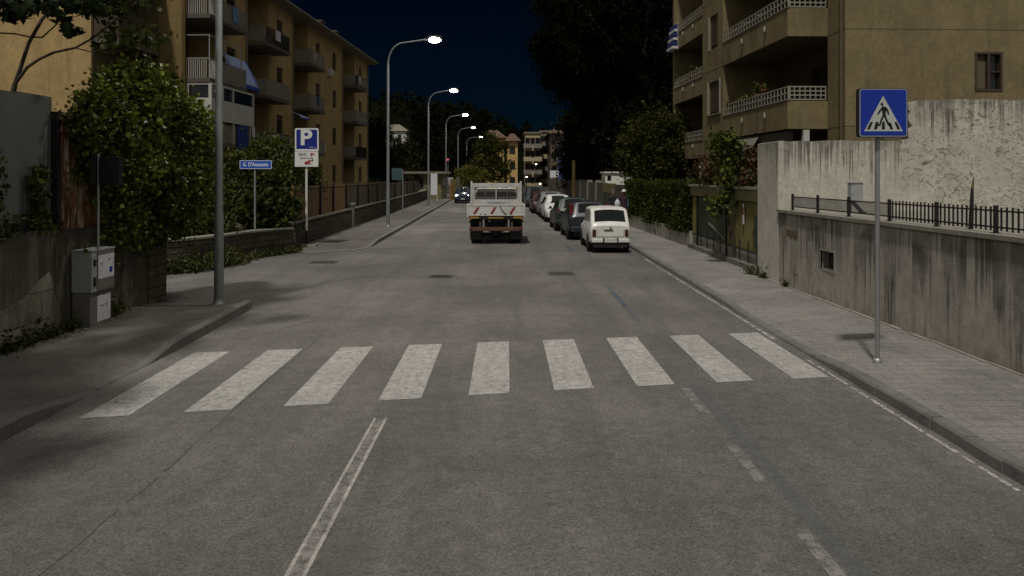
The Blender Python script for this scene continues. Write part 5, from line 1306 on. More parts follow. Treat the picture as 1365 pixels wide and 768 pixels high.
# end wall window (half open sash)
wf = MB(); ew = lambda s, q, z: rf_(.10 + q, -s, z)
o = part('window', MB().box(4.15, 4.22, -.12, .05, 5.18, 6.42, tf=ew).box(4.98, 5.05, -.12, .05, 5.18, 6.42, tf=ew).box(4.22, 4.98, -.12, .05, 6.35, 6.42, tf=ew).box(4.22, 4.98, -.12, .05, 5.18, 5.25, tf=ew).box(4.57, 4.63, -.12, .04, 5.25, 6.35, tf=ew).box(4.63, 4.98, -.08, .0, 5.78, 5.82, tf=ew), M['shutter'], t)
m = MB(); m.quad(ew(4.2, .02, 5.2), ew(5.0, .02, 5.2), ew(5.0, .02, 6.4), ew(4.2, .02, 6.4)); part('pane', m, M['glass'], o)
part('panel', MB().box(4.24, 4.55, -.01, .0, 5.27, 6.33, tf=ew), M['olive_in'], o)
for a, b, c, d, sh in ((8.25, 9.85, 5.22, 6.62, .95), (8.6, 9.7, 8.05, 9.5, .9)):
    window(t, rf_, a, b, c, d, PR, .13, shut=sh)
for a, c, d in ((8.19, 5.2, 6.66), (9.86, 5.2, 6.66), (9.72, 8.03, 9.53)): part('guide', MB().box(a, a + .05, PR + .002, PR + .06, c, d, tf=tfr), M['cream_lattice'], t)
part('sill', MB().box(8.15, 9.95, PR + .002, PR + .07, 5.14, 5.2, tf=tfr), M['parapet'], t)
# string course joints
j_ = MB()
for z in (4.06, 7.11, 10.16):
    j_.box(S1 + .01, S2, PR + .001, PR + .004, z - .012, z + .012, tf=tfr); j_.box(.01, S0 - .01, .001, .004, z + .0, z + .024, tf=tfr)
    j_.box(-.004, -.001, -16, -.0, z, z + .024, tf=tfr)
part('joint_line', j_, M['joint'], t)
def lattice(mb, f, L, z0, h, pitch=.165, rows=3):
    n = max(2, int(L / pitch)); p = L / n
    for i in range(n + 1): s = min(max(i * p, .02), L - .02); w = .032 if i % 8 else .05; mb.box(s - w / 2, s + w / 2, -.045, .0, z0, z0 + h, tf=f)
    for k in range(rows + 1): z = z0 + h * k / rows; mb.box(0, L, -.04, -.005, z - .022, z + .022, tf=f)
def loggia(sa, sb, zs, end_open, ph, lat=True):
    for z in zs:
        b = part('balcony', MB().box(sa + .06, sb - .001, -.99, PR - .06, z + .02, z + .22, tf=tfr), M['olive_in'], t)
        m = MB().box(sa, sb - .003, PR - .06, PR, z, z + ph, tf=tfr)
        if end_open: m.box(sa, sa + .06, .003, PR - .061, z, z + ph, tf=tfr)
        part('parapet', m, M['olive'], b)
        part('coping', MB().box(sa - .02, sb - .004, PR - .08, PR + .025, z + ph + .002, z + ph + .035, tf=tfr), M['slab'], b)
        if lat:
            m = MB(); lattice(m, lambda q, u, v: rf_(sa + q, PR - .01 + u, v), sb - sa - .1, z + ph + .05, .42, .30, 2)
            if end_open: lattice(m, lambda q, u, v: rf_(sa + .06 + u, PR - .06 - q, v), PR - .1, z + ph + .05, .42)
            part('lattice_railing', m, M['cream_lattice'], b)
        m = MB()
        for q in (.28, .63):
            s = sa + (sb - sa) * q; m.lathe([(.0, 0), (.035, .0), (.05, .12), (.02, .26), (.0, .27)], 8, c=(rf_(s, PR + .06, z + .42)))
        part('drain_spout', m, M['cream_lattice'], b)
        d = part('balcony_door', MB().box(sa + 1.6, sa + 3.4, -.998, -.96, z + .22, z + 2.5, tf=tfr), M['shutter'], t)
        m = MB(); m.quad(rf_(sa + 1.7, -.955, z + .3), rf_(sa + 2.45, -.955, z + .3), rf_(sa + 2.45, -.955, z + 2.4), rf_(sa + 1.7, -.955, z + 2.4)); m.quad(rf_(sa + 2.55, -.955, z + .3), rf_(sa + 3.3, -.955, z + .3), rf_(sa + 3.3, -.955, z + 2.4), rf_(sa + 2.55, -.955, z + 2.4)); part('pane', m, M['glass'], d)
loggia(S0, S1, (4.06, 7.11, 10.16), True, .92)
loggia(S2, S3 - .3, (3.35, 6.25, 9.05), False, .80)
m = MB()
for k, s in enumerate((4.2, 5.6, 7.0)): m.tube([rf_(s, PR, 8.42), rf_(s, PR - .85, 8.50)], .022, 6)
part('clothes_arm', m, M['cream_lattice'], t)
# ground floor under the loggia: beam, blind and pale lintel
part('beam', MB().box(S0 + .3, S1 - .1, PR - .3, PR - .12, 3.70, 4.0, tf=tfr), M['slab'], t)
part('column', MB().box(S0 + .02, S0 + .2, .6, .8, 0, 4.05, tf=tfr), M['white_wall'], t)
m = MB(); m.quad(rf_(3.9, PR - .05, 3.95), rf_(6.9, PR - .05, 3.95), rf_(6.9, PR + .45, 3.15), rf_(3.9, PR + .45, 3.15)); part('blind', m, M['parapet'], t)
part('door', MB().box(11.5, 12.3, PR - .4, PR - .3, .2, 2.9, tf=tfr), M['dark_room'], t); part('door_jamb', MB().box(11.35, 11.48, PR - .42, PR - .02, .2, 3.0, tf=tfr).box(10.84, 10.94, PR + .005, PR + .06, .2, 2.6, tf=tfr), M['white_wall'], t)
# blue and white shade at the far loggia
m = MB()
for k in range(6): z = 9.05 + k * .22; m.box(15.0, 16.15, PR + .04, PR + .34 - .03 * k, z, z + .13, k % 2, tf=tfr)
m.box(15.0, 15.04, PR + .03, PR + .06, 9.0, 10.4, 0, tf=tfr).box(16.11, 16.15, PR + .03, PR + .06, 9.0, 10.4, 0, tf=tfr)
part('awning', m, [M['cloth_white'], M['cloth_blue']], t, label='white and blue slatted shade')
# pots on the parapets
def pot(s, z, q, mat, seed, hgt, label, flower=None, r=.10):
    p = rf_(s, q, z); a = thing('flower_pot', label, 'flower pot', p, 0, 'flower pots along the loggia parapets')
    part('pot', MB().lathe([(.0, 0), (r * .7, 0), (r, r * 1.5), (r * 1.12, r * 1.5), (r * 1.12, r * 1.8), (r * .9, r * 1.8), (r * .85, r * 1.4), (.0, r * 1.4)], 12, c=p), M[mat], a)
    leaves('plant', clump_cloud([(p[0], p[1], p[2] + r * 1.8 + hgt * .5, r * .9, r * .9, hgt * .45)], 170, seed, .0, 16, .06), (.06, .13), M['leaf_vine'], a, seed=seed)
    if flower: leaves('blossoms', clump_cloud([(p[0], p[1], p[2] + r * 1.8 + hgt * .6, r * 1.4, r * 1.4, hgt * .5)], 40, seed + 1, .5, 12, .03), (.03, .06), M['bloom'], a, seed=seed, up=1)
Zp = 4.06 + .92 + .04; C_ = PR - .16
pot(3.7, Zp + .40, C_, 'terracotta', 61, .14, 'red clay pot with red flowers nearest the railing corner, lower loggia', True, .12)
pot(4.35, Zp + .34, C_, 'terracotta', 62, .42, 'pot with the tallest yellow green plant on the lower loggia')
pot(4.6, Zp + .20, C_ - .02, 'terracotta', 63, .12, 'broad clay pot below the tallest plant on the lower loggia', False, .14)
pot(5.75, Zp + .22, C_, 'terracotta', 64, .2, 'clay pot with a low plant in the middle of the lower loggia')
pot(6.3, Zp + .1, C_, 'terracotta', 65, .22, 'clay pot with drooping plant, second from the window end of the lower loggia', True)
pot(6.75, Zp + .1, C_, 'terracotta', 66, .2, 'clay pot next to the window end of the lower loggia')
pot(7.35, Zp + .1, C_, 'terracotta', 67, .24, 'clay pot at the very window end of the lower loggia', True)
pot(12.0, 6.25 + .84, C_, 'terracotta', 68, .3, 'pot with round bush near the wall end of the far loggia')
pot(13.0, 6.25 + .84, C_, 'terracotta', 69, .7, 'pot with the large dark bush on the far loggia', False, .16)
pot(14.6, 6.25 + .84, C_, 'terracotta', 70, .4, 'pot with pale plant at the tree end of the far loggia', True)
gd = MB(); gd.quad((6.3, 18.1, .3), (40, 18.1, .3), (40, 60, .3), (5.8, 60, .3)); struct('garden_ground', gd, M['earth'])

# ================================================================== TREES ON THE RIGHT
PG = 'tall dark pines behind the parked cars'
def T(px, py, Y, rx, ry, rz): p = at(px, py, Y); return (p.x, Y, p.z, rx, ry, rz)
tree('pine_tree', 'tallest pine, its black crown touching the olive building', 'tree', (9.6, 52, 0), 8.5, .34,
     [T(850, 20, 52, 4.25, 3.07, 2.36), T(800, 60, 51, 3.44, 2.85, 2.02), T(880, 80, 53, 3.06, 2.83, 2.12), T(770, 10, 52, 3.07, 2.84, 1.89), T(840, -60, 52, 4.02, 3.07, 2.13), T(920, -20, 54, 3.29, 2.82, 2.58), T(860, 130, 54, 3.05, 2.35, 1.64)], 26000, (.22, .48), 'leaf_pine', 71, PG, 260, .40, aspect=.35)
tree('pine_tree', 'pine leaning furthest out over the street against the navy sky', 'tree', (7.2, 58, 0), 10.0, .36,
     [T(745, 62, 57, 2.0, 2, 1.5), T(765, 105, 57, 2.2, 2, 1.5), T(768, 20, 58, 2.2, 2.2, 1.9), T(800, 115, 58, 3.0, 2.6, 2.2), T(775, -30, 58, 2.6, 2.2, 1.9), T(728, 70, 57, 1.0, 1.0, .8), T(742, 98, 57, 1.0, 1, .7)], 22000, (.24, .5), 'leaf_pine', 72, PG, 240, .36, aspect=.35)
tree('pine_tree', 'lower dark tree under the leaning pine, above the parked cars', 'tree', (7.0, 66, 0), 3.5, .3,
     [T(785, 165, 64, 2.6, 2.2, 2.0), T(800, 205, 64, 2.8, 2.2, 1.8), T(765, 205, 65, 1.7, 1.8, 1.7), T(825, 170, 66, 2.6, 2, 2.2), T(790, 235, 64, 3.0, 2, 1.4)], 16000, (.2, .45), 'leaf_dark', 73, PG, 200, .4)
tree('pine_tree', 'dark tree filling the gap behind the olive green tree', 'tree', (9.5, 52, 0), 4, .3,
     [T(880, 150, 52, 3.0, 2.4, 2.4), T(840, 180, 52, 2.8, 2.4, 2.2), T(905, 200, 52, 2.6, 2.2, 2.2), T(920, 130, 53, 2.2, 2, 2.4), T(850, 225, 52, 3.0, 2.2, 1.6)], 17000, (.2, .45), 'leaf_pine', 74, PG, 200, .4)
tree('broadleaf_tree', 'olive green rounded tree between the hedge and the olive building', 'tree', (7.7, 38.5, .2), 2.2, .17,
     [T(878, 165, 38.5, 1.35, 1.2, .95), T(850, 195, 38, 1.15, 1.1, .9), T(905, 190, 38.5, 1.1, 1.1, .95), T(880, 205, 37.8, 1.5, 1.1, .9), T(860, 225, 38, 1.3, 1.1, .7), T(915, 215, 38, .9, .9, .8)], 15000, (.10, .22), 'leaf_mid', 75, None, 240, .20)

# ================================================================== FAR BACKDROP
hl = MB(); nx, ny = 60, 14; vs = []
for j in range(ny):
    for i in range(nx):
        x = -260 + 520 * i / (nx - 1); y = 190 + 26 * j; q = j / (ny - 1)
        hh = (math.sin(min(1, q * 1.25) * math.pi / 2)) * (34 * math.exp(-((x + 70) / 60) ** 2) + 15 * math.exp(-((x - 60) / 110) ** 2) + 9 + 5 * noise.noise(Vector((x * .03, y * .02, 0))))
        vs.append((x, y, hh - .5 + noise.noise(Vector((x * .1, y * .1, 3))) * 1.5 * q))
hl.add(vs, [(j * nx + i, j * nx + i + 1, (j + 1) * nx + i + 1, (j + 1) * nx + i) for j in range(ny - 1) for i in range(nx - 1)], 0, True)
struct('hill', hl, M['forest'])
pts = []; r_ = np.random.default_rng(81)
for _ in range(420):
    i = r_.integers(8, nx - 6); j = r_.integers(1, ny - 1); x, y, z = vs[j * nx + i]
    rr = r_.uniform(2.0, 4.2); c = np.array([x + r_.uniform(-4, 4), y + r_.uniform(-12, 12), z + rr * .6]); u = r_.normal(size=(60, 3)); u /= np.linalg.norm(u, axis=1)[:, None]
    pts.append(c + u * rr * r_.uniform(.6, 1.05, (60, 1)))
me = leaf_mesh('forest', np.concatenate(pts), (1.0, 2.2), M['leaf_pine'], 82, .8); o = bpy.data.objects.new('forest', me); COL.objects.link(o); tag(o, 'dark wooded hillside behind the street', 'woodland', kind='stuff')

LG = 'dark trees beyond the left pavement'
tree('broadleaf_tree', 'dark tree at the far end of the ochre apartment block', 'tree', (-13.0, 82, 0), 2.5, .25, [T(510, 210, 80, 2.2, 2, 2.6), T(500, 175, 82, 1.8, 2, 2.0), T(530, 225, 80, 2.2, 2, 1.6), T(545, 205, 84, 1.6, 1.6, 1.6)], 9000, (.2, .42), 'leaf_dark', 83, LG, 130, .35)
tree('broadleaf_tree', 'dark tree right behind the second lit street lamp', 'tree', (-11.5, 105, 0), 3, .25, [T(570, 195, 105, 3.2, 2.4, 2.6), T(595, 210, 105, 2.6, 2.2, 2.2), T(555, 215, 104, 2.4, 2, 1.8), T(575, 165, 108, 3, 2.5, 2.4)], 9000, (.26, .5), 'leaf_pine', 84, LG, 130, .45)
tree('broadleaf_tree', 'bushy green tree in front of the ochre house, above the truck', 'tree', (-4.6, 118, 0), 2.5, .28, [T(655, 200, 118, 2.8, 2, 1.7), T(640, 222, 117, 3.0, 2, 2.0), T(664, 228, 117, 2.6, 2, 1.8), T(648, 190, 119, 1.8, 1.6, 1.2)], 9000, (.22, .45), 'leaf_mid', 85, LG, 150, .35)
tree('broadleaf_tree', 'tall black tree beside the farthest lamps, left of the ochre house', 'tree', (-8.2, 140, 0), 5, .3, [T(640, 165, 140, 2.6, 2.2, 2.6), T(625, 185, 140, 2.6, 2.2, 3.0), T(648, 190, 141, 2.4, 2, 2.6), T(610, 205, 140, 3.2, 2, 2.4)], 9000, (.26, .5), 'leaf_pine', 86, LG, 130, .45)
shrub('yellow green bush trimmed round beside the farthest lamps', [T(628, 230, 96, 1.4, 1.2, .75), T(642, 233, 96, 1.0, 1.0, .7), T(616, 232, 96, 1.1, 1.0, .7), T(630, 240, 95, 1.9, 1.2, .9)], 5200, (.12, .26), 'leaf_yellow', 87, name='yellow_bush', group=None, base=(-5.2, 96, .1))

# small buildings left of the far street
t = thing('small_house', 'low cream house with dark flat roof behind the reed fence', 'house', (-10, 80, 0))
p0, p1 = at(531, 229, 78), at(588, 250, 78)
part('walls', MB().box(p0.x, p1.x, 78, 84, 0, 2.75), M['ochre_pale'] if 'ochre_pale' in M else M['gate_band'], t); part('roof', MB().box(p0.x - .4, p1.x + .5, 77.4, 84.5, 2.755, 3.0), M['roof_grey'], t)
for px in (545, 560, 578): q = at(px, 236, 78); part('window', MB().box(q.x - .35, q.x + .35, 77.96, 78.0, 1.3, 2.3), M['glass'], t)
q = at(554.5, 240, 77); part('doorway', MB().box(q.x - .35, q.x + .35, 77.94, 78.0, 0.0, 2.6), M['dark_room'], t)
t = thing('white_house', 'white house with hipped roof on the dark wooded hillside', 'house', (-24, 165, 10))
q = at(527, 182, 165); B = MB().box(q.x - 2.2, q.x + 2.4, 165, 170, q.z - 8, q.z + 1.2); part('walls', B, M['white_wall'], t)
B = MB(); B.add([(q.x - 2.6, 164.6, q.z + 1.2), (q.x + 2.8, 164.6, q.z + 1.2), (q.x + 2.8, 170.4, q.z + 1.2), (q.x - 2.6, 170.4, q.z + 1.2), (q.x - 1.2, 167.5, q.z + 2.8), (q.x + .6, 167.5, q.z + 2.8)], [(0, 1, 5, 4), (1, 2, 5), (2, 3, 4, 5), (3, 0, 4), (3, 2, 1, 0)]); part('roof', B, M['roof_grey'], t)
for k in (-1.1, .9): part('window', MB().box(q.x + k - .4, q.x + k + .4, 164.95, 165, q.z - 1.2, q.z + .4), M['glass'], t)
# road sign from behind, banner, cabinet
t = thing('teal_road_sign', 'teal backed road sign on a pole by the long low wall', 'road sign', (-7.75, 48.4, .1))
part('pole', MB().tube([(-7.05, 48.4, .1), (-7.05, 48.4, 2.95)], .04, 8), M['galv'], t); q = at(529, 232, 48.3); part('plate', MB().box(-7.75, -7.1, 48.33, 48.36, 2.25, 3.0), M['teal'], t, bevel=.01)
OFF_dummy = 0
q = at(578, 244, 70); t = thing('pink_banner', 'tall pale pink banner standing by the far left wall', 'banner', (q.x, 70, .1))
part('cloth', MB().box(q.x - .28, q.x + .3, 70, 70.03, .75, 2.75), M['paper_pink'] if 'paper_pink' in M else M['paper'], t); part('pole', MB().tube([(q.x + .33, 70.0, .1), (q.x + .33, 70, 2.85)], .03, 6), M['galv_light'], t)
q = at(596, 241, 80); t = thing('notice_board', 'low white double notice board on two legs, far left pavement', 'notice board', (q.x, 80, .1))
part('board', MB().box(q.x - .62, q.x - .04, 80, 80.04, 1.5, 2.35).box(q.x + .04, q.x + .62, 80, 80.04, 1.5, 2.35), M['paper'], t); part('leg', MB().box(q.x - .5, q.x - .44, 80.05, 80.1, .1, 2.3), M['galv'], t); part('leg', MB().box(q.x + .44, q.x + .5, 80.05, 80.1, .1, 2.3), M['galv'], t)
q = at(607, 250, 76); t = thing('yellow_kiosk', 'narrow yellow and orange ticket box at the far left kerb', 'box', (q.x, 76, .1))
part('body', MB().box(q.x - .45, q.x + .1, 76, 76.4, .1, 2.25), M['yellow'], t); part('side_panel', MB().box(q.x + .11, q.x + .45, 76, 76.4, .1, 2.45), M['slab'], t); part('post', MB().box(q.x - .58, q.x - .48, 76, 76.1, .1, 2.3), M['terracotta'], t)
t = thing('signal_light', 'small red signal lamp on a thin pole under the third lamp', 'signal light', (-6.95, 80.6, .1))
q = at(597, 213, 80.6); part('pole', MB().tube([(q.x, 80.8, .1), (q.x, 80.8, q.z + .2)], .03, 6), M['galv'], t); part('housing', MB().box(q.x - .16, q.x + .16, 80.5, 80.75, q.z - .2, q.z + .2), M['black'], t); part('lens', MB().lathe([(.0, -.03), (.08, -.01), (.10, .02)], 12, c=(q.x, 80.49, q.z), axis='y'), M['red_lit'], t)
# far houses
M['far_ochre'] = simple('far_ochre', (.52, .35, .13), .9, .12, .3, coord='World')
M['far_cream'] = simple('far_cream', (.42, .36, .22), .9, .15, .3, coord='World')
M['far_grey'] = simple('far_grey', (.22, .20, .17), .9, .15, .3, coord='World')
M['far_brown'] = simple('far_brown', (.14, .10, .08), .9, .15, .3, coord='World')
def far_house(name, label, px0, px1, pyt, Y, depth, mat, rows, cols, side=None, roofh=0, skew=0.0, balc=False):
    a, b = at(px0, pyt, Y), at(px1, pyt, Y); zt = a.z
    t = thing(name, label, 'building', ((a.x + b.x) / 2, Y, 0))
    part('walls', MB().box(a.x, b.x, Y, Y + depth, 0, zt), M[mat], t)
    if roofh:
        m = MB(); o = .7; m.add([(a.x - o, Y - o, zt + .003), (b.x + o, Y - o, zt + .003), (b.x + o, Y + depth + o, zt + .003), (a.x - o, Y + depth + o, zt + .003), (a.x + (b.x - a.x) * .3, Y + depth / 2, zt + roofh), (b.x - (b.x - a.x) * .3, Y + depth / 2, zt + roofh)], [(0, 1, 5, 4), (1, 2, 5), (2, 3, 4, 5), (3, 0, 4), (3, 2, 1, 0)]); part('roof', m, M['roof'], t)
    else: part('roof', MB().box(a.x - .3, b.x + .3, Y - .3, Y + depth + .3, zt + .003, zt + .35), M['roof_grey'], t)
    for i in range(rows):
        z = zt - 2.6 - 3.1 * i
        for j in range(cols):
            x = a.x + (b.x - a.x) * (j + .5) / cols
            w = part('window', MB().box(x - .55, x + .55, Y - .05, Y - .002, z, z + 1.6), M['shutter'], t); part('pane', MB().box(x - .45, x + .45, Y - .07, Y - .052, z + .1, z + 1.5), M['glass'], w)
            if balc and j % 2 == 0:
                part('balcony', MB().box(x - 1.0, x + 1.0, Y - 1.1, Y - .08, z - .9, z - .7).box(x - 1.0, x + 1.0, Y - 1.1, Y - 1.04, z - .7, z + .15), M['far_cream'] if i % 2 else M['far_grey'], t)
            if side:
                y = Y + depth * (j + .5) / cols; part('window', MB().box(b.x + .002, b.x + .05, y - .6, y + .6, z, z + 1.6), M['shutter'], t)
    return t
far_house('far_apartment_house', 'ochre house with hipped roof at the end of the street', 676, 690, 188, 150, 26, 'far_ochre', 3, 1, side=True, roofh=2.2)
far_house('far_apartment_house', 'low ochre wing half behind the bushy tree, end of the street', 640, 672, 184, 162, 10, 'far_ochre', 2, 3, roofh=2.0)
far_house('far_apartment_house', 'cream balconied block with tall top windows at the street end', 700, 720, 178, 178, 14, 'far_cream', 4, 3, balc=True)
far_house('far_apartment_house', 'grey block with stacked balconies right of the cream block', 720.6, 733, 176, 186, 14, 'far_grey', 4, 2, balc=True)
far_house('far_apartment_house', 'dark brown narrow block behind the pines at the street end', 734, 752, 178, 170, 20, 'far_brown', 4, 2, roofh=1.6)
q = at(739, 232, 130); solo('white_billboard', MB().box(q.x - .75, q.x + .75, 130, 130.1, q.z - .6, q.z + .6).box(q.x - .5, q.x - .42, 130.02, 130.08, 0, q.z - .6).box(q.x + .42, q.x + .5, 130.02, 130.08, 0, q.z - .6), M['paper'], 'small white billboard below the dark brown block', 'billboard')
q = at(751, 206, 160); solo('blue_hoarding', MB().box(q.x - .6, q.x + .5, 168, 168.2, 0, q.z + 2.2), M['cloth_blue'], 'narrow blue panel between the far block and the pines', 'panel')
def far_lamp(px, py, Y, label):
    q = at(px, py, Y); t = thing('far_street_lamp', label, 'street lamp', (q.x, Y, 0), 0, 'lit lamps at the far end of the street')
    part('pole', MB().tube([(q.x, Y, 0), (q.x, Y, q.z - .1)], .06, 6), M['dark_metal'], t); part('lens', MB().lathe([(.0, -.08), (.12, -.06), (.15, 0), (.06, .09), (.0, .1)], 10, c=tuple(q)), M['lamp_far'], t)
far_lamp(714.5, 219, 122, 'low lit lamp in front of the cream balconied block'); far_lamp(702, 236, 128, 'lit lamp just above the far cars'); far_lamp(720, 245, 125, 'dim lit lamp over the roof of the dark blue car')
far_lamp(641, 190.5, 126, 'lit lamp dot in the black tree beside the farthest street lamp') if False else None
far_lamp(548, 197, 120, 'tiny lit lamp below the white hillside house')
far_lamp(767, 205, 75, 'tiny lit lamp in front of the dark pines')
# ================================================================== CARS
def lerp(a, b, q): return a + (b - a) * q
class Shell:
    """car body lofted through cross sections: (y, zbottom, wbottom, zbelt, wbelt, ztop, wtop)"""
    def __init__(self, st, k=.10): self.st = st; self.kmax = k
    def sec(self, y):
        st = self.st
        if y <= st[0][0]: return st[0][1:]
        for a, b in zip(st[:-1], st[1:]):
            if y <= b[0]: q = (y - a[0]) / (b[0] - a[0]); return tuple(lerp(u, v, q) for u, v in zip(a[1:], b[1:]))
        return st[-1][1:]
    def ring(self, y):
        zb, wb, zl, wl, zt, wt = self.sec(y); wm = max(wb, wl) + .025; zm = lerp(zb, zl, .62)
        k = min(self.kmax, (zt - zl) * .45)
        return [(wb * .85, zb), (wb, zb + .05), (wm, zm), (wm - .004, lerp(zm, zl, .55)), (wl, zl), (wt + .012, zt - k), (wt - .03, zt - k * .3), (wt * .72, zt + .012), (0, zt + .028)]
    def body(self, mb):
        ys = []
        for a, b in zip(self.st[:-1], self.st[1:]):
            n = max(1, int((b[0] - a[0]) / .22)); ys += [a[0] + (b[0] - a[0]) * i / n for i in range(n)]
        ys.append(self.st[-1][0]); V = []
        for y in ys:
            r = self.ring(y); V += [(-x, y, z) for x, z in r] + [(x, y, z) for x, z in r[-2::-1]]
        m = 17; fs = []
        for i in range(len(ys) - 1):
            for k in range(m - 1): fs.append((i * m + k, (i + 1) * m + k, (i + 1) * m + k + 1, i * m + k + 1))
            fs.append((i * m + m - 1, (i + 1) * m + m - 1, (i + 1) * m, i * m))
        mb.add(V, fs, 0, True)
        mb.add(V[:m], [tuple(range(m))]); mb.add(V[-m:], [tuple(range(m))[::-1]])
    def side(self, y, u, sgn, out=.006):   # u 0 belt .. 1 roof edge
        r = self.ring(y); x = lerp(r[4][0], r[5][0], u); z = lerp(r[4][1], r[5][1], u); return (sgn * (x + out), y, z)
    def top(self, y, u, dy=0.0, dz=.006):  # u -1..1 across
        r = self.ring(y); w = r[6][0]; x = u * w * .94
        z = r[6][1] + (r[8][1] - r[6][1]) * (1 - u * u); return (x, y + dy, z + dz)
def car(name, label, col, L, W, H, st, loc, rz, rear=None, front=None, side=((0.2, 1.2), (1.3, 2.2)), axles=(.7, 3.0), wr=.29, tails=None, heads=None, bump='black', plate_z=.55, group='cars parked along the right kerb', lit=False, mirror=True, grille=True, dirt=.25, rw=.80, kmax=.10):
    t = thing(name, label, 'car', loc, rz, group); sh = Shell(st, kmax)
    mb = MB(); sh.body(mb); me = mb.mesh('body', col); 
    try: me.set_sharp_from_angle(angle=R(38))
    except Exception: pass
    b = part('body', me, None, t, False)
    def patch(a, bb, u, dy, n=4, dz=.008):
        m = MB(); V = []; k = 5
        for i in range(n + 1):
            y = lerp(a, bb, i / n)
            for j in range(k + 1): V.append(sh.top(y, lerp(-u, u, j / k), dy, dz))
        m.add(V, [(i * (k + 1) + j, i * (k + 1) + j + 1, (i + 1) * (k + 1) + j + 1, (i + 1) * (k + 1) + j) for i in range(n) for j in range(k)], 0, True); return m
    if rear: part('rear_window', patch(rear[0], rear[1], rw, -.006), M['cab_glass'], t, False)
    if front: part('windscreen', patch(front[0], front[1], .86, .006), M['cab_glass'], t, False)
    for s in (-1, 1):
        for a, bb in side:
            m = MB(); n = 5; V = []
            for i in range(n + 1):
                y = lerp(a, bb, i / n); V += [sh.side(y, .12, s), sh.side(y, .9, s)]
            m.add(V, [(2 * i, 2 * i + 2, 2 * i + 3, 2 * i + 1) for i in range(n)], 0, True); part('side_window', m, M['cab_glass'], t, False)
    for s in (-1, 1):
        for y in axles:
            zb, wb, zl, wl, zt, wt = sh.sec(y); xo = max(wb, wl) + .02
            m = MB(); m.lathe([(wr * 1.16, xo - .02), (wr * 1.16, xo + .010), (0, xo + .010)] if s > 0 else [(wr * 1.16, -xo + .02), (wr * 1.16, -xo - .010), (0, -xo - .010)], 20, c=(0, y, wr + .02), axis='x'); part('wheel_arch', m, M['black'], t, False)
            w = MB(); x0, x1 = (xo - .15, xo + .018) if s > 0 else (-xo - .018, -xo + .15)
            w.lathe([(wr * .62, x0), (wr * .94, x0 + .0), (wr, x0 + .03), (wr, x1 - .03), (wr * .94, x1), (wr * .62, x1)], 22, c=(0, y, wr), axis='x'); wo = part('wheel', w, M['tyre'], t, False)
            w = MB(); xf = x1 - .012 if s > 0 else x0 + .012; w.lathe([(wr * .63, xf), (wr * .5, xf - s * .02), (wr * .2, xf - s * .005), (0, xf)], 18, c=(0, y, wr), axis='x'); part('rim', w, M['rim'], wo, False)
        if mirror:
            ym = front[0] - .12 if front else 2.2; zb, wb, zl, wl, zt, wt = sh.sec(ym)
            part('mirror', MB().box(s * (wl + .03) - (.0 if s > 0 else .14), s * (wl + .03) + (.14 if s > 0 else .0), ym - .06, ym + .03, zl + .03, zl + .15), M['black'] if dirt < .4 else M['chrome'], t, False, bevel=.02)
    zb, wb, zl, wl, zt, wt = sh.st[0][1:]
    if tails:
        for s in (-1, 1):
            x, z, w, h, yy = tails; part('tail_light', MB().box(s * x - w / 2, s * x + w / 2, yy - .025, yy + .12, z - h / 2, z + h / 2), M['tail'], t, False, bevel=min(w, h) * .3)
    part('rear_bumper', MB().box(-wb - .01, wb + .01, -.05, .16, st[0][1] - .10, st[0][1] + .12), M[bump] if isinstance(bump, str) else bump, t, False, bevel=.04)
    yf = st[-1][0]; zbf, wbf = st[-1][1], st[-1][2]
    part('front_bumper', MB().box(-wbf - .02, wbf + .02, yf - .16, yf + .05, zbf - .14, zbf + .13), M[bump] if isinstance(bump, str) else bump, t, False, bevel=.04)
    part('underside', MB().box(-wb * .86, wb * .86, .15, yf - .15, .16, st[1][1] + .05), M['black'], t, False)
    part('number_plate', MB().box(-.26, .26, -.062, -.05, plate_z - .055, plate_z + .055), M['plate'], t, False)
    part('number_plate', MB().box(-.2, .2, yf + .051, yf + .062, zbf - .06, zbf + .05), M['plate'], t, False)
    if heads:
        for s in (-1, 1):
            x, z, w, h, yy = heads; part('headlight', MB().box(s * x - w / 2, s * x + w / 2, yf - yy - .15, yf - yy + .03, z - h / 2, z + h / 2), M['head_lit'] if lit else M['chrome'], t, False, bevel=min(w, h) * .3)
    if grille: part('grille', MB().box(-wbf * .5, wbf * .5, yf - .05, yf + .02, zbf + .16, zbf + .26), M['black'], t, False)
    return t, sh
def hatch(L=3.9, W=1.66, H=1.47, rear_slope=.35):
    w = W / 2
    return [(0, .42, w - .10, .86, w - .09, .92, w - .16), (.05, .36, w - .05, .93, w - .05, 1.0, w - .14), (rear_slope, .28, w - .03, .96, w - .03, H - .03, w - .20), (rear_slope + .5, .24, w - .02, .95, w - .02, H, w - .20), (1.9, .22, w - .02, .93, w - .02, H - .01, w - .19), (2.25, .22, w - .02, .92, w - .02, H - .06, w - .2), (2.95, .22, w - .02, .91, w - .03, .99, w - .13), (L - .35, .24, w - .03, .80, w - .05, .86, w - .17), (L - .08, .34, w - .09, .68, w - .12, .74, w - .24), (L, .42, w - .16, .60, w - .18, .64, w - .3)]
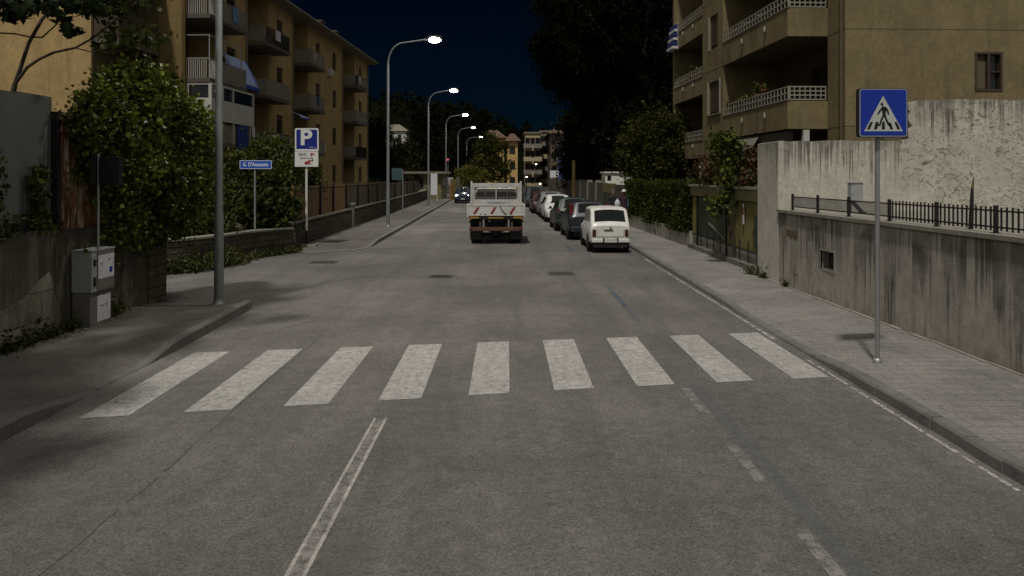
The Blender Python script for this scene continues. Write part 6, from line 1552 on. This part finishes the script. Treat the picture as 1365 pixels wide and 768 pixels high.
# --- old white hatchback, nearest
CREAM = m_car('cream_white_car_paint', (.69, .68, .635), .42, .3)
w = .742
st = [(0, .50, w - .09, .80, w - .075, .90, w - .13), (.035, .42, w - .03, .90, w - .035, .97, w - .06), (.10, .36, w - .01, .94, w - .03, 1.02, w - .05), (.40, .30, w, .97, w - .035, 1.45, w - .08), (.54, .28, w, .97, w - .025, 1.50, w - .08), (1.2, .26, w, .97, w - .02, 1.525, w - .085), (1.9, .26, w, .96, w - .02, 1.50, w - .085), (2.1, .26, w, .95, w - .02, 1.46, w - .09), (2.45, .26, w - .01, .93, w - .05, 1.0, w - .12), (3.3, .30, w - .04, .86, w - .12, .93, w - .22), (3.6, .36, w - .07, .74, w - .14, .80, w - .24), (3.66, .44, w - .14, .60, w - .2, .66, w - .3)]
t, sh = car('vintage_car', 'old cream white boxy hatchback with worn paint, nearest parked car', CREAM, 3.66, 1.485, 1.53, st, (3.19, 24.3, 0), R(.3), rear=(.115, .375), front=(2.14, 2.42), side=((.58, 1.12), (1.2, 1.98)), axles=(.72, 3.05), wr=.29, bump='black', plate_z=.425, grille=False, dirt=.5, rw=.93, kmax=.055, mirror=False)
t.scale = (.875, 1.0, .97)
for c in kids(t):
    if c.name.startswith('rear_bumper'): bpy.data.objects.remove(c)
part('rear_bumper', MB().box(-.70, -.285, -.06, .05, .37, .475).box(.285, .70, -.06, .05, .37, .475).box(-.23, .23, -.052, .05, .39, .47), CREAM, t, False, bevel=.012)
part('bumper_guard', MB().box(-.28, -.235, -.075, .02, .34, .52).box(.235, .28, -.075, .02, .34, .52), M['black'], t, False, bevel=.008)
for s in (-1, 1):
    p_ = MB(); p_.box(s * .60 - .07, s * .60 + .07, -.03, .10, .55, .80); part('tail_light', p_, M['tail_dark'], t, False, bevel=.03)
part('handle_bar', MB().box(-.24, .10, -.035, .02, .775, .80), M['black'], t, False, bevel=.006)
part('emblem', MB().box(-.03, .03, -.03, .04, .835, .875), M['black'], t, False, bevel=.006)
part('tailgate_seam', MB().box(-.50, .50, -.012, .04, .552, .562).box(-.50, -.49, -.012, .035, .56, .80).box(.49, .50, -.012, .035, .56, .80), M['tar'], t, False)
part('valance', MB().box(-.64, .64, -.012, .1, .20, .365), M['black'], t, False)
part('exhaust', MB().tube([(.42, -.03, .22), (.42, .5, .24)], .025, 8), M['rust'], t, False)
# a bag of light: the pale sheet on its parcel shelf seen through the rear window is left to the reflection
DARK = m_car('dark_blue_car_paint', (.012, .016, .024), .45, .15); GREEN = m_car('dark_green_car_paint', (.012, .024, .020), .45, .2); WHITE = m_car('white_car_paint', (.66, .66, .63), .25, .2); SILVER = m_car('silver_car_paint', (.20, .21, .21), .25, .2); MAROON = m_car('maroon_car_paint', (.040, .014, .014), .4, .2); NAVY = m_car('navy_car_paint', (.010, .018, .045), .2, .1); GREYB = m_car('blue_grey_car_paint', (.035, .045, .060), .22, .15)
car('parked_hatchback', 'dark blue hatchback with tall red tail lights behind the cream car', DARK, 3.84, 1.66, 1.48, hatch(3.84, 1.66, 1.48, .38), (3.02, 29.15, 0), R(1.4), rear=(.09, .35), front=(2.28, 2.92), side=((.5, 1.25), (1.33, 2.2)), axles=(.62, 3.05), tails=(.70, 1.12, .15, .62, .12), bump=DARK, plate_z=.74, rw=.72)
car('parked_wagon', 'dark green car with pale window reflections, third in the parked row', GREEN, 4.2, 1.70, 1.50, hatch(4.2, 1.7, 1.50, .45), (2.82, 33.7, 0), R(1.5), rear=(.10, .42), front=(2.28, 2.92), side=((.55, 1.25), (1.33, 2.2)), axles=(.72, 3.3), tails=(.72, .92, .16, .22, .05), bump=GREEN, plate_z=.74)
car('parked_hatchback', 'white hatchback facing the camera in the parked row', WHITE, 3.75, 1.62, 1.46, hatch(3.75, 1.62, 1.46), (2.50, 44.2, 0), R(180 + 1.5), rear=(.09, .32), front=(2.28, 2.92), side=((.5, 1.25), (1.33, 2.2)), axles=(.62, 2.98), heads=(.58, .70, .22, .15, .12), bump=WHITE, plate_z=.7)
car('parked_hatchback', 'silver grey car right behind the white hatchback facing the camera', SILVER, 4.0, 1.66, 1.52, hatch(4.0, 1.66, 1.52), (2.40, 49.2, 0), R(180 + 1.5), rear=(.09, .32), front=(2.28, 2.92), side=((.5, 1.25), (1.33, 2.2)), axles=(.62, 3.2), heads=(.60, .70, .2, .13, .12), bump=SILVER, plate_z=.7)
car('parked_hatchback', 'maroon car half hidden behind the silver grey car', MAROON, 3.9, 1.64, 1.45, hatch(3.9, 1.64, 1.45), (2.05, 53.8, 0), R(180 + 1.5), rear=(.09, .32), front=(2.28, 2.92), side=((.5, 1.25), (1.33, 2.2)), axles=(.62, 3.1), heads=(.60, .70, .2, .13, .12), bump=MAROON, plate_z=.7)
car('moving_car', 'blue grey car facing the camera beyond the maroon car, one bright headlight', GREYB, 4.2, 1.70, 1.62, hatch(4.2, 1.70, 1.62), (1.85, 64.2, 0), R(180 + 1.5), rear=(.09, .32), front=(2.28, 2.92), side=((.5, 1.25), (1.33, 2.2)), axles=(.62, 3.3), heads=(.60, .76, .26, .18, .12), bump=GREYB, plate_z=.7, group=None, lit=False)
car('parked_car', 'dark car in the distance right of the truck stake', DARK, 4.1, 1.68, 1.48, hatch(4.1, 1.68, 1.48), (1.7, 76, 0), R(180 + 1.5), rear=(.09, .32), front=(2.28, 2.92), axles=(.62, 3.2), heads=(.60, .70, .22, .15, .12), bump=DARK, plate_z=.7)
t, sh = car('oncoming_car', 'navy car with lit headlights coming towards the camera', NAVY, 4.0, 1.70, 1.45, hatch(4.0, 1.70, 1.45), (-4.62, 73, 0), R(180 + 1.5), rear=(.09, .32), front=(2.28, 2.92), axles=(.62, 3.2), heads=(.62, .68, .3, .2, .10), bump=NAVY, plate_z=.7, group=None, lit=True)
t.scale = (.92, 1, 1)

# ================================================================== FLATBED TRUCK
TW = m_car('truck_white_paint', (.58, .57, .53), .5, .55)
t = thing('flatbed_truck', 'small dirty white flatbed truck with red striped tailgate driving away', 'truck', (-.58, 27.4, 0), R(1.2))
L_ = lambda name, mb, mt, parent=None, bevel=0, label=None: part(name, mb, M[mt] if isinstance(mt, str) else mt, parent or t, False, bevel=bevel, label=label)
L_('bed', MB().box(-1.0, 1.0, .04, 2.75, .98, 1.06), 'dark_metal')
tg_ = L_('tailgate', MB().box(-1.02, 1.02, -.02, .02, 1.06, 1.46).box(-1.03, 1.03, -.035, .03, 1.42, 1.475).box(-1.03, 1.03, -.035, .03, 1.055, 1.09), TW, bevel=.005)
m = MB()
for x in (-.72, -.10, .60):
    m.add([(x - .13, -.0225, 1.115), (x - .03, -.0225, 1.115), (x + .13, -.0225, 1.375), (x + .03, -.0225, 1.375)], [(0, 1, 2, 3)])
L_('red_stripe', m, 'stripe_red', tg_)
m = MB()
for x in (-.56, -.40, .36, .56): m.lathe([(.0, -.03), (.035, -.028), (.04, -.018)], 10, c=(x, 0, 1.10), axis='y')
L_('latch', m, 'black', tg_); L_('chain', MB().tube([(.14, -.035, 1.40), (.22, -.04, 1.25), (.36, -.035, 1.12)], .012, 6), 'black', tg_)
for s in (-1, 1):
    L_('dropside', MB().box(s * 1.01 - .02, s * 1.01 + .02, .03, 2.72, 1.06, 1.46), TW, bevel=.005)
    L_('corner_post', MB().box(s * 1.035 - .03, s * 1.035 + .03, -.04, .03, 1.0, 1.50), TW, bevel=.006)
# headboard with stakes
hb = L_('headboard', MB().box(-1.0, 1.0, 2.76, 2.80, 2.06, 2.22).box(-1.0, 1.0, 2.76, 2.80, 1.06, 1.50).box(-1.03, -.95, 2.74, 2.81, 1.0, 2.30).box(.95, 1.03, 2.74, 2.81, 1.0, 2.30).box(-.02, .02, 2.765, 2.795, 1.5, 2.06).box(-.945, -.87, 2.765, 2.795, 1.5, 2.06).box(.87, .945, 2.765, 2.795, 1.5, 2.06).box(-1.0, 1.0, 2.765, 2.795, 1.50, 1.56), TW, bevel=.006)
m = MB()
for x0 in (-.45, .45): m.tube([(x0, 2.78, 1.56), (x0, 2.78, 2.06)], .010, 5)
L_('grid', m, 'galv', hb)
L_('load_bar', MB().box(-.34, .34, 2.2, 2.6, 1.30, 1.52), 'cabinet', bevel=.02)
# cab
cab = L_('cab', MB().add([(-.90, 2.95, .55), (.90, 2.95, .55), (.90, 2.95, 1.42), (-.90, 2.95, 1.42), (-.80, 3.0, 2.02), (.80, 3.0, 2.02), (-.90, 4.75, .55), (.90, 4.75, .55), (.90, 4.7, 1.35), (-.90, 4.7, 1.35), (-.80, 4.05, 2.02), (.80, 4.05, 2.02)], [(0, 1, 2, 3), (3, 2, 5, 4), (6, 9, 8, 7), (9, 10, 11, 8), (4, 5, 11, 10), (0, 3, 9, 6), (3, 4, 10, 9), (1, 7, 8, 2), (2, 8, 11, 5), (0, 6, 7, 1)]), TW, bevel=.05)
m = MB(); m.quad((-.84, 2.945, 1.45), (.84, 2.945, 1.45), (.77, 2.992, 1.99), (-.77, 2.992, 1.99)); M['greyed_glass'] = m_glass('greyed_glass', (.075, .073, .062), .35); L_('rear_window', m, M['greyed_glass'], cab)  # pane's grey base stands in for light seen through the cab
m = MB(); m.quad((-.80, 4.69, 1.42), (.80, 4.69, 1.42), (.72, 4.15, 1.97), (-.72, 4.15, 1.97)); L_('windscreen', m, M['cab_glass'], cab)
for s in (-1, 1): 
    m = MB(); m.quad((s * .905, 3.4, 1.42), (s * .905, 4.55, 1.40), (s * .825, 4.05, 1.95), (s * .825, 3.4, 1.95)); L_('side_window', m, M['cab_glass'], cab)
    L_('mirror', MB().box(s * 1.08 - .08, s * 1.08 + .08, 4.3, 4.36, 1.45, 1.75).bar((s * .9, 4.35, 1.6), (s * 1.04, 4.35, 1.62), .03), 'black', cab, bevel=.01)
# chassis, lights, bumper, wheels
ch = L_('chassis', MB().box(-.42, -.34, .1, 4.5, .62, .80).box(.34, .42, .1, 4.5, .62, .80).box(-.9, .9, .5, .6, .84, .97).box(-.9, .9, 1.8, 1.9, .84, .97).box(-.55, .55, 1.0, 1.6, .45, .75), 'dark_metal')
for s in (-1, 1):
    x0, x1 = sorted((s * .50, s * 1.0)); L_('mudguard', MB().box(x0, x1, .30, 1.36, .80, .84).box(x0, x1, 1.36, 1.38, .3, .84), 'black')
    x0, x1 = sorted((s * .53, s * .97)); L_('mud_flap', MB().box(x0, x1, .40, .42, .16, .50), 'black')
L_('axle', MB().tube([(-.6, .85, .33), (-.2, .85, .33), (-.12, .85, .33), (.12, .85, .33), (.2, .85, .33), (.6, .85, .33)], [.06, .06, .16, .16, .06, .06], 10), 'black')
L_('spare_wheel', MB().lathe([(.1, -.08), (.30, -.09), (.33, -.05), (.33, .05), (.30, .09), (.1, .08)], 20, c=(0, 2.0, .42)), 'tyre')
M['rusty_bar'] = simple('rusty_bar', (.11, .055, .032), .7, .35, 4, .2, dirt=(.05, .04, .035))
L_('underrun_bar', MB().box(-.98, .98, -.03, .05, .50, .64).box(-.62, -.54, .05, .2, .52, .85).box(.54, .62, .05, .2, .52, .85), 'rusty_bar', bevel=.012)
L_('light_beam', MB().box(-.98, .98, .0, .05, .93, 1.03), 'dark_metal')
for s in (-1, 1):
    L_('tail_light', MB().box(s * .80 - .17, s * .80 + .17, -.035, -.002, .955, 1.02), 'amber', bevel=.006)
    L_('reflector', MB().box(s * .90 - .05, s * .90 + .05, -.04, -.031, .55, .60), 'tail')
    L_('hanger', MB().box(s * .46 - .03, s * .46 + .03, .02, .06, .64, .93), 'galv')
L_('number_plate', MB().box(-.30, .26, -.02, -.002, .955, 1.015), 'amber'); L_('lamp_bar', MB().box(-.35, .31, -.03, -.021, 1.017, 1.035), 'dark_metal')
for s in (-1, 1):
    for y, dual in ((.85, True), (3.9, False)):
        r = .33; x0, x1 = sorted((s * (.52 if dual else .66), s * .93)); w_ = MB().lathe([(r * .55, x0), (r * .95, x0), (r, x0 + .03), (r, x1 - .03), (r * .95, x1), (r * .55, x1)], 22, c=(0, y, r), axis='x'); wo = L_('wheel', w_, 'tyre')
        xf = s * .90; L_('rim', MB().lathe([(r * .57, xf), (r * .45, xf - s * .06), (r * .15, xf - s * .02), (0, xf - s * .02)], 16, c=(0, y, r), axis='x'), 'rim', wo)
L_('beacon_lamp', MB().lathe([(.05, 2.02), (.05, 2.06), (.03, 2.1), (0, 2.11)], 10, c=(.15, 3.2, 0)).lathe([(.05, 2.02), (.05, 2.06), (.03, 2.1), (0, 2.11)], 10, c=(.55, 3.2, 0)), 'sign_white', cab)

# ================================================================== PEOPLE
M['skin'] = simple('skin', (.30, .17, .11), .6, .1, 8)
M['dark_coat'] = simple('dark_coat', (.016, .014, .018), .9, .3, 8); M['maroon_coat'] = simple('maroon_sweater', (.035, .012, .022), .9, .3, 8); M['trousers'] = simple('dark_trousers', (.018, .018, .022), .9, .25, 8); M['shoe'] = simple('shoe', (.012, .011, .010), .6, .2, 8); M['hair'] = simple('grey_hair', (.09, .08, .075), .8, .3, 20); M['cap_white'] = simple('white_cap', (.60, .60, .57), .85, .08, 10)
def person(label, loc, rz, top, holds=None, arm=(0, 0)):
    J = {'pelvis': (0, 0, .93), 'waist': (0, .01, 1.06), 'chest': (0, .0, 1.28), 'neck': (0, .0, 1.44), 'jaw': (0, .015, 1.54), 'head': (0, .01, 1.62), 'crown': (0, .0, 1.68)}
    Rd = {'pelvis': (.155, .115), 'waist': (.14, .10), 'chest': (.165, .115), 'neck': (.055, .055), 'jaw': (.068, .078), 'head': (.078, .092), 'crown': (.055, .065)}
    E = [('pelvis', 'waist'), ('waist', 'chest'), ('chest', 'neck'), ('neck', 'jaw'), ('jaw', 'head'), ('head', 'crown')]
    for s, S_ in ((-1, 'l'), (1, 'r')):
        bend_ = arm[0 if s < 0 else 1]
        sh_ = (s * .19, 0, 1.38); el = (s * .25, -.02, 1.12); wr_ = (s * (.26 - .06 * bend_), .05 + .20 * bend_, .88 + .14 * bend_); hd = (s * (.26 - .09 * bend_), .07 + .26 * bend_, .80 + .17 * bend_)
        for k, p, r in (('sh', sh_, (.062, .062)), ('el', el, (.046, .046)), ('wr', wr_, (.033, .03)), ('hd', hd, (.042, .024))): J[k + S_] = p; Rd[k + S_] = r
        E += [('chest', 'sh' + S_), ('sh' + S_, 'el' + S_), ('el' + S_, 'wr' + S_), ('wr' + S_, 'hd' + S_)]
        for i in range(5):
            f1 = 'f%d%s' % (i, S_); ang = (i - 2) * .012; dz = -.075 if i not in (0, 4) else -.06
            J[f1] = (hd[0] - s * .004, hd[1] + ang + (.03 if i == 4 else 0), hd[2] + dz * (1 - .6 * bend_)); Rd[f1] = (.009, .009); E.append(('hd' + S_, f1))
        st_ = .06 if s > 0 else -.05
        for k, p, r in (('hip', (s * .095, 0, .88), (.095, .10)), ('kn', (s * .105, st_ * .5 + .02, .49), (.062, .064)), ('an', (s * .11, st_, .09), (.042, .045)), ('to', (s * .125, st_ + .17, .04), (.042, .03))): J[k + S_] = p; Rd[k + S_] = r
        E += [('pelvis', 'hip' + S_), ('hip' + S_, 'kn' + S_), ('kn' + S_, 'an' + S_), ('an' + S_, 'to' + S_)]
    names = list(J); idx = {n: i for i, n in enumerate(names)}
    me = bpy.data.meshes.new('skeleton'); me.from_pydata([J[n] for n in names], [(idx[a], idx[b]) for a, b in E], [])
    o = bpy.data.objects.new('skeleton', me); COL.objects.link(o)
    sk = o.modifiers.new('skin', 'SKIN'); sb = o.modifiers.new('sub', 'SUBSURF'); sb.levels = 2; sb.render_levels = 2
    for i, n in enumerate(names):
        v = me.skin_vertices[0].data[i]; v.radius = Rd[n]; v.use_root = (n == 'pelvis')
    dg = bpy.context.evaluated_depsgraph_get(); dg.update(); bm2 = bpy.data.meshes.new_from_object(o.evaluated_get(dg)); bpy.data.objects.remove(o)
    for m_ in (M[top], M['skin'], M['trousers'], M['shoe']): bm2.materials.append(m_)
    for p in bm2.polygons:
        c = p.center; p.use_smooth = True
        p.material_index = 1 if c.z > 1.475 or (abs(c.x) > .12 and c.z < .88 + .1 * max(arm) and c.z > .68 and (abs(c.x) > .2 or c.y > .2)) else (3 if c.z < .085 else (2 if c.z < .92 and abs(c.x) < .225 else 0))
    t = thing('person', label, 'person', loc, rz, None)
    part('body', bm2, None, t, False)
    f = MB(); f.lathe([(0, -.03), (.012, -.02), (.016, .0), (.0, .012)], 8, c=(0, .115, 1.585)); part('nose', f, M['skin'], t, False)
    for s in (-1, 1):
        part('eye', MB().lathe([(0, -.008), (.010, 0), (0, .008)], 8, c=(s * .032, .092, 1.615)), M['shoe'], t, False); part('ear', MB().lathe([(0, -.03), (.014, -.01), (.016, .01), (0, .03)], 8, c=(s * .082, .0, 1.60)), M['skin'], t, False)
    part('mouth', MB().box(-.025, .025, .094, .10, 1.535, 1.542), M['terracotta'], t, False)
    return t
pp_ = at(832, 300, 36.3)
t = person('person in white cap and dark clothes with a blue strip, by the hedge', (5.42, 36.3, .118), R(150), 'maroon_coat', arm=(.2, .6))
part('cap', MB().lathe([(.112, 1.635), (.113, 1.67), (.095, 1.715), (.05, 1.745), (0, 1.752)], 14, c=(0, .0, 0)).box(-.07, .07, .09, .19, 1.635, 1.648), M['cap_white'], t, False)
m = MB()
for k in range(5): z = 1.05 + k * .075; m.box(-.215 - .008 * abs(k - 2), -.13, .085, .125, z, z + .074)
part('blue_band', MB().box(-.30, -.215, -.07, .10, .92, 1.42), M['cloth_pale_blue'], t, False)
t = person('person with dark coat and bare head left of the white capped person', (4.98, 36.9, .118), R(200), 'dark_coat', arm=(.9, .3))
part('hair', MB().lathe([(.100, 1.60), (.103, 1.65), (.088, 1.70), (.045, 1.728), (0, 1.735)], 14, c=(0, -.018, 0)), M['hair'], t, False)
m = MB(); m.lathe([(.0, 0), (.10, .01), (.14, .12), (.13, .26), (.06, .36), (.02, .38), (.05, .42), (0, .43)], 12, c=(5.06, 36.0, 1.0)); solo('white_bag', m, M['cloth_white'], 'bulging white bag held between the two people', 'bag')

# ================================================================== LIGHT, SKY, CAMERA
sd = Vector((.155, .52, -1.0)).normalized()
sun = bpy.data.lights.new('sun', 'SUN'); sun.energy = SUN; sun.angle = R(3.0); sun.color = (1.0, .955, .89)
so = bpy.data.objects.new('sun', sun); COL.objects.link(so); so.rotation_euler = sd.to_track_quat('-Z', 'Y').to_euler(); so.location = (0, -20, 60)
W = bpy.data.worlds.new('World'); SC.world = W; W.use_nodes = True; nt = W.node_tree; nt.nodes.clear()
nd = lambda t_: nt.nodes.new(t_)
out = nd('ShaderNodeOutputWorld'); sky = nd('ShaderNodeTexSky'); sky.sky_type = 'NISHITA'; sky.sun_disc = False; sky.sun_elevation = math.asin(-sd.z); sky.sun_rotation = math.atan2(-sd.x, -sd.y); sky.altitude = 2000; sky.dust_density = 0.2
tint = nd('ShaderNodeMix'); tint.data_type = 'RGBA'; tint.blend_type = 'MULTIPLY'; tint.inputs[0].default_value = 1.0; nt.links.new(sky.outputs[0], tint.inputs[6]); tint.inputs[7].default_value = (.06, .36, .62, 1)
bg1 = nd('ShaderNodeBackground'); nt.links.new(tint.outputs[2], bg1.inputs['Color']); bg1.inputs['Strength'].default_value = SKY
tc = nd('ShaderNodeTexCoord'); dot = nd('ShaderNodeVectorMath'); dot.operation = 'DOT_PRODUCT'; nt.links.new(tc.outputs['Generated'], dot.inputs[0]); dot.inputs[1].default_value = Vector((0.06, -.50, .86)).normalized()  # unseen sky glow behind and above the camera, added as fill light
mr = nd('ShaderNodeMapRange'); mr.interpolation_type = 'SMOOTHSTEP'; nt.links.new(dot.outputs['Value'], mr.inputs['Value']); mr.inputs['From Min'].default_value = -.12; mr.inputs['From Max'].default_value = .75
bg2 = nd('ShaderNodeBackground'); bg2.inputs['Color'].default_value = (1.0, .96, .91, 1); ml = nd('ShaderNodeMath'); ml.operation = 'MULTIPLY'; nt.links.new(mr.outputs[0], ml.inputs[0]); ml.inputs[1].default_value = FILL_GLOW; nt.links.new(ml.outputs[0], bg2.inputs['Strength'])
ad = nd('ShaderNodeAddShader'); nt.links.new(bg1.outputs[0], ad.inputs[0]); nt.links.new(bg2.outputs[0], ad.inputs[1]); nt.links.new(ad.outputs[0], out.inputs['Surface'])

cam = bpy.data.cameras.new('camera'); cam.sensor_width = 36.0; cam.lens = 36.0 * F / 1365.0; cam.shift_y = -149.0 / 1365.0; cam.clip_start = .1; cam.clip_end = 3000
co = bpy.data.objects.new('camera', cam); COL.objects.link(co); co.location = (0, 0, EYE); co.rotation_euler = (R(90), 0, 0); SC.camera = co
SC.view_settings.view_transform = 'Standard'; SC.view_settings.look = 'None'; SC.view_settings.exposure = 0.0; SC.view_settings.gamma = 1.0; SC.view_settings.use_curve_mapping = False
SC.render.engine = 'CYCLES'
cy = SC.cycles; cy.use_denoising = True; cy.max_bounces = 5; cy.diffuse_bounces = 3; cy.glossy_bounces = 3; cy.transmission_bounces = 3; cy.transparent_max_bounces = 8; cy.caustics_reflective = False; cy.caustics_refractive = False; cy.sample_clamp_indirect = 4.0
